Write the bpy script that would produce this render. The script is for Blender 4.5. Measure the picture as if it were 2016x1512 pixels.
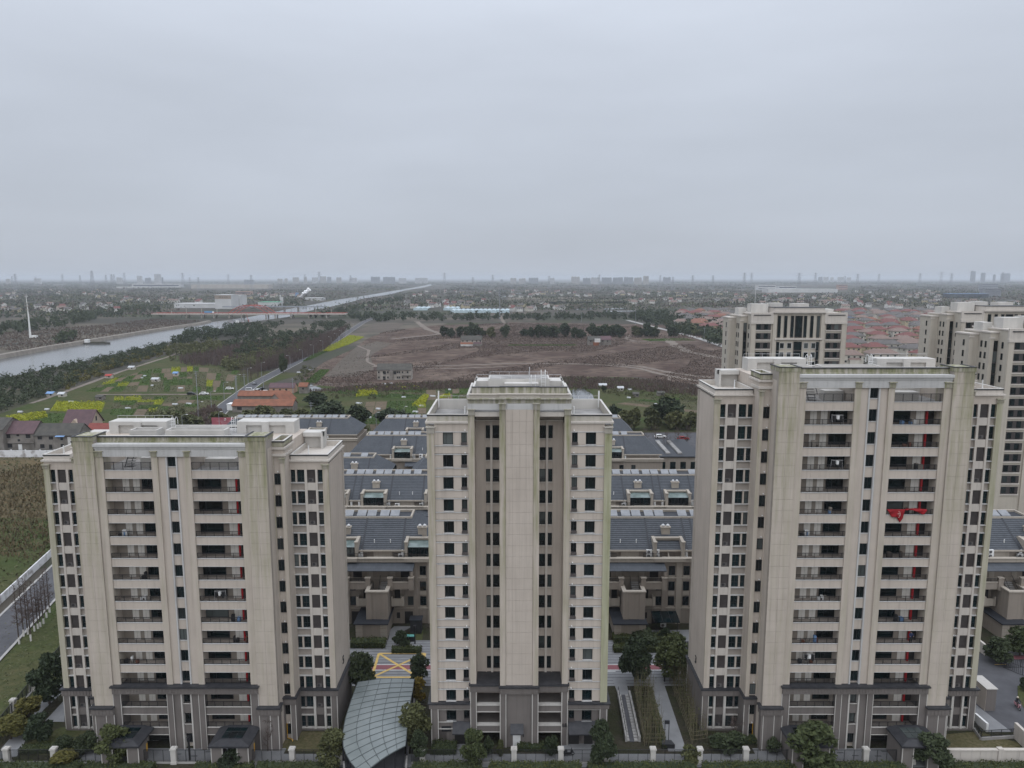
import bpy, math, random
import numpy as np
from mathutils import Vector, Matrix

for _o in list(bpy.data.objects):
    bpy.data.objects.remove(_o, do_unlink=True)
random.seed(7)
RNG = np.random.default_rng(7)
SC = bpy.context.scene
COL = SC.collection

# ------------------------------------------------------------------ camera
CAM_Z = 64.0                      # metres above the compound's ground
FPX = 1450.0                      # focal length in photo pixels (2016 wide)
PITCH = math.atan((756 - 547) / FPX)
cam_d = bpy.data.cameras.new('camera')
cam_d.sensor_fit = 'HORIZONTAL'
cam_d.sensor_width = 36.0
cam_d.lens = 36.0 * FPX / 2016.0
cam_d.clip_start = 0.5
cam_d.clip_end = 60000.0
cam = bpy.data.objects.new('camera', cam_d)
cam.location = (0, 0, CAM_Z)
cam.rotation_euler = (math.pi / 2 - PITCH, 0, 0)
COL.objects.link(cam)
SC.camera = cam

# ------------------------------------------------------------------ sky: flat overcast over a daylight sky
SUN_EL, SUN_AZ = math.radians(54), math.radians(180)   # behind the camera
W = bpy.data.worlds.new('World')
SC.world = W
W.use_nodes = True
nt = W.node_tree
nt.nodes.clear()
def wn(t, **k):
    n = nt.nodes.new(t)
    for a, b in k.items():
        setattr(n, a, b)
    return n
w_out = wn('ShaderNodeOutputWorld')
w_bg = wn('ShaderNodeBackground')
w_bg.inputs['Strength'].default_value = 0.1
w_sky = wn('ShaderNodeTexSky', sky_type='NISHITA', sun_disc=False)
w_sky.sun_elevation = SUN_EL
w_sky.sun_rotation = SUN_AZ
w_sky.air_density = 1.0
w_sky.dust_density = 3.0
w_geo = wn('ShaderNodeTexCoord')
w_sep = wn('ShaderNodeSeparateXYZ')
nt.links.new(w_geo.outputs['Generated'], w_sep.inputs[0])
w_up = wn('ShaderNodeMath', operation='MAXIMUM'); w_up.inputs[1].default_value = 0.0
nt.links.new(w_sep.outputs['Z'], w_up.inputs[0])
w_pow = wn('ShaderNodeMath', operation='POWER'); w_pow.inputs[1].default_value = 1.8
nt.links.new(w_up.outputs[0], w_pow.inputs[0])
w_lum = wn('ShaderNodeMath', operation='MULTIPLY_ADD')       # overcast: zenith about three times the horizon
w_lum.inputs[1].default_value = 2.4
w_lum.inputs[2].default_value = 1.0
nt.links.new(w_pow.outputs[0], w_lum.inputs[0])
w_map = wn('ShaderNodeMapping'); w_map.inputs['Scale'].default_value = (1.2, 1.2, 5.0)
nt.links.new(w_geo.outputs['Generated'], w_map.inputs[0])
w_noi = wn('ShaderNodeTexNoise'); w_noi.inputs['Scale'].default_value = 1.7; w_noi.inputs['Detail'].default_value = 5.0
nt.links.new(w_map.outputs[0], w_noi.inputs[0])
w_nr = wn('ShaderNodeMapRange'); w_nr.inputs[1].default_value = 0.3; w_nr.inputs[2].default_value = 0.7
w_nr.inputs[3].default_value = 0.92; w_nr.inputs[4].default_value = 1.06
nt.links.new(w_noi.outputs['Fac'], w_nr.inputs[0])
w_m = wn('ShaderNodeMath', operation='MULTIPLY')
nt.links.new(w_lum.outputs[0], w_m.inputs[0]); nt.links.new(w_nr.outputs[0], w_m.inputs[1])
w_col = wn('ShaderNodeVectorMath', operation='SCALE'); w_col.inputs[0].default_value = (4.8, 5.2, 5.9)
nt.links.new(w_m.outputs[0], w_col.inputs['Scale'])
w_mix = wn('ShaderNodeMix', data_type='RGBA'); w_mix.inputs['Factor'].default_value = 0.06
nt.links.new(w_col.outputs[0], w_mix.inputs['A']); nt.links.new(w_sky.outputs[0], w_mix.inputs['B'])
nt.links.new(w_mix.outputs['Result'], w_bg.inputs['Color'])
nt.links.new(w_bg.outputs[0], w_out.inputs['Surface'])

# ------------------------------------------------------------------ the sun behind the cloud deck
sun_d = bpy.data.lights.new('sun', 'SUN')
sun_d.energy = 1.3
sun_d.angle = math.radians(110)
sun_d.color = (1.0, 0.97, 0.93)
sun = bpy.data.objects.new('sun', sun_d)
_d = Vector((math.sin(SUN_AZ) * math.cos(SUN_EL), math.cos(SUN_AZ) * math.cos(SUN_EL), math.sin(SUN_EL)))
sun.rotation_euler = _d.to_track_quat('Z', 'Y').to_euler()
sun.location = (0, -50, 150)
COL.objects.link(sun)

SC.view_settings.view_transform = 'Standard'
SC.view_settings.look = 'None'
SC.view_settings.exposure = 0.1
SC.view_settings.gamma = 1.0
SC.view_settings.use_curve_mapping = False
SC.render.engine = 'CYCLES'
SC.cycles.use_denoising = True
SC.cycles.max_bounces = 6
SC.cycles.diffuse_bounces = 3
SC.cycles.glossy_bounces = 3
SC.cycles.transmission_bounces = 4
SC.cycles.transparent_max_bounces = 6
SC.cycles.volume_bounces = 1

# ------------------------------------------------------------------ measuring
_c, _s = math.cos(PITCH), math.sin(PITCH)
def _ray(px, py):
    ax, ay = (px - 1008) / FPX, (py - 756) / FPX
    return (ax, _c - ay * _s, -_s - ay * _c)
def gp(px, py, z=0.0):
    """ground position (metres) of a spot measured in the photograph"""
    d = _ray(px, py)
    t = (z - CAM_Z) / d[2]
    return (d[0] * t, d[1] * t, z)
def at(px, py, Y):
    d = _ray(px, py)
    t = Y / d[1]
    return (d[0] * t, Y, CAM_Z + d[2] * t)
def topx(x, y, z):
    dz = z - CAM_Z
    zc = y * _c - dz * _s
    yc = -(y * _s + dz * _c)
    return 1008 + FPX * x / zc, 756 + FPX * yc / zc

# ------------------------------------------------------------------ mesh helpers
class MB:
    def __init__(self):
        self.v, self.f, self.m = [], [], []
    def box(self, x0, x1, y0, y1, z0, z1, m=0):
        if x0 > x1: x0, x1 = x1, x0
        if y0 > y1: y0, y1 = y1, y0
        if z0 > z1: z0, z1 = z1, z0
        n = len(self.v)
        self.v += [(x0, y0, z0), (x1, y0, z0), (x1, y1, z0), (x0, y1, z0), (x0, y0, z1), (x1, y0, z1), (x1, y1, z1), (x0, y1, z1)]
        self.f += [(n, n+3, n+2, n+1), (n+4, n+5, n+6, n+7), (n, n+1, n+5, n+4), (n+1, n+2, n+6, n+5), (n+2, n+3, n+7, n+6), (n+3, n, n+4, n+7)]
        self.m += [m] * 6
        return self
    def poly(self, pts, m=0):
        n = len(self.v)
        self.v += [tuple(p) for p in pts]
        self.f.append(tuple(range(n, n + len(pts)))); self.m.append(m)
        return self
    def prism(self, pts, z0, z1, m=0):
        """pts counter-clockwise in xy"""
        n, k = len(self.v), len(pts)
        self.v += [(p[0], p[1], z0) for p in pts] + [(p[0], p[1], z1) for p in pts]
        self.f.append(tuple(range(n + k - 1, n - 1, -1))); self.f.append(tuple(range(n + k, n + 2 * k))); self.m += [m, m]
        for i in range(k):
            j = (i + 1) % k
            self.f.append((n + i, n + j, n + k + j, n + k + i)); self.m.append(m)
        return self
    def extrude_x(self, prof, x0, x1, m=0):
        """profile in (y, z), swept along x"""
        n, k = len(self.v), len(prof)
        self.v += [(x0, p[0], p[1]) for p in prof] + [(x1, p[0], p[1]) for p in prof]
        self.f.append(tuple(range(n, n + k))); self.f.append(tuple(range(n + 2 * k - 1, n + k - 1, -1))); self.m += [m, m]
        for i in range(k):
            j = (i + 1) % k
            self.f.append((n + j, n + i, n + k + i, n + k + j)); self.m.append(m)
        return self
    def tube(self, p, q, r, r2=None, k=6, m=0):
        r2 = r if r2 is None else r2
        p, q = Vector(p), Vector(q)
        d = (q - p)
        if d.length < 1e-6: return self
        d.normalize()
        u = d.orthogonal().normalized(); w = d.cross(u)
        n = len(self.v)
        for (c, rr) in ((p, r), (q, r2)):
            for i in range(k):
                a = 2 * math.pi * i / k
                self.v.append(tuple(c + u * (rr * math.cos(a)) + w * (rr * math.sin(a))))
        for i in range(k):
            j = (i + 1) % k
            self.f.append((n + i, n + j, n + k + j, n + k + i)); self.m.append(m)
        self.f.append(tuple(range(n + k - 1, n - 1, -1))); self.f.append(tuple(range(n + k, n + 2 * k))); self.m += [m, m]
        return self
    def path(self, pts, r, k=6, m=0):
        for a, b in zip(pts[:-1], pts[1:]):
            self.tube(a, b, r, None, k, m)
        return self
    def strip(self, pts, width, z, m=0):
        """flat band along a polyline in xy"""
        L, R = [], []
        for i, p in enumerate(pts):
            a = Vector(pts[max(0, i - 1)][:2]); b = Vector(pts[min(len(pts) - 1, i + 1)][:2])
            t = (b - a).normalized(); nrm = Vector((-t.y, t.x))
            w = width[i] if isinstance(width, (list, tuple)) else width
            c = Vector(p[:2])
            L.append(c + nrm * w / 2); R.append(c - nrm * w / 2)
        for i in range(len(pts) - 1):
            self.poly([(R[i].x, R[i].y, z), (R[i+1].x, R[i+1].y, z), (L[i+1].x, L[i+1].y, z), (L[i].x, L[i].y, z)], m)
        return self
    def mesh(self, name, mats):
        me = bpy.data.meshes.new(name)
        me.from_pydata(self.v, [], self.f)
        for mt in (mats if isinstance(mats, (list, tuple)) else [mats]):
            me.materials.append(mt)
        if any(self.m):
            me.polygons.foreach_set('material_index', self.m)
        me.update()
        return me
    def build(self, name, mats, parent=None, **k):
        return ob(name, self.mesh(name, mats), parent, **k)

def tag(o, label=None, cat=None, group=None, kind=None):
    if label: o['label'] = label
    if cat: o['category'] = cat
    if group: o['group'] = group
    if kind: o['kind'] = kind
    return o
def ob(name, me, parent=None, loc=None, rz=0.0, label=None, cat=None, group=None, kind=None, scale=None):
    o = bpy.data.objects.new(name, me)
    COL.objects.link(o)
    if parent is not None: o.parent = parent
    if loc is not None: o.location = loc
    if rz: o.rotation_euler = (0, 0, rz)
    if scale is not None: o.scale = scale if isinstance(scale, (tuple, list)) else (scale,) * 3
    return tag(o, label, cat, group, kind)
def thing(name, loc, label, cat, group=None, rz=0.0):
    return ob(name, None, None, loc, rz, label, cat, group)
KIDS = {}
def copy_tree(src, parent=None, loc=None, rz=None, scale=None, label=None):
    c = src.copy(); COL.objects.link(c)
    if parent is not None: c.parent = parent
    if loc is not None: c.location = loc
    if rz is not None: c.rotation_euler = (0, 0, rz)
    if scale is not None: c.scale = scale if isinstance(scale, (tuple, list)) else (scale,) * 3
    if label: c['label'] = label
    for ch in KIDS.setdefault(src.name, list(src.children)):
        copy_tree(ch, c)
    return c
CACHE = {}
def cached(key, fn):
    if key not in CACHE: CACHE[key] = fn()
    return CACHE[key]
def box_part(name, parent, x0, x1, y0, y1, z0, z1, mt):
    """a box part whose mesh is shared between equal sizes"""
    dx, dy, dz = round(abs(x1 - x0), 3), round(abs(y1 - y0), 3), round(abs(z1 - z0), 3)
    me = cached(('box', name, dx, dy, dz, mt.name), lambda: MB().box(0, dx, 0, dy, 0, dz).mesh(name, mt))
    return ob(name, me, parent, (min(x0, x1), min(y0, y1), min(z0, z1)))

# ------------------------------------------------------------------ materials
def rgb(r, g, b):
    """display colour 0-255 -> linear"""
    f = lambda c: c / 12.92 if c <= 0.04045 else ((c + 0.055) / 1.055) ** 2.4
    return tuple(f(c / 255.0) for c in (r, g, b))
class NT:
    def __init__(self, name):
        self.mat = bpy.data.materials.new(name); self.mat.use_nodes = True
        self.t = self.mat.node_tree
        self.b = self.t.nodes['Principled BSDF']
    def n(self, t, ins=None, **k):
        x = self.t.nodes.new(t)
        for a, b in k.items(): setattr(x, a, b)
        for a, b in (ins or {}).items(): self.set(x, a, b)
        return x
    def set(self, node, key, val):
        s = node.inputs[key]
        if hasattr(val, 'is_output') or isinstance(val, bpy.types.NodeSocket): self.t.links.new(val, s)
        else: s.default_value = val
    def pos(self, obj=False):
        if obj: return self.n('ShaderNodeTexCoord').outputs['Object']
        return self.n('ShaderNodeNewGeometry').outputs['Position']
    def noise(self, scale, detail=4, stretch=None, vec=None, rough=0.55, dist=0.0):
        vec = vec or self.pos()
        if stretch:
            mp = self.n('ShaderNodeMapping', {'Vector': vec, 'Scale': stretch}); vec = mp.outputs[0]
        return self.n('ShaderNodeTexNoise', {'Vector': vec, 'Scale': scale, 'Detail': detail, 'Roughness': rough, 'Distortion': dist}).outputs['Fac']
    def rng(self, fac, a, b, c=0.0, d=1.0):
        return self.n('ShaderNodeMapRange', {0: fac, 1: a, 2: b, 3: c, 4: d}).outputs[0]
    def mix(self, fac, a, b, blend='MIX'):
        x = self.n('ShaderNodeMix', data_type='RGBA', blend_type=blend)
        self.set(x, 'Factor', fac)
        for k, v in (('A', a), ('B', b)):
            self.set(x, k, v if isinstance(v, bpy.types.NodeSocket) else (*v[:3], 1.0))
        return x.outputs['Result']
    def math(self, op, a, b=0.5):
        x = self.n('ShaderNodeMath', operation=op); self.set(x, 0, a); self.set(x, 1, b)
        return x.outputs[0]
    def bump(self, h, strength=0.3, dist=0.05):
        x = self.n('ShaderNodeBump', {'Height': h, 'Strength': strength, 'Distance': dist})
        self.set(self.b, 'Normal', x.outputs[0])
    def fin(self, col, rough=0.8, spec=0.3, **k):
        self.set(self.b, 'Base Color', col if isinstance(col, bpy.types.NodeSocket) else (*col[:3], 1.0))
        self.set(self.b, 'Roughness', rough); self.set(self.b, 'Specular IOR Level', spec)
        for a, b in k.items(): self.set(self.b, a, b)
        return self.mat
def simple(name, c1, c2=None, scale=1.0, rough=0.8, spec=0.3, stretch=None, bump=0.0, detail=4, lo=0.35, hi=0.65, **k):
    m = NT(name)
    if c2 is None: c2 = tuple(x * 0.82 for x in c1)
    f = m.noise(scale, detail, stretch)
    if bump: m.bump(f, bump)
    return m.fin(m.mix(m.rng(f, lo, hi), c1, c2), rough, spec, **k)

def stone(name, c1, c2, algae=0.0, ztop=45.0, span=16.0):
    """stone cladding: slab tone differences, water streaks, algae creeping down from the top"""
    m = NT(name)
    f = m.noise(0.22, 3)
    fine = m.noise(14.0, 3)
    col = m.mix(m.rng(f, 0.3, 0.7), c1, c2)
    slab = m.n('ShaderNodeTexVoronoi', {'Vector': m.n('ShaderNodeMapping', {'Vector': m.pos(), 'Scale': (0.9, 0.9, 1.05)}).outputs[0], 'Scale': 1.0}, distance='CHEBYCHEV')
    sv = m.n('ShaderNodeSeparateColor', {0: slab.outputs['Color']}).outputs[0]
    col = m.mix(m.rng(sv, 0, 1, 0.0, 0.10), col, tuple(x * 0.7 for x in c1))
    st = m.noise(1.0, 4, (2.6, 2.6, 0.10))
    col = m.mix(m.rng(st, 0.50, 0.76, 0.0, 0.42), col, tuple(x * 0.62 for x in c2))
    col = m.mix(m.rng(fine, 0.3, 0.8, 0.0, 0.12), col, tuple(x * 0.6 for x in c1))
    if algae:
        z = m.n('ShaderNodeSeparateXYZ', {0: m.pos(True)}).outputs['Z']
        zf = m.rng(z, ztop - span, ztop, 0.25, 1.0)
        g1 = m.noise(0.8, 5, (2.2, 2.2, 0.16)); g2 = m.noise(0.35, 3)
        a = m.math('MULTIPLY', m.rng(g1, 0.36, 0.66), m.math('MULTIPLY', zf, m.rng(g2, 0.3, 0.6, 0.5, 1.0)))
        a = m.math('MULTIPLY', a, algae)
        col = m.mix(a, col, (0.20, 0.205, 0.10))
        tp = m.math('MULTIPLY', m.rng(z, ztop - 4.0, ztop - 0.3), m.rng(m.noise(1.3, 5, (2.5, 2.5, 0.3)), 0.42, 0.62))
        col = m.mix(m.math('MULTIPLY', tp, 0.65 * min(1.0, algae)), col, (0.12, 0.12, 0.07))
    m.bump(fine, 0.08, 0.02)
    return m.fin(col, 0.85, 0.25)

STONE1, STONE2 = (0.50, 0.442, 0.385), (0.44, 0.386, 0.335)
M = {}
M['stone'] = stone('stone_cladding', STONE1, STONE2)
M['mossy'] = stone('mossy_pilaster_stone', (0.45, 0.42, 0.335), (0.40, 0.375, 0.30), 0.8, 60, 60)
M['stone_pale'] = stone('pale_stone_cladding', (0.53, 0.49, 0.44), (0.48, 0.44, 0.40))
M['trim'] = stone('light_stone_trim', (0.50, 0.495, 0.485), (0.43, 0.425, 0.415))
M['grey'] = stone('grey_podium_stone', (0.172, 0.154, 0.143), (0.138, 0.123, 0.115))
M['grey_light'] = stone('podium_white_edging', (0.50, 0.48, 0.45), (0.43, 0.41, 0.38))
M['cap'] = simple('dark_coping', (0.026, 0.027, 0.031), (0.042, 0.042, 0.046), 1.5, 0.5)
M['reveal'] = simple('backing_and_recess_shade', (0.33, 0.295, 0.26), (0.28, 0.25, 0.22), 0.8)  # backing tone for joints; also carries painted shade in the wing recesses
M['balcony_wall'] = simple('shaded_tan_render', (0.235, 0.205, 0.175), (0.195, 0.17, 0.145), 0.8)  # darker tan puts the balcony's shade into the wall colour
M['plaster'] = simple('white_plaster', (0.52, 0.50, 0.47), (0.43, 0.415, 0.39), 0.5, 0.85, stretch=(1, 1, 0.25))
M['roofdeck'] = simple('roof_membrane', (0.20, 0.195, 0.19), (0.33, 0.32, 0.31), 0.35, 0.9, detail=6)
M['frame'] = simple('dark_window_frame', (0.022, 0.022, 0.026), None, 3, 0.45, 0.4)
M['steel'] = simple('galvanised_steel', (0.55, 0.55, 0.56), None, 2, 0.4, 0.5)
M['white'] = simple('white_paint', (0.72, 0.72, 0.71), (0.62, 0.62, 0.61), 0.8, 0.6)
M['black'] = simple('black_metal', (0.018, 0.018, 0.02), None, 3, 0.45, 0.4)
M['grille'] = simple('brown_louvre', (0.082, 0.072, 0.070), (0.066, 0.058, 0.056), 2, 0.6)
M['grille_unit'] = simple('unit_dimmed_for_louvre', (0.13, 0.122, 0.118), None, 2, 0.7)  # dimmed copy of the unit, louvre shade put into its colour
M['door_white'] = simple('white_door', (0.60, 0.58, 0.54), (0.54, 0.52, 0.48), 1.5, 0.6)
M['door_brown'] = simple('tan_infill', (0.27, 0.24, 0.205), None, 1.2, 0.8)
M['red'] = simple('red_painted_pilaster', (0.42, 0.018, 0.025), (0.34, 0.015, 0.02), 1.5, 0.6)
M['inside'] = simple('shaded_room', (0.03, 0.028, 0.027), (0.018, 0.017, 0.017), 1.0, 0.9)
M['yellow'] = simple('yellow_gas_pipe', (0.55, 0.31, 0.04), None, 2, 0.5)
M['concrete'] = simple('concrete', (0.34, 0.33, 0.315), (0.27, 0.26, 0.25), 0.6, 0.9, detail=6)
M['pave'] = simple('pale_paving', (0.215, 0.217, 0.222), (0.175, 0.177, 0.182), 0.5, 0.85, detail=7)
M['pave_dark'] = simple('dark_paving_slab', (0.085, 0.085, 0.09), None, 1.0, 0.8)
M['asphalt'] = simple('asphalt', (0.085, 0.085, 0.092), (0.062, 0.062, 0.068), 0.4, 0.9, detail=8)
def glass(name, c, c2):
    m = NT(name)
    oi = m.n('ShaderNodeObjectInfo')
    f = m.noise(0.9, 2, (1, 1, 0.6))
    col = m.mix(m.rng(f, 0.35, 0.65), c, c2)
    col = m.mix(m.rng(oi.outputs['Random'], 0.88, 1.0, 0.0, 0.75), col, (0.13, 0.145, 0.14))
    return m.fin(col, 0.06, 0.5)
M['glass'] = glass('dark_window_glass', (0.004, 0.006, 0.007), (0.007, 0.016, 0.018))
M['glass_teal'] = glass('teal_window_glass', (0.004, 0.009, 0.011), (0.010, 0.025, 0.029))
# ================================================================== residential towers
def window_mesh(w, h, surround, mull, gm, fm):
    """ring frame facing -y, origin at centre; pane is a separate mesh"""
    def mk():
        b = MB(); t = 0.06
        b.box(-w/2, w/2, 0, 0.1, h/2 - t, h/2); b.box(-w/2, w/2, 0, 0.1, -h/2, -h/2 + t)
        b.box(-w/2, -w/2 + t, 0.002, 0.1, -h/2 + t, h/2 - t); b.box(w/2 - t, w/2, 0.002, 0.1, -h/2 + t, h/2 - t)
        if 'v' in mull: b.box(-0.025, 0.025, 0.01, 0.1, -h/2 + t, h/2 - t)
        if 'l' in mull: b.box(-w*0.18 - .02, -w*0.18 + .02, 0.01, 0.1, -h/2 + t, h/2 - t)
        if 'h' in mull: b.box(-w/2 + t, w/2 - t, 0.012, 0.1, -h*0.12 - 0.02, -h*0.12 + 0.02)
        if surround:
            s = surround
            b.box(-w/2 - s, w/2 + s, -0.08, 0.06, h/2, h/2 + s, 1); b.box(-w/2 - s, w/2 + s, -0.12, 0.06, -h/2 - s, -h/2, 1)
            b.box(-w/2 - s, -w/2, -0.06, 0.06, -h/2, h/2, 1); b.box(w/2, w/2 + s, -0.06, 0.06, -h/2, h/2, 1)
        return b.mesh('window', [M['frame'], M['trim']])
    return cached(('win', w, h, surround, mull, fm), mk)
def add_window(parent, xc, y, zc, w, h, surround=0.0, mull='v', gm='glass', rz=0.0):
    w, h = round(w, 2), round(h, 2)
    o = ob('window', window_mesh(w, h, surround, mull, gm, 0), parent, (xc, y, zc), rz)
    pm = cached(('pane', w, h, gm), lambda: MB().box(-w/2 + .05, w/2 - .05, 0.05, 0.07, -h/2 + .05, h/2 - .05).mesh('pane', M[gm]))
    ob('pane', pm, o)
    return o
def railing_mesh(L, h=0.72, step=0.13, mt='black'):
    def mk():
        b = MB()
        b.box(0, L, -0.03, 0.03, h - 0.05, h); b.box(0, L, -0.02, 0.02, 0.06, 0.10)
        n = int(L / step)
        for i in range(n + 1):
            x = i * L / n
            r = 0.035 if i % 9 == 0 else 0.015
            b.box(x - r, x + r, -r, r, 0.0, h - 0.05)
        return b.mesh('railing', M[mt])
    return cached(('rail', round(L, 2), h, step, mt), mk)
def grille_mesh(w, h):
    def mk():
        b = MB()
        b.box(0, w, 0.10, 0.13, 0, h)
        n = int(h / 0.11)
        for i in range(n):
            z = (i + 0.3) * h / n
            b.box(0, w, 0.02, 0.095, z, z + 0.045)
        b.box(0, 0.05, 0, 0.1, 0, h); b.box(w - 0.05, w, 0, 0.1, 0, h)
        b.box(0.05, w - 0.05, 0.001, 0.1, h - 0.05, h); b.box(0.05, w - 0.05, 0.001, 0.1, 0, 0.05)
        return b.mesh('air_conditioner_grille', M['grille'])
    return cached(('grille', w, h), mk)
def ac_mesh(mt='white'):
    def mk():
        b = MB()
        b.box(-0.42, 0.42, 0, 0.32, 0, 0.62)
        for i in range(10):
            a0, a1 = i * math.pi / 5, (i + 1) * math.pi / 5
            b.poly([(-0.1, -0.006, 0.31), (-0.1 + 0.25 * math.cos(a1), -0.006, 0.31 + 0.25 * math.sin(a1)), (-0.1 + 0.25 * math.cos(a0), -0.006, 0.31 + 0.25 * math.sin(a0))][::-1], 1)
        for i in range(4):
            b.box(-0.3 + 0.1 * i, -0.29 + 0.1 * i, -0.015, -0.007, 0.08, 0.54, 0)
        b.box(-0.38, -0.32, 0.02, 0.3, -0.08, 0, 1); b.box(0.32, 0.38, 0.02, 0.3, -0.08, 0, 1)
        return b.mesh('air_conditioner', [M[mt], M['frame']])
    return cached(('ac', mt), mk)
def fluted(b, x0, x1, y0, y1, z0, z1, m=0, n=5):
    """capital: slab with upright flutes in front"""
    b.box(x0, x1, y0 + 0.06, y1, z0, z1, m)
    w = (x1 - x0) / (2 * n + 1)
    for i in range(n + 1):
        b.box(x0 + 2 * i * w, x0 + (2 * i + 1) * w, y0, y0 + 0.06, z0, z1 - 0.12, m)
    b.box(x0 - 0.1, x1 + 0.1, y0 - 0.1, y1, z1, z1 + 0.14, m)
def flute_band(b, x0, x1, y, z0, z1, step=0.42, m=0):
    """podium cornice front with upright ribs"""
    n = max(2, int((x1 - x0) / step))
    for i in range(n):
        x = x0 + (i + 0.2) * (x1 - x0) / n
        b.box(x, x + 0.6 * (x1 - x0) / n, y - 0.05, y, z0, z1, m)
def roof_ladder(parent, x, y, z, h=2.6, rz=0.0):
    def mk():
        b = MB()
        for s in (-0.28, 0.28):
            b.path([(s, 0, 0), (s, 0, h), (s, 0.35, h + 0.25), (s, 0.8, h), (s, 0.8, h - 0.9)], 0.035, 6)
        for k in range(int(h / 0.33)):
            b.tube((-0.28, 0, 0.3 + k * 0.33), (0.28, 0, 0.3 + k * 0.33), 0.02)
        for k in range(3):
            zz = h - 0.2 - k * 0.5
            pts = [(0.34 * math.cos(a), -0.34 + 0.34 * -math.sin(a), zz) for a in np.linspace(0, math.pi, 7)]
            b.path(pts, 0.02, 5)
        return b.mesh('roof_ladder', M['white'])
    return ob('roof_ladder', cached(('ladder', h), mk), parent, (x, y, z), rz)
def roof_rail(parent, x0, x1, y, z, h=0.45):
    b = MB(); b.tube((x0, y, z + h), (x1, y, z + h), 0.02, None, 5)
    n = max(1, int(abs(x1 - x0) / 1.2))
    for i in range(n + 1):
        x = x0 + (x1 - x0) * i / n
        b.tube((x, y, z), (x, y, z + h), 0.015, None, 5)
    return b.build('roof_handrail', M['steel'], parent)
def parapet(parent, x0, x1, y0, y1, z, h, mt, t=0.22, cap=True, name='parapet'):
    b = MB()
    b.box(x0, x1, y0, y0 + t, z, z + h); b.box(x0, x1, y1 - t, y1, z, z + h)
    b.box(x0, x0 + t, y0 + t, y1 - t, z, z + h - .001); b.box(x1 - t, x1, y0 + t, y1 - t, z, z + h - .001)
    if cap:
        e = 0.05
        b.box(x0 - e, x1 + e, y0 - e, y0 + t, z + h, z + h + .07, 1); b.box(x0 - e, x1 + e, y1 - t, y1 + e, z + h, z + h + .07, 1)
        b.box(x0 - e, x0 + t, y0 + t, y1 - t, z + h, z + h + .069, 1); b.box(x1 - t, x1 + e, y0 + t, y1 - t, z + h, z + h + .069, 1)
    o = b.build(name, [mt, M['plaster']], parent)
    if cap:      # the dark drip edge under the coping
        c = MB(); e = 0.065
        c.box(x0 - e, x1 + e, y0 - e, y0 - 0.002, z + h - .16, z + h - .002)
        c.box(x0 - e, x0 - .002, y0, y1, z + h - .09, z + h - .002); c.box(x1 + .002, x1 + e, y0, y1, z + h - .09, z + h - .002)
        c.build('drip_edge', M['cap'], o)
    return o

def text_mesh(name, s, size, mt, depth=0.04):
    cu = bpy.data.curves.new(name, 'FONT'); cu.body = s; cu.size = size; cu.extrude = depth
    cu.align_x = 'CENTER'; cu.align_y = 'CENTER'
    o = bpy.data.objects.new('tmp', cu); COL.objects.link(o)
    dg = bpy.context.evaluated_depsgraph_get()
    me = bpy.data.meshes.new_from_object(o.evaluated_get(dg))
    bpy.data.objects.remove(o, do_unlink=True)
    me.materials.clear(); me.materials.append(mt)
    return me

def porch(parent, xc, zg=0.0):
    """entrance porch: dark hipped roof with skylight on grey walls"""
    b = MB()
    x0, x1, y0, y1 = xc - 2.7, xc + 2.7, -4.7, -0.5
    b.box(x0, x1, y0, y1, 3.25, 3.5)
    ix, iy = 1.25, 1.0
    b.poly([(x0, y0, 3.5), (x1, y0, 3.5), (x1 - ix, y0 + iy, 3.85), (x0 + ix, y0 + iy, 3.85)])
    b.poly([(x1, y0, 3.5), (x1, y1, 3.5), (x1 - ix, y1, 3.85), (x1 - ix, y0 + iy, 3.85)])
    b.poly([(x0, y1, 3.5), (x0, y0, 3.5), (x0 + ix, y0 + iy, 3.85), (x0 + ix, y1, 3.85)])
    b.poly([(x0 + ix, y0 + iy, 3.85), (x1 - ix, y0 + iy, 3.85), (x1 - ix, y1, 3.85), (x0 + ix, y1, 3.85)])
    r = b.build('porch_roof', M['cap'], parent)
    g = MB()
    for i in range(3):
        for j in range(2):
            gx = xc - 1.35 + i * 0.92; gy = y0 + iy + 0.3 + j * 1.15
            g.box(gx, gx + 0.86, gy, gy + 1.08, 3.86, 3.9)
    g.build('skylight', M['glass'], r)
    for xa, xb, ys in ((x0 + 0.25, x0 + 1.75, 0.0), (x1 - 1.75, x1 - 0.25, 1.5)):
        w = MB().box(xa, xb, y0 + 0.35, y0 + 0.75, 0, 3.25)
        xs = xa if xa < xc else xb - 0.35
        w.box(xs, xs + 0.35, y0 + 0.7, y1 - ys, 0.001, 3.249)
        pw = w.build('porch_wall', M['grey'], parent)
        for x in (xa - 0.03, xb - 0.08):
            box_part('edging', pw, x, x + 0.11, y0 + 0.32, y0 + 0.348, 0, 3.25, M['grey_light'])
    box_part('yellow_notice', parent, x1 - 0.245, x1 - 0.2, y1 - 1.9, y1 - 1.4 - .2, 1.2, 2.3, M['yellow'])  # notice panel in the same yellow as the gas pipes

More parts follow.
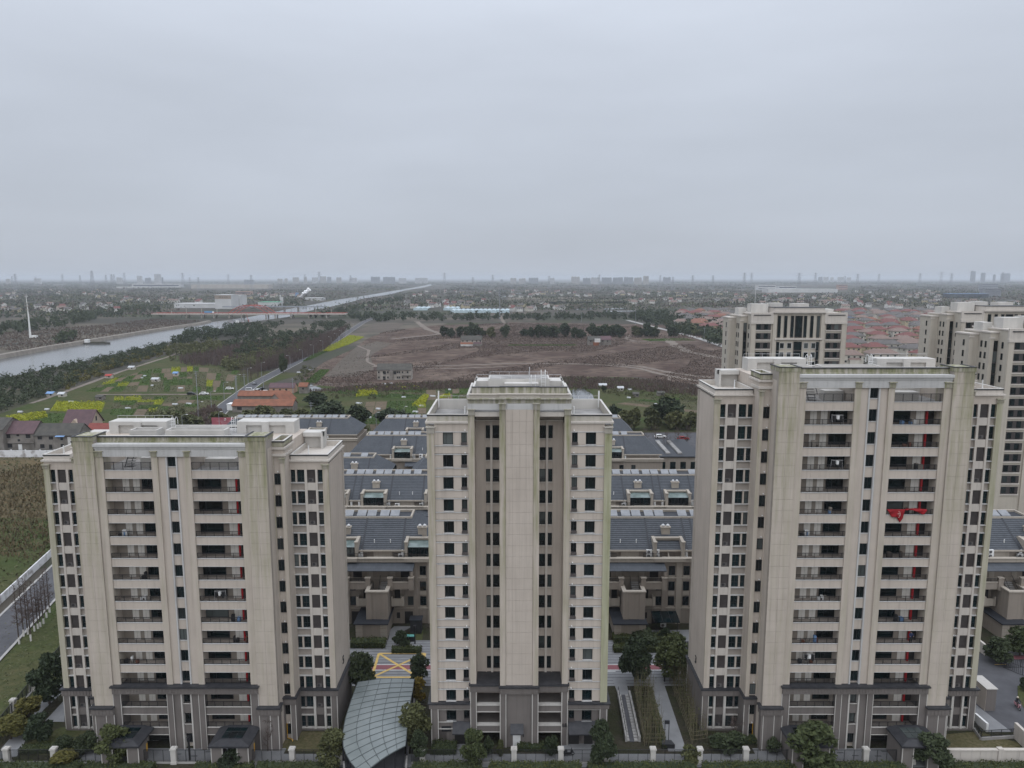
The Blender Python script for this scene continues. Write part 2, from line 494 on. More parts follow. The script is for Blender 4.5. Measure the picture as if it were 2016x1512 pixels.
def tower_a(name, cx, N, label, numbers):
    T = thing(name, (cx, 93.0, 0), label, 'apartment tower')
    zt = 3.0 * N
    algae = stone('algae_stone_' + name, STONE1, STONE2, 0.95, zt + 4.8, 22)
    algae_cap = stone('algae_coping_' + name, (0.44, 0.41, 0.35), (0.38, 0.35, 0.30), 1.25, zt + 5.2, 8)
    S, G, GL, TR = M['stone'], M['grey'], M['grey_light'], M['trim']
    # --- core
    b = MB()
    b.box(-9.8, 9.8, 1.8, 15, 0, zt)                       # behind the balconies
    for s in (-1, 1):
        b.box(s * 9.8, s * 12.45, 0.4, 15, 0, zt + 3)
        b.box(s * 12.45, s * 14.05, 2.3, 13.4, 0, zt + 3)
        b.box(s * 14.05, s * 19.3, 4.55, 13, 0, zt)
    b.box(-2.55, 2.55, 0.55, 4.6, 0, zt + 3.0)             # stair core in the middle
    core = b.build('core_wall', S, T)
    MB().box(-9.8, 9.8, 7.2, 15, zt, zt + 3).build('penthouse_wall', M['plaster'], T)
    MB().box(-9.6, 9.6, 7.2, 14.8, zt + 3, zt + 3.05).build('roof_deck', M['roofdeck'], T)
    for s in (-1, 1):
        MB().box(s * 14.3, s * 19.05, 4.8, 12.8, zt, zt + 0.06).build('roof_deck', M['roofdeck'], T)
    MB().box(-9.7, 9.7, 0.5, 7.15, zt - 0.1, zt + 0.02).build('terrace_floor', M['concrete'], T)
    # --- middle strip: columns, panels, window, trim
    for s in (-1, 1):
        box_part('pilaster', T, s * 1.75, s * 2.55, 0.0, 0.6, 9.4, zt + 2.1, algae)
        box_part('wall_panel', T, s * 0.75, s * 1.75, 0.22, 0.6, 9.4, zt + 2.1, S)
        box_part('edging_strip', T, s * 0.56, s * 0.75, 0.08, 0.6, 9.4, zt + 2.1, TR)
        box_part('pilaster', T, s * 8.8, s * 9.8, 0.0, 1.8, 9.4, zt + 2.1, algae)
        box_part('pilaster', T, s * 1.75, s * 2.55, -0.3, 0.6, 0, 8.3, G)
        box_part('wall_panel', T, s * 0.75, s * 1.75, -0.1, 0.6, 0, 8.3, G)
        box_part('edging_strip', T, s * 0.56, s * 0.75, -0.22, 0.6, 0, 8.3, GL)
        box_part('edging_strip', T, s * 1.7, s * 1.78, -0.34, -0.3, 0, 8.3, GL)
        box_part('edging_strip', T, s * 2.5, s * 2.58, -0.34, -0.3, 0, 8.3, GL)
        box_part('pilaster', T, s * 8.8, s * 9.85, -0.3, 1.8, 0, 8.3, G)
        box_part('edging_strip', T, s * 8.77, s * 8.86, -0.34, -0.3, 0, 8.3, GL)
        box_part('edging_strip', T, s * 9.79, s * 9.88, -0.34, -0.3, 0, 8.3, GL)
        cb = MB(); fluted(cb, s * 1.75 if s > 0 else -2.55, s * 2.55 if s > 0 else -1.75, -0.16, 0.5, zt + 2.1, zt + 2.75)
        cb.build('capital', algae_cap, T)
        cb = MB(); fluted(cb, 8.8 if s > 0 else -9.8, 9.8 if s > 0 else -8.8, -0.16, 0.5, zt + 2.1, zt + 2.75)
        cb.build('capital', algae_cap, T)
    for n in range(0, N + 1):
        z = 3.0 * n
        if n == 3: add_window(T, 0, 0.35, z + 1.55, 1.06, 1.5, 0, 'v')
        else: add_window(T, 0, 0.35, z + 1.5, 1.06, 1.55, 0, 'v')
        if n and n != 3:
            box_part('spandrel', T, -0.55, 0.55, 0.3 if n > 3 else 0.0, 0.56, z - 0.72, z + 0.72, S if n > 3 else G)
            box_part('sill', T, -0.55, 0.55, 0.22 if n > 3 else -0.08, 0.5, z + 0.62, z + 0.72, TR if n > 3 else GL)
    for s in (-1, 1):
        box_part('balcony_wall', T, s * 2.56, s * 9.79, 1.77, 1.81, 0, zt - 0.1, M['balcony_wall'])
    # --- podium cornice in front of the third floor
    cb = MB(); cb.box(-9.85, 9.85, -0.5, 0.5, 8.3, 9.25); flute_band(cb, -9.8, 9.8, -0.5, 8.55, 9.2)
    pc = cb.build('podium_cornice', G, T)
    MB().box(-10.05, 10.05, -0.72, 0.5, 9.25, 9.45).build('coping', M['cap'], pc)
    # --- balconies
    RL = 6.2
    for n in range(0, N + 1):
        z = 3.0 * n
        for s in (-1, 1):
            x0, x1 = (-8.8, -2.55) if s < 0 else (2.55, 8.8)
            if n and n != 3:
                up = n > 3
                yy = 0.16 if up else -0.12
                MBm = cached(('slab', up), lambda: MB().box(0, 6.25, 0.2, 1.8, -0.16, -0.02).mesh('balcony_slab', S if up else M['reveal']))
                ob('balcony_slab', MBm, T, (x0, 0, z))
                bk = cached(('spback', up), lambda: MB().box(0, 6.25, 0.06, 0.2, -0.82, 0.2).mesh('spandrel', M['reveal'] if up else M['grey']))
                sp = ob('spandrel', bk, T, (x0, yy, z))
                if up:
                    for i in range(5):
                        pm = cached('spanel', lambda: MB().box(0.008, 1.242, 0, 0.07, -0.84, 0.2).mesh('cladding_panel', S))
                        ob('cladding_panel', pm, sp, (i * 1.25, 0, 0))
                cm = cached(('spcap', up), lambda: MB().box(-0.0, 6.25, -0.06, 0.26, 0.201, 0.27).box(0, 6.25, -0.03, 0.2, -0.9, -0.841).mesh('sill', TR if up else GL))
                ob('sill', cm, sp)
            zr = z + (0.27 if n != 3 else 0.5)
            if n: ob('railing', railing_mesh(RL, 1.05 if n == N else 0.72), T, (x0 + 0.03, 0.24 if n >= 3 else 0.0, zr))
            if n == N: continue
            # back wall furniture
            if s < 0:
                for (a, c, mt, nm) in ((-7.4, -6.55, 'door_white', 'door'), (-6.0, -5.15, 'door_white', 'door')):
                    ob(nm, cached(('dw', round(c - a, 2)), lambda: MB().box(0, c - a, 0, 0.08, 0.02, 2.3).box((c - a) / 2 - .01, (c - a) / 2 + .01, -0.01, 0, 0.05, 2.25, 1).mesh('door', [M['door_white'], M['door_brown']])), T, (a, 1.72, z))
                ob('infill_panel', cached('infill', lambda: MB().box(0, 0.55, 0, 0.06, 0.02, 2.3).mesh('infill_panel', M['door_brown'])), T, (-6.55, 1.74, z))
                add_window(T, -3.6, 1.68, z + 1.3, 2.5, 2.0, 0, 'l')
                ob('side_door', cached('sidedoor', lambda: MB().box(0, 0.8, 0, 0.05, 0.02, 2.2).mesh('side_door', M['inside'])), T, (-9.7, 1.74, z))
            else:
                add_window(T, 4.05, 1.68, z + 1.3, 3.2, 2.0, 0, 'l')
                ob('door', cached('dw2', lambda: MB().box(0, 1.05, 0, 0.08, 0.02, 2.3).box(0.52, 0.54, -0.01, 0, 0.05, 2.25, 1).mesh('door', [M['door_white'], M['door_brown']])), T, (6.45, 1.72, z))
                ob('red_pilaster', cached('redp', lambda: MB().box(0, 0.18, 0, 0.35, 0.02, 2.75).mesh('red_pilaster', M['red'])), T, (7.66, 1.45, z))
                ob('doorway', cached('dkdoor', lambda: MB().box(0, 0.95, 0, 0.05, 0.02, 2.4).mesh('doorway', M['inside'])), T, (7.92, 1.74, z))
    # --- piers with their cladding slabs
    for s in (-1, 1):
        x0, x1 = (9.8, 12.45) if s > 0 else (-12.45, -9.8)
        pier = MB().box(x0, x1, -0.12, 0.4, 6.5, zt + 4.2).box(x0, x1, 0.4, 2.8, zt + 3, zt + 4.2).build('pier', M['reveal'], T)
        rows = int(round((zt + 4.2 - 6.5) / 1.5)); rh = (zt + 4.2 - 6.5) / rows
        for i in range(rows):
            for j in range(2):
                w = (x1 - x0) / 2
                zz = 6.5 + i * rh
                ob('cladding_panel', MB().box(x0 + j * w + 0.009, x0 + (j + 1) * w - 0.009, -0.24, -0.1, zz + 0.009, zz + rh - 0.009).mesh('cladding_panel', algae), pier)
        MB().box(x0 - .05, x1 + .05, -0.3, 2.9, zt + 4.2, zt + 4.75).build('pier_head', algae_cap, T)
        c = MB(); c.box(x0 - .12, x1 + .12, -0.38, -0.05, zt + 4.75, zt + 4.83)
        c.box(x0 - .12, x0 + .14, -.05, 2.97, zt + 4.75, zt + 4.829); c.box(x1 - .14, x1 + .12, -.05, 2.97, zt + 4.75, zt + 4.829)
        c.build('coping', M['cap'], T)
        # pier foot in grey
        ft = MB().box(x0 - 0.02, x1 + 0.15, -0.55, 0.4, 0, 6.2).box(x0 - 0.05, x1 + 0.3, -0.75, 0.5, 5.35, 6.3)
        ft = ft if s > 0 else MB().box(x0 - 0.15, x1 + 0.02, -0.55, 0.4, 0, 6.2).box(x0 - 0.3, x1 + 0.05, -0.75, 0.5, 5.35, 6.3)
        flute_band(ft, x0 - 0.1, x1 + 0.1, -0.75, 5.5, 6.15)
        fo = ft.build('pier_foot', G, T)
        cc = MB().box(x0 - (0.45 if s < 0 else 0.1), x1 + (0.45 if s > 0 else 0.1), -0.92, 0.6, 6.3, 6.5); cc.build('coping', M['cap'], fo)
        ed = MB()
        for x in (x0 + 0.1, (x0 + x1) / 2 + 0.25, x1 - 0.0):
            ed.box(x, x + 0.1, -0.59, -0.552, 0, 5.35)
        ed.build('edging', GL, fo)
    # --- white lintel over the terrace and the band above it
    b = MB()
    b.box(-9.75, 9.75, -0.02, 0.5, zt + 2.1, zt + 3.15)
    b.box(-9.8, 9.8, -0.14, 0.55, zt + 3.15, zt + 3.45); b.box(-9.85, 9.85, -0.32, 0.7, zt + 3.45, zt + 3.8)
    b.box(-9.75, 9.75, -0.06, -0.021, zt + 2.1, zt + 2.3)
    lin = b.build('lintel', M['trim'], T)
    for i in range(11):     # shallow slabs on the lintel face
        pm = cached('lintelp', lambda: MB().box(0.02, 1.75, 0, 0.03, 0, 0.8).mesh('lintel_slab', M['trim']))
        ob('lintel_slab', pm, lin, (-9.7 + i * 1.77, -0.05, zt + 2.32))
    b = MB(); b.box(-9.8, 9.8, 0.9, 1.2, zt + 3.0, zt + 4.55); b.box(-9.8, 9.8, 0.78, 1.2, zt + 3.75, zt + 4.0)
    bd = b.build('parapet', algae_cap, T)
    MB().box(-9.8, 9.8, 0.72, 0.9, zt + 4.48, zt + 4.64).build('drip_edge', M['cap'], bd)
    MB().box(-9.8, 9.8, 0.9, 1.3, zt + 4.551, zt + 4.63).build('coping', M['plaster'], bd)
    parapet(T, -12.4, 12.4, 13.9, 15.0, zt + 3, 0.2, M['plaster'])
    # --- roof blocks with sunk panels
    for s in (-1, 1):
        x0, x1 = (5.0, 13.2) if s > 0 else (-13.2, -5.0)
        b = MB(); zr = zt + 4.75
        b.box(x0, x1, 10.35, 12.6, zt, zr - 0.0)
        xs = [x0, x0 + 1.3, x0 + 3.6, x0 + 4.6, x0 + 6.9, x1]
        b.box(xs[0], xs[1], 10.0, 10.35, zt, zr); b.box(xs[2], xs[3], 9.8, 10.35, zt, zr); b.box(xs[4], xs[5], 10.0, 10.35, zt, zr)
        b.box(xs[1], xs[2], 10.0, 10.35, zr - 0.55, zr); b.box(xs[3], xs[4], 10.0, 10.35, zr - 0.55, zr)
        b.build('roof_block', M['plaster'], T)
        roof_rail(T, x0 + 0.1, x1 - 0.1, 12.3, zr)
        roof_ladder(T, s * 4.3, 10.6, zt + 3, 2.0)
        b = MB(); wx0, wx1 = (14.1, 17.0) if s > 0 else (-17.0, -14.1)
        b.box(wx0, wx1, 11.6, 12.9, zt, zt + 3.0); b.box(wx1 - 0.3 if s > 0 else wx0, wx1 if s > 0 else wx0 + 0.3, 10.6, 11.6, zt, zt + 3.0)
        b.box(wx0, wx1, 10.8, 11.599, zt + 2.4, zt + 3.0)
        b.build('roof_block', M['plaster'], T)
        # low upstands on the main roof
        parapet(T, *((-4.0, 4.2) if s > 0 else (-9.0, -5.2)), 7.4, 9.4, zt + 3.05, 1.0, M['plaster'], cap=False, name='roof_upstand')
        # stub block between pier and wing
        xa, xb = (12.45, 14.05) if s > 0 else (-14.05, -12.45)
        parapet(T, xa - 0.0, xb + 0.0, 2.2, 6.0, zt + 2.9, 0.75, algae_cap)
        b = MB(); xo0, xo1 = (xa, xb + 0.18) if s > 0 else (xa - 0.18, xb)
        b.box(xo0, xo1, 2.02, 6.2, zt + 2.55, zt + 2.8); b.box(xo0, xo1, 1.96, 5.2, zt + 1.65, zt + 1.95)
        b.build('cornice', M['stone_pale'], T)
        # slit window column
        wx = s * 13.0
        for n in range(0, N):
            z = 3.0 * n
            o = add_window(T, wx, 2.16, z + 1.5, 0.78, 1.5, 0, 'v')
            ob('vent_cap', cached('vent', lambda: MB().box(-0.07, 0.07, -0.16, 0, 0, 0.1).tube((0, -0.12, 0.05), (0.06, -0.2, 0.0), 0.05).mesh('vent_cap', M['white'])), T, (wx + 0.1, 2.24, z + 2.45))
        b = MB(); b.box(s * 13.5, s * 14.05, 1.98, 2.3, 6.5, zt + 1.3)
        b.box(s * 12.45, s * 12.6, 2.1, 2.3, 6.5, zt + 1.6); 
        p = b.build('pilaster', algae, T)
        cb = MB(); fluted(cb, *((13.45, 14.1) if s > 0 else (-14.1, -13.45)), 1.9, 2.3, zt + 0.75, zt + 1.3); cb.build('capital', algae_cap, T)
        # ------------ wing with bay windows
        pil = MB().box(s * 18.5, s * 19.3, 4.1, 4.6, 6.5, zt - 0.55); pil.build('pilaster', M['mossy'] if s * cx > 0 else algae, T)
        cb = MB(); fluted(cb, *((18.45, 19.35) if s > 0 else (-19.35, -18.45)), 3.98, 4.6, zt - 0.55, zt - 0.1); cb.build('capital', algae_cap, T)
        b = MB(); b.box(s * 14.05, s * 18.5, 4.22, 4.56, zt - 0.75, zt + 0.05); b.box(s * 14.05, s * 19.25, 4.2, 4.56, zt + 0.05, zt + 0.4)
        b.build('frieze', S, T)
        for (xa, xb, mt) in ((14.05, 14.12, S), (16.02, 16.35, M['stone_pale']), (17.5, 17.78, M['stone_pale'])):
            box_part('edging_strip', T, s * xa, s * xb, 4.17, 4.56, 6.5, zt - 0.75, mt)
            box_part('edging_strip', T, s * xa, s * xb, 4.05, 4.56, 0.3, 5.35, GL)
        for n in range(0, N):
            z = 3.0 * n
            up = n >= 2
            sm = S if up else G; tm = TR if up else GL
            for (xa, xb) in ((14.12, 14.76), (14.98, 16.02), (17.78, 18.5)):
                add_window(T, s * (xa + xb) / 2, 4.42, z + 1.36, xb - xa, 1.78, 0, 'h' if xb - xa < 0.8 else 'vh', 'glass_teal')
            box_part('mullion', T, s * 14.76, s * 14.98, 4.25, 4.56, z + 0.47, z + 2.25, sm)
            gr = ob('air_conditioner_grille', grille_mesh(1.15, 1.95), T, (16.35 if s > 0 else -17.5, 4.36, z + 0.4))
            if random.random() < 0.35:
                ob('air_conditioner', ac_mesh('grille_unit'), gr, (0.5, 0.02, 0.1), 0, scale=0.8)
            if n and n != 2:
                box_part('spandrel', T, s * 16.35, s * 17.5, 4.24, 4.56, z - 0.65, z + 0.4, M['stone_pale'] if up else G)
                for (xa, xb) in ((14.12, 16.02), (17.78, 18.5)):
                    box_part('recessed_panel', T, s * xa, s * xb, 4.46, 4.56, z - 0.66, z + 0.38, M['reveal'] if up else G)  # upper storeys: darker colour paints in the shade of the recess
                    box_part('sill', T, s * xa, s * xb, 4.15, 4.56, z + 0.36, z + 0.47, tm)
                    box_part('sill', T, s * xa, s * xb, 4.17, 4.56, z - 0.75, z - 0.65, tm)
        if True:
            b = MB()
            b.box(s * 14.15, s * 18.5, 4.15, 4.56, 0.2, 0.46)
            b.build('sill', GL, T)
        # side wall, its pilasters and foot
        b = MB(); b.box(s * 14.05, s * 19.42, 4.05, 13.05, 0, 0.3)
        b.box(s * 18.5, s * 19.42, 4.02, 4.6, 0.3, 5.4); b.box(s * 19.3, s * 19.42, 4.6, 13.05, 0.3, 5.4)
        b.build('wing_foot', G, T)
        b = MB(); b.box(s * 14.0, s * 19.55, 3.86, 13.1, 5.4, 6.3); flute_band(b, *((14.1, 19.5) if s > 0 else (-19.5, -14.1)), 3.86, 5.55, 6.2)
        b.box(s * 12.45, s * 14.25, 1.72, 4.6, 5.4, 6.3); flute_band(b, *((12.6, 14.2) if s > 0 else (-14.2, -12.6)), 1.72, 5.55, 6.2)
        wc = b.build('podium_cornice', G, T)
        MB().box(s * 13.9, s * 19.72, 3.7, 13.2, 6.3, 6.5).box(s * 12.45, s * 14.4, 1.56, 4.2, 6.301, 6.499).build('coping', M['cap'], wc)
        b = MB(); b.box(s * 12.45, s * 12.62, 1.9, 2.3, 0, 5.4); b.box(s * 13.45, s * 14.2, 1.82, 4.4, 0, 5.4)
        b.build('pilaster', G, T)
        e = MB(); e.box(s * 13.42, s * 13.52, 1.78, 1.82, 0, 5.4); e.box(s * 14.12, s * 14.22, 1.78, 1.82, 0, 5.4)
        e.box(s * 18.48, s * 18.58, 3.98, 4.02, 0.3, 5.4); e.box(s * 19.34, s * 19.44, 3.98, 4.02, 0.3, 5.4); e.box(s * 19.38, s * 19.44, 12.9, 13.1, 0.3, 5.4)
        e.build('edging', GL, T)
        o = parapet(T, *((14.2, 19.25) if s > 0 else (-19.25, -14.2)), 4.3, 13.0, zt + 0.3, 1.0, M['stone_pale'])
        b = MB(); b.box(*((14.05, 19.5) if s > 0 else (-19.5, -14.05)), 3.98, 13.15, zt + 0.4, zt + 0.62)
        b.build('cornice', M['stone_pale'], T)
        pipe = MB().tube((s * 19.36, 12.2, 6.5), (s * 19.36, 12.2, zt), 0.06).tube((s * 19.36, 12.75, 6.5), (s * 19.36, 12.75, zt), 0.05)
        pipe.build('downpipe', M['stone_pale'], T)
        ob('lightning_rod', cached('lrod', lambda: MB().tube((0, 0, 0), (0, 0, 1.5), 0.09, 0.07).mesh('lightning_rod', M['white'])), T, (s * 16.6, 4.6, zt + 1.0))
        porch(T, s * 7.2)
        y = MB().path([(s * 12.75, 2.1, 0.2), (s * 12.75, 2.1, 2.4), (s * 12.75, 2.1, 2.4)], 0.05).path([(s * 12.75, 2.1, 0.2), (s * 13.6, 1.7, 0.2), (s * 13.6, 1.5, 0.05)], 0.05)
        y.build('gas_pipe', M['yellow'], T)
        box_part('dark_doorway', T, s * 3.2, s * 6.4, 1.7, 1.79, 0.05, 2.5, M['inside'])
        box_part('gas_pipe', T, s * 8.0, s * 8.12, 1.5, 1.62, 0.1, 2.6, M['yellow'])
    # terrace clutter: stair, beams seen through the opening
    b = MB()
    for k in range(7):
        b.box(-7.4, -6.3, 2.6 + k * 0.28, 2.9 + k * 0.28, zt + k * 0.33, zt + k * 0.33 + 0.05)
    b.tube((-7.4, 2.5, zt), (-7.4, 4.5, zt + 2.3), 0.06); b.tube((-6.3, 2.5, zt + .9), (-6.3, 4.5, zt + 3.2), 0.05)
    b.build('terrace_stair', M['black'], T)
    for x in (-5.0, -3.6, 3.4, 6.8):
        box_part('terrace_beam', T, x, x + 0.3, 0.6, 7.2, zt + 2.55, zt + 2.85, M['plaster'])
    box_part('terrace_box', T, 3.2, 7.2, 2.8, 4.4, zt + 0.02, zt + 1.1, M['plaster'])
    box_part('terrace_box', T, -5.3, -2.8, 2.6, 4.4, zt + 0.02, zt + 1.3, M['plaster'])
    box_part('terrace_door', T, 2.75, 3.6, 7.1, 7.19, zt + 0.02, zt + 2.2, M['inside'])
    for (s, num) in numbers:
        me = text_mesh('house_number', num, 1.7, M['black'])
        o = ob('house_number', me, T, (s * 19.36, 8.6, 8.3))
        o.rotation_euler = (math.pi / 2, 0, math.pi / 2 * s)
    return T

TA = tower_a('apartment_tower', -44.2, 13, 'beige slab apartment tower on the left with the number 5 on its side wall', [(1, '5')])
TC = tower_a('apartment_tower', 46.4, 16, 'tallest near beige apartment tower on the right with the number 3 on its side wall', [(-1, '3')])

def tower_b():
    T = thing('apartment_tower', (0.97, 93.3, 0), 'beige apartment tower with a blank central pier and the number 68', 'apartment tower')
    S, G, GL, TR = M['stone'], M['grey'], M['grey_light'], M['trim']
    algae = stone('algae_stone_middle', STONE1, STONE2, 1.0, 47.5, 40)
    green = stone('mossy_corner_stone', (0.42, 0.41, 0.30), (0.38, 0.37, 0.27), 1.2, 60, 60)
    acap = stone('algae_coping_middle', (0.47, 0.44, 0.40), (0.40, 0.37, 0.33), 1.1, 50.0, 5)
    N = 15; zt = 45.0
    b = MB()
    b.box(-5.85, 5.85, 3.7, 15, 0, zt + 1.6)
    for s in (-1, 1):
        b.box(s * 5.85, s * 12.0, 1.1, 13, 0, zt)
        b.box(s * 12.0, s * 12.15, 1.4, 13, 0, zt - .01)
    b.box(-2.6, 2.6, 0.5, 3.8, 0, 47.2)
    b.build('core_wall', S, T)
    # middle pier with slabs
    pier = MB().box(-1.8, 1.8, 0.2, 0.6, 9.1, 47.2).build('pier', M['reveal'], T)
    rows = 25; rh = (47.2 - 9.1) / rows
    for i in range(rows):
        for j in range(4):
            pm = cached('bpanel', lambda: MB().box(0.009, 0.891, 0, 0.12, 0.009, rh - 0.009).mesh('cladding_panel', S))
            ob('cladding_panel', pm, pier, (-1.8 + j * 0.9, 0.1, 9.1 + i * rh))
    for s in (-1, 1):
        MB().box(s * 1.82, s * 2.6, 0, 0.6, 9.1, 47.2).build('pilaster', algae, T)
        cb = MB(); fluted(cb, *((1.8, 2.62) if s > 0 else (-2.62, -1.8)), -0.14, 0.6, 47.2, 47.95, n=4); cb.build('capital', acap, T)
        MB().box(s * 1.8, s * 2.6, -0.1, 0.6, 0, 8.0).build('pilaster', G, T)
        e = MB(); e.box(s * 1.74, s * 1.86, -0.15, -0.1, 0, 8.0); e.box(s * 2.52, s * 2.64, -0.15, -0.1, 0, 8.0); e.build('edging', GL, T)
        MB().box(s * 5.85, s * 6.65, 0.45, 1.2, 9.1, 46.4).build('pilaster', algae, T)
        cb = MB(); fluted(cb, *((5.83, 6.67) if s > 0 else (-6.67, -5.83)), 0.33, 1.2, 46.4, 47.1, n=4); cb.build('capital', acap, T)
        MB().box(s * 5.85, s * 6.65, 0.35, 1.2, 0, 8.0).build('pilaster', G, T)
        e = MB(); e.box(s * 5.8, s * 5.92, 0.3, 0.35, 0, 8.0); e.box(s * 6.58, s * 6.7, 0.3, 0.35, 0, 8.0); e.build('edging', GL, T)
        # corner pilaster
        MB().box(s * 11.1, s * 12.05, 0.45, 1.2, 6.4, 44.0).build('pilaster', green if s > 0 else algae, T)
        cb = MB(); fluted(cb, *((11.08, 12.07) if s > 0 else (-12.07, -11.08)), 0.33, 1.2, 44.0, 44.75, n=5); cb.build('capital', acap, T)
        MB().box(s * 12.0, s * 12.25, 2.6, 3.3, 6.4, 44.2).box(s * 12.0, s * 12.4, 2.5, 3.4, 44.2, 44.9).build('pilaster', green if s > 0 else algae, T)
        MB().box(s * 11.1, s * 12.05, 0.35, 1.2, 0, 5.5).box(s * 12.0, s * 12.3, 1.3, 13.05, 0, 5.5).build('wing_foot', G, T)
        e = MB(); e.box(s * 11.05, s * 11.17, 0.3, 0.35, 0, 5.5); e.box(s * 11.97, s * 12.09, 0.3, 0.35, 0, 5.5); e.build('edging', GL, T)
        # wing wall
        for n in range(0, N):
            z = 3.0 * n
            up = n >= 2
            sm = S if up else G; tm = TR if up else GL
            z0, z1 = z + 0.45, z + 2.1
            # masonry between the openings, each storey
            for (xa, xb) in ((6.65, 6.85), (7.6, 8.65), (10.0, 11.1)):
                box_part('wall_panel', T, s * xa, s * xb, 0.7, 1.11, z0, z1, sm)
            if n >= 1:
                add_window(T, s * 9.325, 0.92, (z0 + z1) / 2, 1.33, 1.63, 0, 'l', 'glass')
                add_window(T, s * 7.225, 0.92, (z0 + z1) / 2 + .14, 0.73, 1.36, 0, 'v', 'glass')
                box_part('balcony_grille', T, s * 6.85, s * 7.62, 0.55, 0.9, z0 - 0.02, z0 + 0.3, M['grille'])
                if n != 2:
                    box_part('wall_panel', T, s * 6.65, s * 11.1, 0.73, 1.11, z0 - 1.18 if n else 0, z0 - 0.02, sm)
                    box_part('string_course', T, s * 6.65, s * 11.1, 0.64, 1.0, z0 - 0.2, z0 - 0.1, tm)
                if up or n == 1:
                    box_part('string_course', T, s * 6.65, s * 11.1, 0.64, 1.0, z1, z1 + 0.1, tm)
                box_part('sill', T, s * 8.62, s * 10.03, 0.6, 1.0, z0 - 0.08, z0 - 0.001, TR)
                ob('vent_cap', cached('vent', None), T, (s * 7.1, 0.7, z1 + 0.25))
        box_part('wall_panel', T, s * 6.65, s * 11.1, 0.73, 1.11, 3 * 14 + 2.2, zt + .3, S)
        box_part('wall_panel', T, s * 6.65, s * 11.1, 0.7, 1.11, 0.0, 2.25, G)
        # recess windows
        for n in range(0, N):
            z = 3.0 * n
            add_window(T, s * 3.15, 3.6, z + 1.55, 0.86, 1.75, 0, 'h')
            add_window(T, s * 4.2, 3.6, z + 1.55, 0.58, 1.75, 0, '')
            ob('railing', railing_mesh(0.86, 0.5), T, (s * 3.15 - 0.43, 3.52, z + 0.7))
            if n > 3: box_part('sill', T, s * 2.62, s * 4.55, 3.48, 3.7, z + 0.55, z + 0.66, M['stone_pale'])
        box_part('mullion', T, s * 3.6, s * 3.9, 3.45, 3.7, 9.1, zt, M['stone_pale'])
        box_part('edging_strip', T, s * 4.52, s * 4.62, 3.52, 3.7, 9.1, zt, S)
        MB().box(s * 2.6, s * 5.85, 2.9, 3.8, zt + 0.15, zt + 0.3).build('string_course', M['stone_pale'], T)
        # podium galleries inside the recess
        for z in (3.0, 6.0):
            g = MB().box(s * 2.6, s * 5.85, 0.5, 0.8, z - 1.0, z - 0.1).box(s * 2.6, s * 5.85, 0.8, 3.6, z - 0.3, z - 0.12).build('gallery', G, T)
            MB().box(s * 2.6, s * 5.85, 0.4, 0.95, z - 0.1, z + 0.12).box(s * 2.6, s * 5.85, 0.42, 0.5, z - 1.08, z - 0.98).build('sill', GL, g)
        box_part('gas_pipe', T, s * 4.4, s * 5.8, 3.6, 3.67, 6.5, 6.58, M['yellow'])
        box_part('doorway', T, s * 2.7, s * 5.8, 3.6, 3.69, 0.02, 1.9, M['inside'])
        cb = MB(); cb.box(s * 2.6, s * 6.7, 0.25, 1.2, 8.0, 8.9); flute_band(cb, *((2.7, 6.65) if s > 0 else (-6.65, -2.7)), 0.25, 8.2, 8.85)
        c = cb.build('podium_cornice', G, T)
        MB().box(s * 2.6, s * 6.85, 0.1, 3.7, 8.9, 9.1).build('coping', M['cap'], c)
        cb = MB(); cb.box(s * 6.7, s * 12.35, 0.25, 1.3, 5.5, 6.2); cb.box(s * 12.0, s * 12.4, 1.3, 13.1, 5.5, 6.2); flute_band(cb, *((6.8, 12.2) if s > 0 else (-12.2, -6.8)), 0.25, 5.65, 6.15)
        c = cb.build('podium_cornice', G, T)
        MB().box(s * 6.7, s * 12.5, 0.08, 1.3, 6.2, 6.38).box(s * 12.0, s * 12.55, 1.3, 13.2, 6.2, 6.379).build('coping', M['cap'], c)
        MB().box(s * 6.65, s * 11.1, 0.6, 1.0, 2.25, 2.4).build('string_course', GL, T)
        # side slit windows
        for n in range(0, N):
            o = add_window(T, s * 12.22, 5.2, 3 * n + 1.5, 1.1, 1.6, 0.12, '', 'glass', rz=math.pi / 2 * s)
            o = add_window(T, s * 12.22, 9.2, 3 * n + 1.5, 1.1, 1.6, 0.12, '', 'glass', rz=math.pi / 2 * s)
        # roof of the wing
        MB().box(s * 6.6, s * 11.9, 1.0, 12.8, zt, zt + 0.06).build('roof_deck', M['roofdeck'], T)
        parapet(T, *((6.7, 12.0) if s > 0 else (-12.0, -6.7)), 0.85, 13.0, zt + 0.3, 1.1, acap)
        cb = MB(); x0, x1 = (6.68, 12.25) if s > 0 else (-12.25, -6.68)
        cb.box(x0, x1, 0.5, 1.1, zt + 0.3, zt + 0.55); cb.box(s * 11.9, s * 12.25, 1.1, 13.1, zt + 0.3, zt + 0.55); cb.build('cornice', M['stone_pale'], T)
        ob('vent_pipe', cached('vpipe', lambda: MB().tube((0, 0, 0), (0, 0, 2.4), 0.11).mesh('vent_pipe', M['white'])), T, (s * 7.1, 1.5, zt))
        ob('vent_pipe', cached('vpipe', None), T, (s * 11.6, 12.0, zt + 0.4))
        b = MB(); b.box(s * 6.7, s * 7.0, 3.4, 15, zt, zt + 3.6); b.build('roof_block', M['plaster'], T)
        b = MB(); b.box(s * 7.0, s * 11.9, 12.6, 12.95, zt, zt + 1.5); b.build('roof_block', M['plaster'], T)
        roof_rail(T, s * 7.2, s * 11.8, 12.8, zt + 1.5)
    pc = MB(); pc.box(-2.62, 2.62, -0.3, 0.6, 8.0, 8.9); flute_band(pc, -2.6, 2.6, -0.3, 8.2, 8.85); o = pc.build('podium_cornice', G, T)
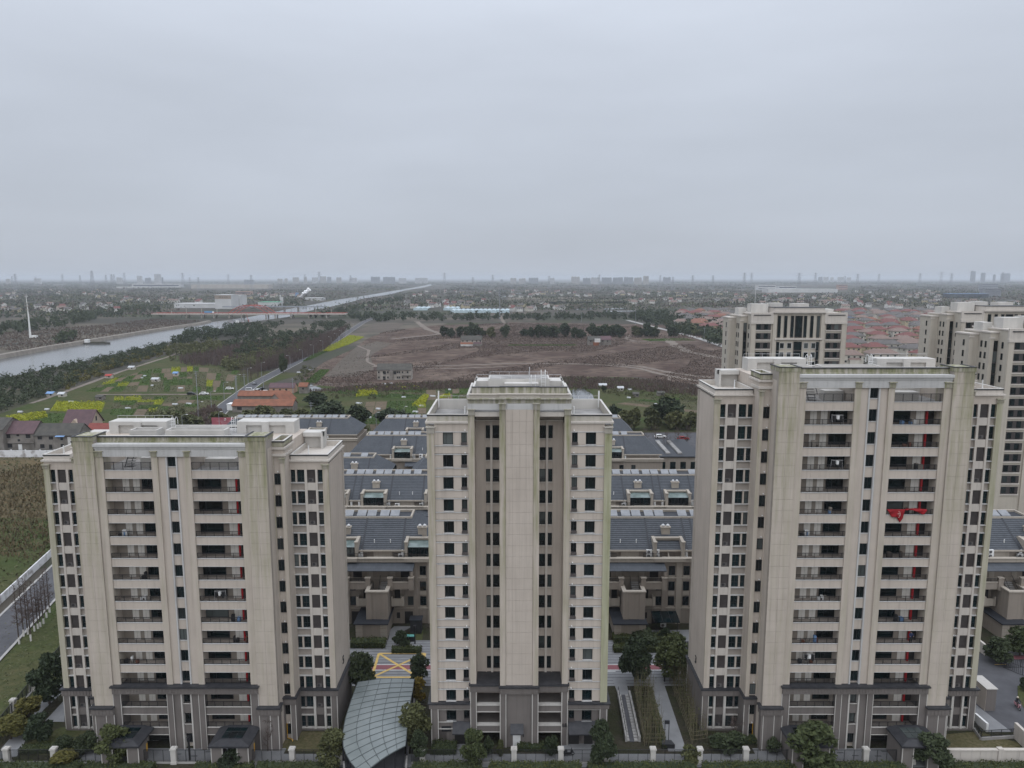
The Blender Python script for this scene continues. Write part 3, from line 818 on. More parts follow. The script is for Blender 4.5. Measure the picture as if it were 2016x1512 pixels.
    MB().box(-2.75, 2.75, -0.48, 0.6, 8.9, 9.1).build('coping', M['cap'], o)
    MB().box(-1.75, 1.75, 0.05, 0.5, 0, 8.0).build('pier_foot', G, T)
    # stepped crown
    b = MB()
    b.box(-6.7, 6.7, 0.35, 0.9, 47.15, 47.9); b.box(-2.7, 2.7, 0.18, 0.9, 47.15, 47.95)
    b.box(-1.7, 1.7, 0.12, 0.2, 47.2, 47.9)
    cr = b.build('crown_band', M['trim'], T)
    b = MB(); b.box(-6.7, 6.7, 0.6, 1.1, 47.9, 48.5); b.box(-2.7, 2.7, 0.42, 1.1, 47.96, 48.55); b.box(-6.8, 6.8, 0.2, 0.95, 48.5, 48.62); b.box(-2.8, 2.8, 0.02, 0.95, 48.56, 48.7)
    b.build('crown_step', acap, T)
    b = MB(); b.box(-6.5, 6.5, 0.9, 1.4, 48.6, 49.05); b.box(-2.6, 2.6, 0.7, 1.4, 48.66, 49.1); b.box(-6.6, 6.6, 0.6, 1.3, 49.05, 49.15); b.box(-2.7, 2.7, 0.45, 1.3, 49.1, 49.2); b.build('crown_step', M['stone_pale'], T)
    b = MB(); b.box(-6.2, 6.2, 1.1, 1.4, 49.1, 49.95); b.box(-2.55, 2.55, 0.95, 1.4, 49.15, 50.0); b.build('parapet', acap, T)
    b = MB(); b.box(-6.25, 6.25, 1.02, 1.5, 49.95, 50.02); b.box(-2.6, 2.6, 0.88, 1.5, 50.0, 50.08); b.build('coping', M['cap'], T)
    MB().box(-6.6, 6.6, 1.1, 15, 46.6, 46.8).build('roof_deck', M['roofdeck'], T)
    for s in (-1, 1):
        MB().box(s * 2.6, s * 5.85, 1.2, 3.7, 46.2, 46.6).build('recess_soffit', S, T)
        MB().box(s * 2.6, s * 5.8, 0.6, 1.25, 46.2, 46.75).build('recess_lip', M['stone_pale'], T)
        MB().box(s * 5.9, s * 6.15, 1.4, 12, 46.8, 49.9).build('roof_block', M['plaster'], T)
    b = MB(); b.box(-4.2, 4.2, 6.5, 11, 46.8, 50.3); b.box(-6.1, -4.2, 7.5, 11, 46.8, 49.9); b.box(4.2, 6.1, 7.5, 11, 46.8, 49.9); b.box(-2.0, 2.6, 5.0, 6.5, 46.8, 49.9)
    b.build('roof_block', M['plaster'], T)
    MB().box(-4.0, 4.0, 6.7, 10.8, 50.3, 50.34).build('roof_deck', M['roofdeck'], T)
    roof_rail(T, -4.1, 4.1, 10.8, 50.3); roof_rail(T, -4.1, -1.0, 6.6, 50.3); roof_rail(T, 4.3, 6.0, 10.8, 49.9); roof_rail(T, -6.0, -4.3, 10.8, 49.9)
    roof_ladder(T, 1.9, 4.9, 48.9, 1.9); roof_ladder(T, 3.3, 6.3, 48.9, 2.4)
    ob('lightning_rod', cached('brod', lambda: MB().tube((0, 0, 0), (0, 0, 2.2), 0.05).mesh('lightning_rod', M['steel'])), T, (1.4, 5.5, 49.9))
    # ground-floor entrances
    b = MB(); b.extrude_x([(-1.1, 2.5), (-1.1, 2.65), (0.1, 3.5), (0.1, 2.5)], -1.2, 0.6); b.build('door_canopy', M['cap'], T)
    box_part('door', T, -0.85, 0.2, 0.0, 0.05, 0.02, 2.2, M['white'])
    box_part('letter_box', T, 0.5, 0.66, -0.06, 0.05, 1.55, 1.95, M['black'])
    b = MB(); b.extrude_x([(-0.9, 2.4), (-0.9, 2.55), (0.75, 3.5), (0.75, 2.4)], -9.1, -6.75); b.build('door_canopy', M['cap'], T)
    b = MB(); b.extrude_x([(-1.0, 2.4), (-1.0, 2.55), (0.75, 3.5), (0.75, 2.4)], 6.75, 10.6); b.build('door_canopy', M['cap'], T)
    box_part('doorway', T, -8.9, -7.0, 0.62, 0.69, 0.02, 2.3, M['inside'])
    box_part('doorway', T, 6.9, 8.3, 0.62, 0.69, 0.02, 2.2, M['inside'])
    box_part('doorway', T, 9.0, 10.2, 0.62, 0.69, 0.02, 2.2, M['inside'])
    box_part('plaque', T, -10.7, -9.4, 0.64, 0.7, 1.9, 2.7, M['frame'])
    o = ob('house_number', text_mesh('house_number', '68', 0.75, M['black']), T, (6.25, 0.31, 3.05)); o.rotation_euler = (math.pi / 2, 0, 0)
    return T
TB = tower_b()
# ================================================================== ground of the whole place
def landcover():
    m = NT('farmland')
    p = m.pos()
    fields = m.n('ShaderNodeTexVoronoi', {'Vector': m.n('ShaderNodeMapping', {'Vector': p, 'Scale': (0.006, 0.0085, 1.0), 'Rotation': (0, 0, 0.12)}).outputs[0], 'Scale': 1.0}, distance='CHEBYCHEV')
    fr = m.n('ShaderNodeSeparateColor', {0: fields.outputs['Color']})
    ramp = m.n('ShaderNodeValToRGB', {0: fr.outputs[0]})
    el = ramp.color_ramp.elements
    el[0].position, el[0].color = 0.0, (0.050, 0.048, 0.040, 1)
    el[1].position, el[1].color = 1.0, (0.085, 0.075, 0.060, 1)
    for pos, c in ((0.25, (0.070, 0.062, 0.052)), (0.45, (0.038, 0.046, 0.026)), (0.6, (0.100, 0.086, 0.066)), (0.78, (0.045, 0.054, 0.024)), (0.9, (0.125, 0.108, 0.083))):
        e = ramp.color_ramp.elements.new(pos); e.color = (*c, 1)
    ramp.color_ramp.interpolation = 'CONSTANT'
    n1 = m.noise(0.02, 6); n2 = m.noise(0.3, 5)
    col = m.mix(m.rng(n1, 0.42, 0.6, 0.0, 0.75), ramp.outputs[0], (0.042, 0.042, 0.034))
    col = m.mix(m.rng(n2, 0.3, 0.7, 0.0, 0.45), col, (0.085, 0.075, 0.062))
    return m.fin(col, 0.95, 0.1)
M['land'] = landcover()
MB().poly([(-45000, -1500, 0), (45000, -1500, 0), (45000, 50000, 0), (-45000, 50000, 0)]).build('ground', M['land'], kind='structure')

def veg_ground(name, cols, s1=0.12, s2=1.6, bump=0.6):
    m = NT(name)
    a = m.noise(s1, 6, dist=0.6); b = m.noise(s2, 5)
    c = m.mix(m.rng(a, 0.36, 0.62), cols[0], cols[1])
    c = m.mix(m.rng(b, 0.42, 0.72), c, cols[2])
    m.bump(b, bump, 0.4)
    return m.fin(c, 0.95, 0.05)
M['brownfield'] = veg_ground('dry_weedy_soil', [(0.076, 0.052, 0.043), (0.145, 0.110, 0.089), (0.048, 0.034, 0.029)], 0.028, 0.13, 0.9)
M['bareearth'] = veg_ground('bare_earth', [(0.125, 0.105, 0.09), (0.098, 0.083, 0.071), (0.076, 0.068, 0.053)], 0.05, 0.5, 0.5)
M['track'] = veg_ground('dirt_track', [(0.225, 0.194, 0.165), (0.18, 0.154, 0.132), (0.12, 0.10, 0.088)], 0.08, 0.8, 0.3)
M['scrubland'] = veg_ground('dark_scrub_soil', [(0.075, 0.070, 0.052), (0.058, 0.062, 0.036), (0.045, 0.041, 0.034)], 0.05, 0.6, 0.8)
M['lawn'] = veg_ground('lawn', [(0.055, 0.066, 0.024), (0.082, 0.078, 0.040), (0.042, 0.050, 0.022)], 0.25, 3.0, 0.4)
M['lawn_dry'] = veg_ground('worn_lawn', [(0.125, 0.105, 0.062), (0.088, 0.080, 0.042), (0.06, 0.062, 0.028)], 0.35, 2.5, 0.4)
M['field_grass'] = veg_ground('rough_grass', [(0.046, 0.064, 0.022), (0.080, 0.074, 0.038), (0.038, 0.048, 0.02)], 0.06, 0.8, 0.6)
M['reed'] = veg_ground('dry_reeds', [(0.135, 0.098, 0.055), (0.098, 0.08, 0.05), (0.066, 0.062, 0.038)], 0.07, 1.0, 0.9)
M['mulch'] = veg_ground('planting_soil', [(0.052, 0.045, 0.034), (0.036, 0.040, 0.020), (0.03, 0.028, 0.02)], 0.4, 3.0, 0.6)
M['red_pave'] = simple('red_lane_paint', (0.235, 0.088, 0.10), (0.19, 0.075, 0.085), 0.6, 0.8)
M['yellow_paint'] = simple('yellow_road_paint', (0.58, 0.40, 0.13), (0.46, 0.32, 0.11), 1.2, 0.7)
M['white_paint'] = simple('white_road_paint', (0.62, 0.62, 0.60), (0.5, 0.5, 0.48), 1.5, 0.7)
def sheet(name, pts, z, mt, kind='structure'):
    return MB().poly([(p[0], p[1], z) for p in pts]).build(name, mt, kind=kind)
def px_sheet(name, pts, z, mt, kind='structure'):
    return sheet(name, [gp(a, b, z) for a, b in pts], z, mt, kind)

# compound: one planted sheet, paving on top
sheet('planted_ground', [(-72, 60), (150, 60), (150, 262), (-72, 262)], 0.02, M['mulch'])
lane = sheet('lane_paving', [(-26, 108.6), (29, 108.6), (29, 123.4), (-26, 123.4)], 0.05, M['pave'])
sheet('lane_paving', [(-70, 108.6), (-26.05, 108.6), (-26.05, 123.4), (-70, 123.4)], 0.05, M['pave'])
sheet('road', [(29.05, 100.0), (64.5, 100.0), (64.5, 123.4), (29.05, 123.4)], 0.05, M['asphalt'])
k = 0
yy = 109.2
while yy < 123.2:
    if not 113.2 < yy < 115.4:
        box_part('paving_joint', lane, -26, 29, yy, yy + 0.13, 0.045, 0.056, M['pave_dark'])
    yy += 0.92
box_part('red_lane_band', lane, -26, 29, 113.5, 115.0, 0.046, 0.057, M['red_pave'])
box_part('white_line', lane, -26, 29, 115.0, 115.15, 0.046, 0.058, M['white_paint'])
box_part('white_line', lane, -26, 29, 113.3, 113.45, 0.046, 0.058, M['white_paint'])
b = MB()
A, B_, C_, D_ = [Vector(gp(*p)) for p in ((746, 1287), (837, 1287), (823, 1334), (732, 1334))]
for p, q in ((A, B_), (B_, C_), (C_, D_), (D_, A), (A, C_), (B_, D_)):
    b.strip([p, q], 0.42, 0.062 if (p, q) in ((A, C_),) else 0.066)
    b.strip([p, q], 0.42, 0.070)
bm = MB()
for i, (p, q) in enumerate(((A, B_), (B_, C_), (C_, D_), (D_, A), (A, C_), (B_, D_))):
    bm.strip([p, q], 0.42, 0.060 + 0.004 * i)
bm.build('yellow_box_marking', M['yellow_paint'], lane)
box_part('white_line', lane, 14.2, 17.0, 112.9, 113.05, 0.046, 0.062, M['white_paint'])

# ================================================================== rows of slate-roofed terraces
def slate():
    m = NT('blue_grey_slate')
    p = m.pos(True)
    br = m.n('ShaderNodeTexBrick', {'Vector': m.n('ShaderNodeMapping', {'Vector': p, 'Scale': (1, 1, 1), 'Rotation': (math.pi / 2, 0, 0)}).outputs[0],
        'Color1': (0.058, 0.065, 0.076, 1), 'Color2': (0.043, 0.049, 0.058, 1), 'Mortar': (0.028, 0.03, 0.036, 1), 'Scale': 1.0, 'Mortar Size': 0.012, 'Brick Width': 0.42, 'Row Height': 0.262})
    f = m.noise(0.35, 5)
    col = m.mix(m.rng(f, 0.35, 0.7, 0.0, 0.4), br.outputs[0], (0.076, 0.082, 0.092))
    return m.fin(col, 0.6, 0.35)
M['slate'] = slate()
M['solar'] = simple('solar_panel_glass', (0.20, 0.205, 0.215), (0.15, 0.155, 0.165), 0.8, 0.15, 0.8)
M['lead'] = simple('lead_valley', (0.028, 0.031, 0.038), None, 1.5, 0.5)
M['terr_stone'] = stone('terrace_house_stone', (0.285, 0.248, 0.21), (0.245, 0.212, 0.18))
M['terr_pale'] = stone('terrace_house_coping', (0.375, 0.335, 0.285), (0.325, 0.29, 0.245))
M['sun_glass'] = simple('conservatory_roof', (0.16, 0.20, 0.19), (0.11, 0.14, 0.135), 0.8, 0.15, 0.5)
def water_tank():
    return cached('tank', lambda: MB().tube((0, 0, 0), (0, 0, 1.5), 0.27, None, 12).tube((0, 0, 1.5), (0, 0, 1.56), 0.27, 0.12, 12).mesh('water_heater', M['white']))
def chimney(parent, x, y, z):
    b = MB().box(x - 0.8, x + 0.8, y - 0.4, y + 0.4, z - 1.6, z + 0.55).box(x - 0.95, x + 0.95, y - 0.52, y + 0.52, z + 0.55, z + 0.75)
    c = b.build('chimney', M['terr_pale'], parent)
    for dx in (-0.45, 0.45):
        o = ob('cowl', cached('cowl', lambda: MB().tube((0, 0, 0), (0, 0, 0.2), 0.14, 0.14, 8).tube((0, 0, 0.2), (0, 0, 0.34), 0.34, 0.28, 8).tube((0, 0, 0.34), (0, 0, 0.5), 0.28, 0.08, 8).mesh('cowl', M['steel'])), c, (x + dx, y, z + 0.75))
def terrace_row(name, x0, x1, Y0, mods, label, full, hipl=True, hipr=True, group=None):
    """long block: facade at Y0 facing the camera; mods = centre x of each stair/dormer bay"""
    T = thing(name, ((x0 + x1) / 2, Y0, 0), label, 'terraced houses')
    cx = (x0 + x1) / 2
    L0, L1 = x0 - cx, x1 - cx
    ms = [m_ - cx for m_ in mods]
    st, pale = M['terr_stone'], M['terr_pale']
    MB().box(L0, L1, 0, 17.5, 0, 12.3).build('wall', st, T)
    MB().box(L0 + 0.8, L1 - 0.8, 1.7, 16, 12.3, 14.0).build('attic_wall', st, T)
    b = MB(); b.box(L0 - 0.2, L1 + 0.2, -0.35, 0.4, 12.1, 12.75); b.box(L0 - 0.3, L1 + 0.3, -0.5, 0.4, 12.75, 12.9)
    b.build('cornice', pale, T)
    MB().box(L0, L1, 0.4, 1.7, 12.3, 12.36).build('terrace_floor', M['concrete'], T)
    # roof in stepped courses
    b = MB()
    zl, zh, yl, yh, ybh, ybl = 13.9, 18.1, 1.2, 7.2, 11.2, 17.0
    hl = 4.2 if hipl else 0.0; hr = 4.2 if hipr else 0.0
    nc = 16
    for i in range(nc):
        a, c = i / nc, (i + 1) / nc
        for (ya, yb_, flip) in ((yl, yh, False), (ybl, ybh, True)):
            y0_, y1_ = ya + (yb_ - ya) * a, ya + (yb_ - ya) * c
            za, zb = zl + (zh - zl) * a + 0.065, zl + (zh - zl) * c
            xa0, xa1 = L0 + hl * a, L1 - hr * a; xb0, xb1 = L0 + hl * c, L1 - hr * c
            q = [(xa0, y0_, za), (xa1, y0_, za), (xb1, y1_, zb), (xb0, y1_, zb)]
            b.poly(q if not flip else q[::-1])
            q = [(xa0, y0_, za - 0.11), (xa1, y0_, za - 0.11), (xa1, y0_, za), (xa0, y0_, za)]
            b.poly(q if not flip else q[::-1])
        for (hh, xe, sg) in ((hl, L0, 1), (hr, L1, -1)):
            xa, xb = xe + sg * hh * a, xe + sg * hh * c
            ya, yb_ = yl + (yh - yl) * a, yl + (yh - yl) * c
            y2, y3 = ybl + (ybh - ybl) * a, ybl + (ybh - ybl) * c
            za, zb = zl + (zh - zl) * a + 0.03, zl + (zh - zl) * c
            q = [(xa, y2, za), (xa, ya, za), (xb, yb_, zb), (xb, y3, zb)]
            b.poly(q if sg > 0 else q[::-1])
    roof = b.build('roof', M['slate'], T)
    roof['kind'] = 'stuff'
    MB().box(L0 + hl, L1 - hr, yh, ybh, zh - 0.3, zh - 0.02).build('flat_roof', M['lead'], T)
    b = MB(); b.box(L0 + hl - 0.1, L1 - hr + 0.1, yh - 0.15, yh + 0.15, zh - 0.25, zh + 0.22); b.box(L0 + hl - 0.1, L1 - hr + 0.1, ybh - 0.2, ybh + 0.2, zh - 0.25, zh + 0.35)
    b.box(L0 + hl - 0.1, L0 + hl + 0.25, yh + .15, ybh - .2, zh - 0.25, zh + 0.34); b.box(L1 - hr - 0.25, L1 - hr + 0.1, yh + .15, ybh - .2, zh - 0.25, zh + 0.34)
    b.build('ridge_kerb', pale, T)
    b = MB(); b.box(L0, L1, yl - 0.25, yl + 0.1, zl - 0.25, zl + 0.02); b.build('gutter', pale, T)
    # solar panels in two ranks of pairs
    x = L0 + hl + 0.6
    i = 0
    while x < L1 - hr - 2.2:
        if i % 9 != 7:
            pm = cached('solar', lambda: MB().poly([(0, 0, 0.06), (1.75, 0, 0.06), (1.75, 1.6, 0.72), (0, 1.6, 0.72)]).poly([(0, 1.6, 0.68), (1.75, 1.6, 0.68), (1.75, 0, 0.02), (0, 0, 0.02)]).poly([(0, 0, .02), (1.75, 0, .02), (1.75, 0, .06), (0, 0, .06)]).box(0.1, 0.16, 1.5, 1.56, -0.2, 0.6).box(1.6, 1.66, 1.5, 1.56, -0.2, 0.6).mesh('solar_panel', M['solar']))
            ob('solar_panel', pm, T, (x, yh + 0.9, zh + 0.05))
        x += 2.0 if i % 2 else 2.5
        i += 1
    # dark valleys running up the slope
    for m_ in ms:
        for dx in (-10.7, -3.7, 3.7, 10.7):
            xx = m_ + dx
            if L0 + 4 < xx < L1 - 4:
                vb = MB(); vb.poly([(xx - .17, yl, zl + .12), (xx + .17, yl, zl + .12), (xx + .17, yh, zh + .1), (xx - .17, yh, zh + .1)])
                vb.box(xx - 0.17, xx - 0.12, yl, yl + .3, zl, zl + .12)
                vb.build('roof_valley', M['lead'], T)
        for k_, dx in enumerate((-1.6, 1.4)):
            xx = m_ + dx
            if L0 + 3 < xx < L1 - 3:
                ob('vent_stub', cached('vstub', lambda: MB().tube((0, 0, 0), (0, 0, 0.7), 0.09, None, 6).mesh('vent_stub', M['white'])), T, (xx, yl + 1.3, zl + 0.9))
    # dormers, conservatories, terraces between
    for j, m_ in enumerate(ms):
        for side in (-1, 1):
            xd = m_ + side * 7.2
            if xd < L0 + 1.2 or xd > L1 - 1.2: continue
            b = MB()
            for s in (-1, 1):
                b.extrude_x([(0.35, 12.4), (0.35, 15.6), (3.2, 15.9), (3.6, 15.6), (3.6, 12.4)][::-1], xd + s * 2.6 - 0.28, xd + s * 2.6 + 0.28)
                b.box(xd + s * 2.6 - 0.36, xd + s * 2.6 + 0.36, 0.25, 0.95, 15.6, 15.75)
            b.box(xd - 2.4, xd + 2.4, 2.9, 3.4, 12.4, 15.6); b.box(xd - 2.5, xd + 2.5, 2.7, 3.4, 15.4, 15.72)
            d = b.build('dormer', pale, T)
            chimney(T, xd, 4.4, 16.6)
            if (Y0 != 130 and random.random() < 0.75) or (Y0 == 130 and x0 < 0):
                g = MB(); g.box(xd - 2.2, xd + 2.2, 0.5, 2.8, 12.4, 14.7)
                cg = g.build('conservatory', M['glass'], T)
                g = MB()
                for t in np.linspace(-2.2, 2.2, 7): g.box(xd + t - 0.05, xd + t + 0.05, 0.42, 0.5, 12.4, 14.7)
                g.box(xd - 2.25, xd + 2.25, 0.43, 0.5, 14.6, 14.75); g.box(xd - 2.25, xd + 2.25, 0.435, 0.5, 13.3, 13.38)
                g.build('glazing_bars', M['black'], cg)
                MB().poly([(xd - 2.3, 0.3, 14.76), (xd + 2.3, 0.3, 14.76), (xd + 2.3, 2.9, 15.2), (xd - 2.3, 2.9, 15.2)]).build('glass_roof', M['sun_glass'], cg)
            else:
                add_window(T, xd - 1.3, 2.8, 13.7, 0.8, 1.5); add_window(T, xd + 1.3, 2.8, 13.7, 0.8, 1.5)
                MB().extrude_x([(0.4, 12.4), (0.4, 12.7), (2.9, 14.9), (2.9, 12.4)][::-1], xd - 0.1, xd + 0.1).build('party_screen', pale, T)
            b = MB(); b.box(xd - 2.9, xd + 2.9, -0.75, 0.3, 12.3, 12.95); b.build('parapet', pale, T)
            for dx in (-3.4, 3.4): ob('water_heater', water_tank(), T, (xd + dx, 1.3, 12.4))
        for dx in (-4.6, -1.9, 3.6, 5.0):
            if random.random() < 0.75:
                a = ob('air_conditioner', ac_mesh(), T, (m_ + dx, 0.9, 12.45), 0, scale=1.25)
                if random.random() < 0.5: ob('air_conditioner', ac_mesh(), T, (m_ + dx, 0.9, 13.25), 0, scale=1.2)
        for dx in (-6.0, 2.4):
            ob('terrace_railing', railing_mesh(3.4, 0.75, 0.2), T, (m_ + dx, 0.15, 12.9))
        MB().box(m_ - 1.6, m_ + 1.8, 1.4, 1.75, 12.4, 13.7).build('wall_panel', pale, T)
        # top-floor loggias flanking the stair, slate awning
        b = MB(); b.extrude_x([(-2.6, 11.25), (-2.6, 11.37), (0.02, 12.05), (0.02, 11.25)][::-1], m_ - 6.2, m_ + 6.2); b.build('awning', M['slate'], T)
        if not full: 
            for dx in (-9.4, -12.8, 9.4, 12.8):
                if L0 + 1 < m_ + dx < L1 - 1: add_window(T, m_ + dx, -0.06, 10.2, 1.2, 1.8)
            continue
        for s in (-1, 1):
            b = MB()
            xa, xb = m_ + s * 2.0, m_ + s * 6.0
            b.box(xa, xb, -2.4, 0, 8.3, 8.6); b.box(xa, xb, -2.5, -2.25, 7.8, 9.1); b.box(xb - s * 0.25, xb, -2.25, 0, 7.8, 9.1)
            b.box(xa - s * 0.4, xa + s * 0.45, -2.75, -2.1, 7.7, 10.0); b.box(xb - s * 0.6, xb + s * 0.25, -2.75, -2.1, 7.7, 10.0)
            b.box(xb - 0.25, xb + 0.25, -2.6, -2.2, 10.0, 11.2)
            lo = b.build('loggia', st, T)
            MB().box(xa, xb, -2.6, -2.2, 9.1, 9.25).box(xa - s * 0.5, xa + s * 0.55, -2.85, -2.0, 10.0, 10.12).box(xb - s * 0.7, xb + s * 0.35, -2.85, -2.0, 10.001, 10.12).build('coping', pale, lo)
            box_part('doorway', T, m_ + s * 3.6, m_ + s * 5.2, -0.06, -0.003, 8.7, 10.9, M['inside'])
            box_part('wall_panel', T, m_ + s * 1.6, m_ + s * 2.6, -0.08, -0.003, 8.7, 11.0, pale)
            ob('railing', railing_mesh(3.0, 0.6, 0.2), T, (min(m_ + s * 2.5, m_ + s * 5.5), -2.35, 9.25))
            # mid-floor rounded balcony
            b = MB(); xa, xb = m_ + s * 2.1, m_ + s * 4.3
            b.box(xa, xb, -1.7, 0, 4.6, 4.8); b.box(xa, xb, -1.8, -1.6, 4.3, 5.7); b.box(xb - s * .2, xb, -1.6, 0, 4.3, 5.7)
            b.box(xa - .05, xa + .3 * s, -1.95, -1.5, 4.3, 6.1); b.box(xb - s * .4, xb + s * .1, -1.95, -1.5, 4.3, 6.1)
            b.build('balcony', pale, T)
            box_part('doorway', T, m_ + s * 2.4, m_ + s * 3.4, -0.06, -0.003, 4.8, 7.0, M['inside'])
            for zc in (4.5, 7.4): add_window(T, m_ + s * 5.4, -0.08, zc, 1.15, 1.7)
            for xo in (7.7, 10.4, 12.9):
                if L0 + 1 < m_ + s * xo < L1 - 1 and (s > 0 or j == 0 or xo < 11.4):
                    for zc in (4.5, 7.4, 10.4):
                        add_window(T, m_ + s * xo, -0.08, zc, 1.15, 1.75)
                        box_part('wall_panel', T, m_ + s * xo - 0.57, m_ + s * xo + 0.57, -0.05, -0.003, zc - 1.75, zc - 0.95, pale)
            box_part('door', T, m_ + s * 4.2, m_ + s * 5.7, -0.07, -0.003, 0.05, 2.4, M['inside'])
            box_part('window', T, m_ + s * 2.7, m_ + s * 3.3, -0.07, -0.003, 1.1, 2.2, M['inside'])
            b = MB(); b.box(m_ + s * 6.3 - 0.45, m_ + s * 6.3 + 0.45, -0.22, 0, 0, 12.1); b.box(m_ + s * 9.05 - 0.5, m_ + s * 9.05 + 0.5, -0.14, 0, 0, 12.1)
            b2 = b
            box_part('pilaster', T, m_ + s * 6.3 - 0.4, m_ + s * 6.3 + 0.4, -0.2, -0.003, 0, 12.1, st)
            box_part('pilaster', T, m_ + s * 9.05 - 0.5, m_ + s * 9.05 + 0.5, -0.14, -0.003, 0, 12.1, pale)
        for zz in (3.0, 8.9):
            box_part('string_course', T, m_ - 6.0, m_ + 13.5, -0.16, -0.004, zz, zz + 0.16, pale)
        # garage porch and stair shaft
        b = MB(); b.box(m_ - 3.6, m_ + 1.9, -6.4, -0.01, 0, 3.0); g = b.build('porch_block', st, T)
        MB().box(m_ - 3.95, m_ + 2.2, -6.75, 0.0, 3.0, 3.22).build('porch_roof', M['lead'], g)
        for xq in (m_ - 3.65, m_ + 0.75):
            for q in range(4):
                box_part('quoin', g, xq, xq + 1.2, -6.48, -6.4, 0.1 + q * 0.72, 0.72 + q * 0.72, pale)
        b = MB()
        for (xa, xb, ya, yb_) in ((-1.9, 1.9, -4.9, -4.5), (-1.9, -1.5, -4.5, 0), (1.5, 1.9, -4.5, 0)):
            b.box(m_ + xa, m_ + xb, ya, yb_, 3.2, 8.3)
        b.box(m_ - 1.98, m_ - 0.95, -5.0, -4.9, 3.2, 8.3); b.box(m_ + 0.95, m_ + 1.98, -5.0, -4.9, 3.2, 8.3)
        sh = b.build('stair_shaft', st, T)
        b = MB(); b.box(m_ - 2.1, m_ + 2.1, -5.12, -4.4, 8.3, 8.55); b.box(m_ - 2.1, m_ - 1.4, -4.4, -1.5, 8.3, 8.549); b.box(m_ + 1.4, m_ + 2.1, -4.4, -1.5, 8.3, 8.549)
        b.build('coping', pale, sh)
        for q in range(12):
            box_part('stair_tread', sh, m_ + 0.0, m_ + 1.45, -4.3 + q * 0.33, -3.95 + q * 0.33, 5.0 + q * 0.29, 5.2 + q * 0.29, M['concrete'])
        MB().tube((m_ - 0.1, -4.3, 6.1), (m_ - 0.1, -0.4, 9.6), 0.04).tube((m_ + 1.42, -4.3, 6.1), (m_ + 1.42, -0.4, 9.6), 0.04).build('handrail', M['black'], sh)
    return T
MODS = [-93.0, -70.2, -47.25, -24.2, -1.2, 21.9, 44.9, 67.9, 90.9]
def row(x0, x1, Y0, label, full=False, **k):
    terrace_row('terraced_houses', x0, x1, Y0, [m_ for m_ in MODS if x0 + 3 < m_ < x1 - 3], label, full, **k)
row(-60, -15.2, 130, 'slate-roofed terrace with a stair tower, behind and between the left and middle towers', True)
row(9.5, 104, 130, 'slate-roofed terrace with stair towers, nearest row right of the middle tower', True)
row(-62, 108, 161, 'second row of slate-roofed terraced houses, long and unbroken')
row(-62, -31.5, 178, 'short slate-roofed terrace in the third row, left of its gap')
row(-26.5, 6, 178, 'short slate-roofed terrace in the third row, right of its gap')
row(-47, 43, 205, 'slate-roofed terrace in the fourth row with small chimneys')
row(-46, 40, 232, 'rearmost slate-roofed terrace, farthest from the towers')
row(-96, -50, 232, 'slate-roofed terrace behind the left tower, beside the red billboard')
# ================================================================== vegetation kit
def leaf_mat(name, c1, c2, c3, rnd=0.5):
    m = NT(name)
    oi = m.n('ShaderNodeObjectInfo').outputs['Random']
    f = m.noise(0.9, 3); g = m.noise(7.0, 2)
    col = m.mix(m.rng(f, 0.35, 0.65), c1, c2)
    col = m.mix(m.rng(g, 0.4, 0.7, 0.0, 0.7), col, c3)
    col = m.mix(m.rng(oi, 0.35, 1, 0.0, rnd), col, c3)
    col = m.mix(m.rng(oi, 0.0, 0.35, rnd, 0.0), col, c2)
    return m.fin(col, 0.75, 0.2)
M['leaf'] = leaf_mat('camphor_leaves', (0.060, 0.075, 0.030), (0.038, 0.052, 0.024), (0.090, 0.098, 0.037))
M['leaf_dark'] = leaf_mat('dark_evergreen_leaves', (0.034, 0.048, 0.025), (0.024, 0.036, 0.020), (0.058, 0.070, 0.034))
M['leaf_yellow'] = leaf_mat('bronze_green_leaves', (0.088, 0.084, 0.024), (0.056, 0.060, 0.020), (0.13, 0.11, 0.030))
M['leaf_orange'] = leaf_mat('orange_tinged_leaves', (0.15, 0.105, 0.022), (0.085, 0.07, 0.020), (0.20, 0.15, 0.03))
M['leaf_olive'] = leaf_mat('olive_leaves', (0.074, 0.082, 0.034), (0.054, 0.060, 0.029), (0.108, 0.108, 0.044))
M['hedge'] = leaf_mat('hedge_leaves', (0.050, 0.065, 0.023), (0.035, 0.045, 0.020), (0.082, 0.088, 0.028))
M['bark'] = simple('bark', (0.085, 0.068, 0.055), (0.055, 0.045, 0.038), 3.0, 0.95)
M['bark_pale'] = simple('pale_bark', (0.17, 0.15, 0.135), (0.12, 0.105, 0.095), 2.0, 0.95)
M['twig'] = simple('bare_twigs', (0.098, 0.070, 0.060), (0.07, 0.051, 0.046), 0.8, 0.95)
M['limewash'] = simple('limewashed_trunk', (0.6, 0.58, 0.55), None, 2, 0.9)
M['bamboo'] = simple('dry_bamboo', (0.15, 0.125, 0.078), (0.095, 0.085, 0.05), 1.5, 0.7)

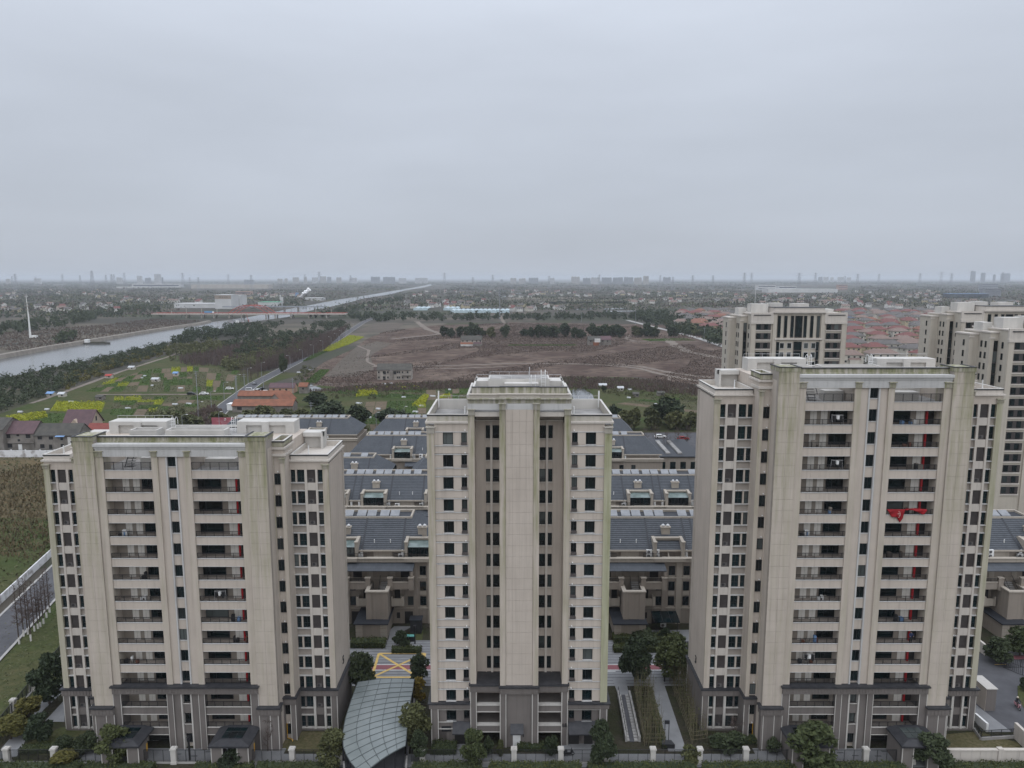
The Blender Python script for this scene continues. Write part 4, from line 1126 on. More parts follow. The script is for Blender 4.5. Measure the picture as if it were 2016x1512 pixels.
def np_mesh(name, v, f, mats, mi=None):
    """v (n,3), f (m,k) with k = 3 or 4"""
    me = bpy.data.meshes.new(name)
    n, m, k = len(v), len(f), f.shape[1]
    me.vertices.add(n); me.vertices.foreach_set('co', np.asarray(v, np.float32).ravel())
    me.loops.add(m * k); me.loops.foreach_set('vertex_index', np.asarray(f, np.int32).ravel())
    me.polygons.add(m); me.polygons.foreach_set('loop_start', np.arange(0, m * k, k, dtype=np.int32)); me.polygons.foreach_set('loop_total', np.full(m, k, np.int32))
    for mt in (mats if isinstance(mats, (list, tuple)) else [mats]): me.materials.append(mt)
    if mi is not None: me.polygons.foreach_set('material_index', np.asarray(mi, np.int32))
    me.update(calc_edges=True)
    return me
def leaf_quads(P, size, rng, flat=0.0):
    n = len(P)
    a = rng.normal(size=(n, 3)); a[:, 2] *= (1 - flat); a /= np.linalg.norm(a, axis=1)[:, None]
    b = rng.normal(size=(n, 3)); b[:, 2] *= (1 - flat)
    b -= a * (a * b).sum(1)[:, None]; b /= np.linalg.norm(b, axis=1)[:, None]
    s = (size * rng.uniform(0.6, 1.3, n))[:, None]
    v = np.stack([P - a * s - b * s * 0.1, P - b * s * 0.55 + a * s * 0.1, P + a * s, P + b * s * 0.6], 1).reshape(-1, 3)
    f = np.arange(4 * n).reshape(n, 4)
    return v, f
def lobed_points(rng, lobes, n):
    """points on and just inside the skin of a set of lobes (cx,cy,cz,rx,ry,rz)"""
    L = np.array(lobes); w = (L[:, 3] * L[:, 5]) ** 1.0; w = w / w.sum()
    idx = rng.choice(len(L), n, p=w)
    d = rng.normal(size=(n, 3)); d /= np.linalg.norm(d, axis=1)[:, None]
    r = rng.uniform(0.45, 1.0, n) ** 0.45
    wob = 1 + 0.18 * np.sin(d[:, 0] * 9 + idx) * np.cos(d[:, 2] * 7 + idx * 2)
    return L[idx, :3] + d * L[idx, 3:6] * (r * wob)[:, None]
def crown_lobes(rng, R, H, z0, n, spread=0.75):
    out = []
    for i in range(n):
        a = rng.uniform(0, 2 * math.pi); t = rng.uniform(0, 1)
        prof = math.sin(math.pi * min(0.98, 0.18 + 0.75 * t)) ** 0.7
        rad = R * spread * prof * math.sqrt(rng.uniform(0.1, 1))
        s = rng.uniform(0.34, 0.5) * R
        out.append((rad * math.cos(a), rad * math.sin(a), z0 + H * (0.12 + 0.78 * t), s, s, s * rng.uniform(0.7, 0.95)))
    return out
def make_tree(mt, H, R, z0, seed, n_lobes=17, n_leaf=3600, leaf=0.24, trunk=0.14, bark='bark'):
    rng = np.random.default_rng(seed)
    lobes = crown_lobes(rng, R, H - z0, z0, n_lobes)
    P = lobed_points(rng, lobes, n_leaf)
    v, f = leaf_quads(P, leaf, rng)
    crown = np_mesh('crown', v, f, M[mt])
    b = MB()
    b.tube((0, 0, -0.1), (0.05, 0.03, z0 + 0.3 * (H - z0)), trunk, trunk * 0.65, 7)
    b.tube((0.05, 0.03, z0 + 0.3 * (H - z0)), (0.0, 0.05, z0 + 0.75 * (H - z0)), trunk * 0.65, trunk * 0.25, 6)
    for l in lobes[:8]:
        b.tube((0.03, 0.02, z0 + 0.12 * (H - z0)), l[:3], trunk * 0.42, trunk * 0.12, 5)
    return crown, b.mesh('trunk', M[bark]), H
def make_bare(mt, H, R, z0, seed, conical=False, n=26, depth=3, th=1.0):
    rng = np.random.default_rng(seed)
    b = MB(); tw = MB()
    b.tube((0, 0, -0.1), (0, 0, H * 0.55), 0.13 * th, 0.08 * th, 6); b.tube((0, 0, H * 0.55), (0, 0, H), 0.08 * th, 0.015, 5)
    def br(p, d, L, r, k):
        q = p + d * L
        tw.tube(p, q, r, r * 0.5, 3)
        if k:
            for _ in range(3 if k > 1 else 4):
                e = (d + Vector(rng.normal(size=3)) * 0.55 + Vector((0, 0, 0.12))).normalized()
                br(p + d * L * rng.uniform(0.35, 1.0), e, L * rng.uniform(0.45, 0.7), r * 0.55, k - 1)
    for i in range(n):
        t = (i + 0.5) / n
        a = rng.uniform(0, 6.28)
        z = z0 + (H * 0.97 - z0) * t
        Ln = (R * (1.05 - t) if conical else R * math.sin(math.pi * (0.25 + 0.6 * t))) * rng.uniform(0.6, 0.9)
        up = 0.35 if conical else 0.75
        d = Vector((math.cos(a), math.sin(a), up)).normalized()
        br(Vector((0, 0, z)), d, max(0.3, Ln * 0.75), 0.035 * th, depth - 1)
    return tw.mesh('crown', M[mt]), b.mesh('trunk', M['bark']), H
PROTO = {
    'camphor': [make_tree('leaf', 6, 2.2, 0.7, s) for s in (1, 2)],
    'dark': [make_tree('leaf_dark', 6, 2.1, 0.8, s) for s in (3, 4)],
    'yellow': [make_tree('leaf_yellow', 5, 1.9, 0.9, s) for s in (5,)],
    'orange': [make_tree('leaf_orange', 4, 1.5, 0.6, s, 10, 1600) for s in (6,)],
    'olive': [make_tree('leaf_olive', 6, 2.3, 0.6, s) for s in (7, 8)],
    'bush': [make_tree('leaf_dark', 2.4, 1.3, 0.1, s, 12, 1700, 0.17, 0.06) for s in (9, 10)],
    'bush_olive': [make_tree('leaf_olive', 2.2, 1.3, 0.1, s, 12, 1700, 0.17, 0.06) for s in (11,)],
    'bare': [make_bare('twig', 7, 2.6, 1.6, s) for s in (12, 13)],
    'bare_bush': [make_bare('twig', 2.6, 1.5, 0.3, s, n=16) for s in (14,)],
    'dawn': [make_bare('twig', 16, 3.0, 3.5, s, True, 60, 3) for s in (15, 16)],
    'dawn_near': [make_bare('twig', 10, 1.9, 2.6, s, True, 60, 3, 1.15) for s in (25, 26)],
    'far': [make_tree('leaf_dark', 9, 4.2, 1.0, s, 16, 1100, 0.75, 0.3) for s in (17, 18, 19)],
    'far_olive': [make_tree('leaf_olive', 9, 4.4, 1.0, s, 16, 1100, 0.75, 0.3) for s in (20, 21)],
}
def plant(kind, loc, H, wscale=1.0, label=None, group=None, cat='tree', name=None, variant=None):
    pr = PROTO[kind]; crown, trunk, h0 = pr[variant if variant is not None else random.randrange(len(pr))]
    s = H / h0
    T = thing(name or {'bush': 'shrub', 'bush_olive': 'shrub', 'bare_bush': 'bare_shrub', 'bare': 'bare_tree', 'dawn': 'bare_conifer', 'dawn_near': 'bare_conifer'}.get(kind, 'tree'), loc, label, cat, group, rz=random.uniform(0, 6.28))
    T.scale = (s * wscale, s * wscale, s)
    ob('crown', crown, T); ob('trunk', trunk, T)
    return T
def plant_px(kind, px, pyb, pyt, w_px=None, label=None, group=None, cat='tree', name=None):
    g = gp(px, pyb)
    H = max(0.5, at(px, pyt, g[1])[2])
    ws = 1.0
    if w_px:
        zc = g[1] * _c + CAM_Z * _s
        R0 = {'camphor': 2.1, 'dark': 2.0, 'yellow': 1.8, 'orange': 1.5, 'olive': 2.2, 'bush': 1.35, 'bush_olive': 1.35, 'bare': 2.6, 'bare_bush': 1.6, 'dawn': 2.6, 'dawn_near': 1.8, 'far': 4.1, 'far_olive': 4.2}[kind]
        ws = 1.12 * (w_px * zc / FPX / 2) / (R0 * H / PROTO[kind][0][2])
    return plant(kind, g, H, ws, label, group, cat, name)

def hedge_mesh_box(L, D, H, leaf=0.13, dens=60, seed=1):
    rng = np.random.default_rng(seed)
    n = int(dens * (L * D + 2 * L * H + 2 * D * H))
    P = rng.uniform(0, 1, (n, 3)) * np.array([L, D, H])
    face = rng.choice(5, n, p=np.array([L * D, L * H, L * H, D * H, D * H]) / (L * D + 2 * L * H + 2 * D * H))
    P[face == 0, 2] = H; P[face == 1, 1] = 0; P[face == 2, 1] = D; P[face == 3, 0] = 0; P[face == 4, 0] = L
    P += rng.normal(size=P.shape) * 0.07
    P[:, 2] += 0.10 * np.sin(P[:, 0] * 1.7 + seed) * (P[:, 2] > H * 0.6)
    return leaf_quads(P, leaf, rng)
def hedge(x0, y0, x1, y1, D, H, label, mt='hedge', leaf=0.14, dens=45, seed=1):
    p, q = Vector((x0, y0, 0)), Vector((x1, y1, 0))
    L = (q - p).length; a = math.atan2(y1 - y0, x1 - x0)
    v, f = hedge_mesh_box(L, D, H, leaf, dens, seed)
    T = thing('hedge', (x0, y0, 0.03), label, 'hedge', rz=a)
    ob('foliage', np_mesh('foliage', v, f, M[mt]), T)
    MB().box(0.08, L - 0.08, 0.08, D - 0.08, 0, H - 0.12).build('inner_growth', M['leaf_dark'], T)
    return T
def hedge_px(p, q, D, H, label, **k):
    a, b = gp(*p), gp(*q)
    return hedge(a[0], a[1], b[0], b[1], D, H, label, **k)

# ================================================================== foreground of the compound
FY = 89.9
F_px = [15, 108, 343.5, 576, 670, 832, 1012, 1104, 1194, 1285, 1377, 1467.6, 1703, 1795]
FX = [gp(p, 1503)[0] for p in F_px]
fence = thing('railing_fence', (0, FY, 0), 'dark metal railing fence with pale stone pillars along the bottom edge', 'fence')
pil_me = MB().box(-0.34, 0.34, -0.3, 0.3, 0, 2.05).box(-0.42, 0.42, -0.38, 0.38, 2.05, 2.2).box(-0.36, 0.36, -0.32, 0.32, 2.2, 2.3).box(-0.39, 0.39, -0.35, 0.35, 0, 0.35).box(-0.12, 0.12, -0.12, 0.12, 2.3, 2.36).mesh('pillar', M['grey_light'])
porch_x = [(-44.2 + s * 7.2, ) for s in (-1, 1)] + [(46.4 + s * 7.2, ) for s in (-1, 1)]
canopy_gap = (-22.6, -13.4)
for x in FX: ob('pillar', pil_me, fence, (x, 0, 0))
segs = []
def cut(a, b):
    blocks = sorted([(p[0] - 2.45, p[0] + 2.45) for p in porch_x] + [canopy_gap])
    cur = a
    for (u, v) in blocks:
        if v <= cur or u >= b: continue
        if u > cur: segs.append((cur, u))
        cur = max(cur, v)
    if cur < b: segs.append((cur, b))
edges = [-72.0] + FX + [61.0]
for a, b in zip(edges[:-1], edges[1:]): cut(a + 0.3, b - 0.3)
for a, b in segs:
    if b - a < 0.6: continue
    ob('fence_panel', railing_mesh(round(b - a, 1), 1.75, 0.14), fence, (a, 0, 0.22))
    box_part('plinth', fence, a, b, -0.16, 0.16, 0, 0.25, M['concrete'])
for i, (x0, x1) in enumerate([(-72, -56.5), (-56, -47), (-41.5, -34), (-33.5, -23), (-13, -4), (-3, 9), (10, 24), (25, 37), (38.5, 51.5), (56.5, 68)]):
    hedge(x0, 87.2, x1, 87.2, 1.9, 0.9, ['clipped dark hedge along the fence, far left corner', 'clipped hedge outside the fence between the left tower\'s porches', 'clipped hedge in front of the left tower\'s right porch', 'clipped hedge beside the glass canopy, on its left', 'clipped hedge outside the fence, just right of the glass canopy', 'clipped hedge outside the fence below the door of tower 68', 'clipped hedge outside the fence below the sloping footpath', 'clipped hedge outside the fence left of the right tower\'s porch', 'clipped hedge outside the fence between the right tower\'s porches', 'clipped hedge under the beige wall at lower right'][i], seed=i + 1, dens=38)
# lawns, paths
px_sheet('footpath', [(1271, 1334), (1304, 1337), (1352, 1479), (1316, 1479)], 0.06, M['pave'])
px_sheet('footpath', [(0, 1476), (0, 1494), (33, 1489), (60, 1440), (85, 1398), (122, 1364), (122, 1346), (100, 1360), (75, 1385), (45, 1425)][::-1], 0.06, M['pave'])
px_sheet('paved_yard', [(87, 1421), (127, 1421), (127, 1378)], 0.06, M['pave'])
sheet('paved_yard', [(-36, 89.0), (60, 89.0), (60, 91.8), (-36, 91.8)], 0.04, M['pave'])
sheet('paved_yard', [(-58, 90.3), (-31, 90.3), (-31, 93.0), (-58, 93.0)], 0.05, M['pave'])
sheet('paved_yard', [(33, 90.3), (60, 90.3), (60, 93.0), (33, 93.0)], 0.05, M['pave'])
yard = sheet('paved_yard', [(-9.5, 91.85), (-5.0, 91.85), (-5.0, 94), (-9.5, 94)], 0.05, M['pave'])
sheet('paved_yard', [(6.8, 91.85), (13.5, 91.85), (13.5, 94), (6.8, 94)], 0.05, M['pave'])
px_sheet('lawn', [(20, 1480), (90, 1487), (200, 1487), (200, 1430), (120, 1432)][::1], 0.03, M['lawn'])
px_sheet('lawn', [(545, 1440), (515, 1478), (690, 1480), (690, 1440)], 0.03, M['lawn_dry'])
px_sheet('lawn', [(1858, 1446), (1858, 1484), (2016, 1484), (2005, 1462), (1925, 1440)], 0.03, M['lawn_dry'])
px_sheet('lawn', [(772, 1253), (770, 1285), (828, 1285), (834, 1240)], 0.04, M['lawn'])
px_sheet('lawn', [(1208, 1262), (1208, 1284), (1312, 1284), (1300, 1262)], 0.04, M['lawn'])
for (x, y) in ((-43.4, 91.2), (-41.8, 92.1), (-40.6, 91.0), (-45.8, 91.6), (46.0, 91.3), (47.6, 92.1), (44.2, 91.9), (49.0, 91.2), (50.4, 92.2), (42.4, 91.1)):
    MB().box(x, x + 0.9, y, y + 0.25, 0.045, 0.058).build('paving_slab', M['pave_dark'], yard)

# glass canopy over the garage ramp
def resample(pts, n):
    P = [Vector(p) for p in pts]
    d = [0.0]
    for a, b in zip(P[:-1], P[1:]): d.append(d[-1] + (b - a).length)
    out = []
    for i in range(n):
        t = d[-1] * i / (n - 1)
        j = max(k for k in range(len(d)) if d[k] <= t + 1e-9); j = min(j, len(P) - 2)
        out.append(P[j].lerp(P[j + 1], (t - d[j]) / max(1e-9, d[j + 1] - d[j])))
    return out
cz = 3.9
lp = resample([gp(660 + a / 5.56, 1240 + b_ / 5.56, cz) for a, b_ in ((250, 570), (180, 760), (115, 960), (80, 1150), (92, 1310), (150, 1430), (215, 1512), (290, 1590))], 15)
rp = resample([gp(660 + a / 5.56, 1240 + b_ / 5.56, cz) for a, b_ in ((865, 540), (850, 650), (820, 800), (795, 960), (785, 1080), (778, 1180), (768, 1270))], 15)
M['canopy'] = simple('frosted_canopy_glass', (0.20, 0.222, 0.221), (0.158, 0.18, 0.18), 0.35, 0.3, 0.5, detail=6)
M['canopy_frame'] = simple('canopy_frame', (0.085, 0.098, 0.10), None, 1, 0.5)
can = thing('glass_canopy', (lp[7].x, lp[7].y, 0), 'curved frosted glass canopy over the garage ramp between left and middle towers', 'canopy')
org = Vector((lp[7].x, lp[7].y, 0))
def cpt(i, u):
    p = lp[i].lerp(rp[i], u)
    return Vector((p.x, p.y, cz + 0.3 * math.sin(math.pi * u))) - org
for i in range(14):
    for j in range(5):
        q = [cpt(i, j / 5), cpt(i, (j + 1) / 5), cpt(i + 1, (j + 1) / 5), cpt(i + 1, j / 5)]
        c = sum(q, Vector()) / 4
        q = [c + (p - c) * 0.97 for p in q]
        q = [p + Vector((0, 0, 0.09 if k_ > 1 else 0)) for k_, p in enumerate(q)]
        b = MB(); b.poly([p for p in q][::-1]); b.poly([p - Vector((0, 0, 0.03)) for p in q]); b.poly([q[3], q[2], q[2] - Vector((0, 0, .13)), q[3] - Vector((0, 0, .13))]); b.build('glass_pane', M['canopy'], can)
b = MB()
for j in range(6): b.path([cpt(i, j / 5) + Vector((0, 0, 0.06)) for i in range(15)], 0.05, 4)
b.build('long_beams', M['canopy_frame'], can)
for i in range(15):
    MB().path([cpt(i, j / 5) - Vector((0, 0, 0.02)) for j in range(6)], 0.055, 4).build('cross_rib', M['canopy_frame'], can)
for i in range(0, 15, 3):
    for u in (0.0, 1.0):
        p = cpt(i, u); MB().box(p.x - 0.09, p.x + 0.09, p.y - 0.09, p.y + 0.09, 0, p.z - 0.1).build('post', M['frame'], can)
for t in (0.25, 0.5, 0.75):
    p = cpt(14, t); MB().box(p.x - 0.09, p.x + 0.09, p.y - 0.09, p.y + 0.09, 0, p.z - 0.1).build('post', M['frame'], can)
sheet('garage_ramp', [(p.x + 0.4, p.y) for p in lp] + [(p.x - 0.4, p.y) for p in rp[::-1]], 0.07, M['asphalt'])
for side, pts in (('left', lp), ('right', rp)):
    b = MB()
    for a, c in zip(pts[:-1], pts[1:]):
        d = (c - a).normalized(); n_ = Vector((-d.y, d.x, 0)) * 0.12
        b.prism([(a - n_)[:2], (a + n_)[:2], (c + n_)[:2], (c - n_)[:2]], 0.0, 1.0)
    b.build('ramp_wall', M['concrete'], label='low concrete parapet under the %s edge of the glass canopy' % side, cat='wall')

# bicycle steps and ramp between the towers
st = thing('bicycle_steps', gp(1238, 1400), 'concrete bicycle steps with a smooth middle channel beside tower 68', 'steps')
o_ = Vector(st.location)
L0_, R0_ = [Vector(gp(*p)) for p in ((1217, 1369), (1239, 1369))]; L1_, R1_ = [Vector(gp(*p)) for p in ((1233, 1461), (1259, 1461))]
for i in range(16):
    t, t2 = i / 16, (i + 0.82) / 16
    for (ua, ub) in ((0.0, 0.26), (0.62, 1.0)):
        q = [L0_.lerp(L1_, t).lerp(R0_.lerp(R1_, t), ua), L0_.lerp(L1_, t).lerp(R0_.lerp(R1_, t), ub), L0_.lerp(L1_, t2).lerp(R0_.lerp(R1_, t2), ub), L0_.lerp(L1_, t2).lerp(R0_.lerp(R1_, t2), ua)]
        MB().prism([(p - o_)[:2] for p in q][::-1], 0.02, 0.16).build('step', M['concrete'], st)
q = [L0_.lerp(R0_, .28), L0_.lerp(R0_, .6), L1_.lerp(R1_, .6), L1_.lerp(R1_, .28)]
MB().prism([(p - o_)[:2] for p in q][::-1], 0.02, 0.12).build('channel', M['asphalt'], st)
q = [gp(1206, 1337), gp(1231, 1337), R0_, L0_]
MB().prism([(Vector(p) - o_)[:2] for p in q][::-1], 0.02, 0.09).build('landing', M['pave'], st)
for (a, c) in ((L0_, L1_), (R0_, R1_)):
    d = (c - a).normalized(); n_ = Vector((-d.y, d.x, 0)) * 0.15
    w = MB().prism([(p - o_)[:2] for p in (a - n_, a + n_, c + n_, c - n_)], 0, 0.85).build('side_wall', M['concrete'], st)
    hb = MB().tube(a - o_ + Vector((0, 0, 1.5)), c - o_ + Vector((0, 0, 1.5)), 0.03)
    for t in np.linspace(0, 1, 9):
        p = a.lerp(c, float(t)) - o_; hb.tube(p + Vector((0, 0, .85)), p + Vector((0, 0, 1.5)), 0.02)
    hb.build('handrail', M['black'], st)

# bamboo stands tied to pole frames, either side of the path
def bamboo(name, quad, label, seed, nculm=95):
    rng = np.random.default_rng(seed)
    Q = [Vector(gp(*p)) for p in quad]
    base = sum(Q, Vector()) / 4
    T = thing(name, base, label, 'bamboo')
    b = MB(); P = []
    for i in range(nculm):
        u, v_ = rng.uniform(0, 1, 2)
        p = Q[0].lerp(Q[1], u).lerp(Q[3].lerp(Q[2], u), v_) - base
        h = rng.uniform(3.2, 6.0); lean = Vector(rng.normal(size=3)) * 0.35; lean.z = 0
        m_ = p + lean * 0.4 + Vector((0, 0, h * 0.6)); t = p + lean * 1.3 + Vector((0, 0, h))
        b.tube(p, m_, 0.03, 0.025, 4); b.tube(m_, t, 0.025, 0.008, 4)
        for _ in range(10):
            f_ = rng.uniform(0.05, 0.8); P.append(p.lerp(t, f_) + Vector(rng.normal(size=3)) * 0.22)
    b.build('culms', M['bamboo'], T)
    v, f = leaf_quads(np.array(P), 0.11, rng); ob('foliage', np_mesh('foliage', v, f, M['leaf_olive']), T)
    fr = MB()
    for h in (0.7, 1.3, 1.9):
        for t in np.linspace(0, 1, 5):
            a, c = Q[0].lerp(Q[3], float(t)) - base, Q[1].lerp(Q[2], float(t)) - base
            fr.tube(a + Vector((0, 0, h)), c + Vector((0, 0, h)), 0.03, None, 4)
        fr.tube(Q[0] - base + Vector((0, 0, h)), Q[3] - base + Vector((0, 0, h)), 0.03, None, 4); fr.tube(Q[1] - base + Vector((0, 0, h)), Q[2] - base + Vector((0, 0, h)), 0.03, None, 4)
    for t in np.linspace(0, 1, 5):
        for e in (Q[0].lerp(Q[3], float(t)), Q[1].lerp(Q[2], float(t))):
            fr.tube(e - base, e - base + Vector((0, 0, 2.3)), 0.035, None, 4)
    fr.build('pole_frame', M['bamboo'], T)
bamboo('bamboo_stand', [(1248, 1360), (1278, 1360), (1308, 1470), (1268, 1470)], 'bamboo stand on a pole frame, left of the sloping footpath', 31)
bamboo('bamboo_stand', [(1318, 1345), (1352, 1345), (1392, 1462), (1362, 1466)], 'bamboo stand on a pole frame, against the right tower\'s grey foot', 32)

# planting
LP = [
 ('camphor', 228, 1506, 1428, 52, 'leafy tree in front of the left tower\'s left porch'),
 ('bush', 456, 1510, 1472, 46, 'round dark shrub in front of the left tower\'s right porch'),
 ('olive', 657, 1508, 1442, 50, 'upright olive shrub tree just left of the glass canopy'),
 ('camphor', 932, 1508, 1440, 42, 'upright leafy tree by the fence left of the white door'),
 ('dark', 1184, 1507, 1422, 46, 'tall dark tree by the fence at the right corner of tower 68'),
 ('camphor', 1598, 1512, 1428, 86, 'broad green tree hiding the right tower\'s left porch'),
 ('dark', 1832, 1512, 1448, 62, 'dark tree beside the right tower\'s right porch'),
 ('yellow', 128, 1510, 1482, 46, 'yellow-green shrub at the fence in the lower left corner'),
 ('bush_olive', 1360, 1500, 1468, 40, 'small shrub at the fence below the right bamboo stand'),
 ('dark', 98, 1386, 1290, 58, 'dense dark tree at the left edge behind the left tower\'s corner'),
 ('dark', 78, 1462, 1408, 44, 'dark small tree on the lawn beside the left path'),
 ('bush', 128, 1478, 1446, 32, 'round dark shrub on the lawn under the left tower\'s bay windows'),
 ('bush', 172, 1478, 1440, 44, 'wide dark shrub at the foot of the left tower\'s pier'),
 ('dark', 710, 1372, 1286, 50, 'dark round tree at the left tower\'s corner by the yellow box marking'),
 ('dark', 826, 1345, 1290, 34, 'dark tree against tower 68 by the yellow box marking'),
 ('orange', 827, 1382, 1335, 28, 'orange-tinged shrub tree against the side of tower 68'),
 ('olive', 812, 1470, 1392, 60, 'broad grey-green tree overhanging the glass canopy'),
 ('dark', 826, 1500, 1440, 30, 'small dark tree behind the fence right of the canopy'),
 ('dark', 1250, 1342, 1258, 56, 'dark tree by the lane just right of tower 68'),
 ('camphor', 1326, 1338, 1252, 66, 'leafy green tree by the lane beside the right tower'),
 ('bush', 1364, 1290, 1262, 24, 'small dark shrub by the second terrace doors'),
 ('bush', 962, 1486, 1448, 22, 'round shrub in the left recess at the foot of tower 68'),
 ('bush', 1083, 1486, 1446, 24, 'round shrub in the right recess at the foot of tower 68'),
 ('bush_olive', 985, 1488, 1452, 14, 'narrow shrub beside the white door of tower 68'),
 ('bare_bush', 528, 1478, 1418, 46, 'bare twiggy shrub at the left tower\'s right pier'),
 ('bare_bush', 1448, 1456, 1412, 44, 'bare twiggy shrub in the right tower\'s front bed'),
 ('bush', 1523, 1480, 1450, 30, 'round dark shrub beside the right tower\'s left porch'),
 ('bush', 1430, 1472, 1440, 60, 'wide low dark shrub under the right tower\'s bay windows'),
 ('bush', 790, 1275, 1245, 34, 'dark clipped shrub in front of the first terrace doors'),
 ('bush', 1306, 1262, 1236, 22, 'ball shrub under the glass awning of the nearest right terrace'),
 ('bush', 1268, 1270, 1246, 60, 'wide dark shrub before the garage porch of the right terrace'),
 ('dark', 1965, 1306, 1254, 44, 'dark tree behind the black gate at the right edge'),
 ('camphor', 2008, 1290, 1236, 50, 'green tree at the right edge in front of the terrace'),
 ('yellow', 60, 1425, 1375, 50, 'yellow-green shrub along the left side fence'),
 ('yellow', 22, 1455, 1415, 56, 'yellow-green shrub at the left frame edge by the side fence'),
 ('bush', 2022, 1362, 1335, 24, 'clipped shrub on the kerb island at the right frame edge'),
]
for (k_, px, yb, yt, w, lab) in LP:
    plant_px(k_, px, yb, yt, w, lab, cat='shrub' if 'bush' in k_ else 'tree')
hedge_px((690, 1277), (757, 1277), 2.0, 1.1, 'dark clipped hedge before the garage porch of the left terrace', seed=21)
hedge_px((771, 1287), (828, 1287), 1.2, 0.9, 'low hedge bordering the small lawn beside the yellow box marking', seed=22)
hedge_px((1209, 1286), (1300, 1286), 1.6, 1.0, 'low front hedge along the lane right of tower 68', seed=23)
hedge_px((1209, 1268), (1310, 1268), 2.2, 1.2, 'taller back hedge before the nearest right terrace', seed=24)
hedge_px((850, 1487), (897, 1487), 2.0, 0.9, 'square bright hedge at the foot of tower 68, left of its side door', seed=25)
hedge_px((1020, 1480), (1100, 1480), 1.2, 0.7, 'low hedge right of the white door of tower 68', seed=26)
hedge_px((1410, 1466), (1530, 1466), 1.4, 0.8, 'low hedge in the right tower\'s front bed', seed=27)
hedge_px((37, 1486), (125, 1484), 1.3, 0.8, 'low hedge at the lawn edge behind the fence, far left', seed=28)
hedge_px((1313, 1475), (1283, 1360), 0.7, 0.6, 'low hedge along the left edge of the sloping footpath', seed=29)

# lamps and small things
def lamp_bollard(px, py, label):
    T = thing('garden_lamp', gp(px, py), label, 'lamp')
    MB().box(-0.1, 0.1, -0.1, 0.1, 0, 3.0).build('post', M['black'], T)
    MB().box(-0.18, 0.18, -0.18, 0.18, 3.0, 3.4).build('lamp_head', M['frame'], T)
    MB().box(-0.22, 0.22, -0.22, 0.22, 3.4, 3.46).build('cap', M['black'], T)
lamp_bollard(1308, 1342, 'black garden lamp post at the top of the sloping footpath')
lamp_bollard(374, 1497, 'black garden lamp post between the left tower\'s porches')
lamp_bollard(817, 1268, 'garden lamp with a pale head beside the lane and lawn')
T = thing('portal_lamp', gp(1312, 1464), 'slim black two-legged lamp at the lower end of the sloping footpath', 'lamp')
for s in (-0.28, 0.28): box_part('leg', T, s - 0.04, s + 0.04, -0.04, 0.04, 0, 3.0, M['black'])
MB().box(-0.34, 0.34, -0.1, 0.1, 3.0, 3.5).build('lamp_head', M['frame'], T)
MB().prism([(-0.9, -1.2), (0.9, -1.2), (0.6, -0.2), (-0.6, -0.2)], 0, 0.7).build('stone_base', M['black'], T)
for i, px in enumerate((800, 811)):
    T = thing('waste_bin', gp(px, 1262), ['left', 'right'][i] + ' one of two dark bins with teal lids by the lane', 'bin')
    MB().box(-0.42, 0.42, -0.35, 0.35, 0, 0.95).build('body', M['black'], T)
    MB().box(-0.46, 0.46, -0.4, 0.4, 0.95, 1.06).build('lid', simple('teal_lid', (0.10, 0.30, 0.27)), T)
T = thing('utility_box', gp(820, 1244), 'dark grey utility cabinet at the terrace corner by tower 68', 'cabinet')
MB().box(-1.0, 1.0, -0.8, 0.8, 0, 2.6).build('body', M['cap'], T)
MB().box(-1.15, 1.15, -0.95, 0.95, 2.6, 2.72).build('top', M['lead'], T)

# ------------------------------------------------------------------ right-hand road, walls, gate
px_sheet('road', [(1915, 1285), (1905, 1330), (1915, 1385), (1990, 1440), (2100, 1480), (2160, 1300)], 0.058, M['asphalt'])
px_sheet('footpath', [(1917, 1384), (1918, 1416), (1946, 1441), (1992, 1441)], 0.075, M['pave'])
px_sheet('red_pad', [(1985, 1291), (1995, 1298), (2060, 1298), (2060, 1290)], 0.068, M['red_pave'])
MB().strip([gp(1958, 1309), gp(1982, 1309)], 0.18, 0.072).build('yellow_line', M['yellow_paint'], kind='structure')
T = thing('block_wall', (71.3, 101.8, 0), 'grey block wall with a pale coping beside the right tower', 'wall')
MB().box(-0.75, 0.75, 0, 3.6, 0, 3.5).build('body', M['grey'], T); MB().box(-0.85, 0.85, -0.1, 3.7, 3.5, 3.62).build('coping', M['grey_light'], T)
MB().box(-0.79, -0.752, 0.02, 3.58, 0, 3.49).build('side_render', M['stone'], T)
b = MB(); a, c = Vector(gp(1919, 1420)), Vector(gp(1943, 1441)); d = (c - a).normalized(); n_ = Vector((-d.y, d.x, 0)) * 0.15
w = MB().prism([(p)[:2] for p in (a - n_, a + n_, c + n_, c - n_)], 0, 1.3).build('low_wall', M['white'], label='white low wall with railing beside the pale ramp at right', cat='wall')
T = thing('railing', gp(1931, 1460), 'black railing on a concrete kerb around the worn lawn at right', 'railing')
ro = Vector(T.location)
for (p, q) in (((1917, 1437), (1931, 1457)), ((1931, 1457), (1996, 1453))):
    a, c = Vector(gp(*p)), Vector(gp(*q)); d = c - a; L = d.length
    o = ob('rail_panel', railing_mesh(round(L, 2), 1.0, 0.16), T, a - ro + Vector((0, 0, 0.45)), math.atan2(d.y, d.x))
    n_ = Vector((-d.y, d.x, 0)).normalized() * 0.14
    MB().prism([(p_ - ro)[:2] for p_ in (a - n_, a + n_, c + n_, c - n_)], 0, 0.45).build('kerb', M['concrete'], T)
T = thing('boundary_wall', (0, 0, 0), 'beige panelled boundary wall in the lower right corner', 'wall')
x0 = gp(1850, 1503)[0]
for i in range(6):
    box_part('wall_panel', T, x0 + i * 2.6, x0 + i * 2.6 + 2.57, 89.7, 90.0, 0, 1.95, M['stone_pale'])
box_part('coping', T, x0 - 0.1, x0 + 15.7, 89.6, 90.1, 1.95, 2.1, M['stone_pale'])
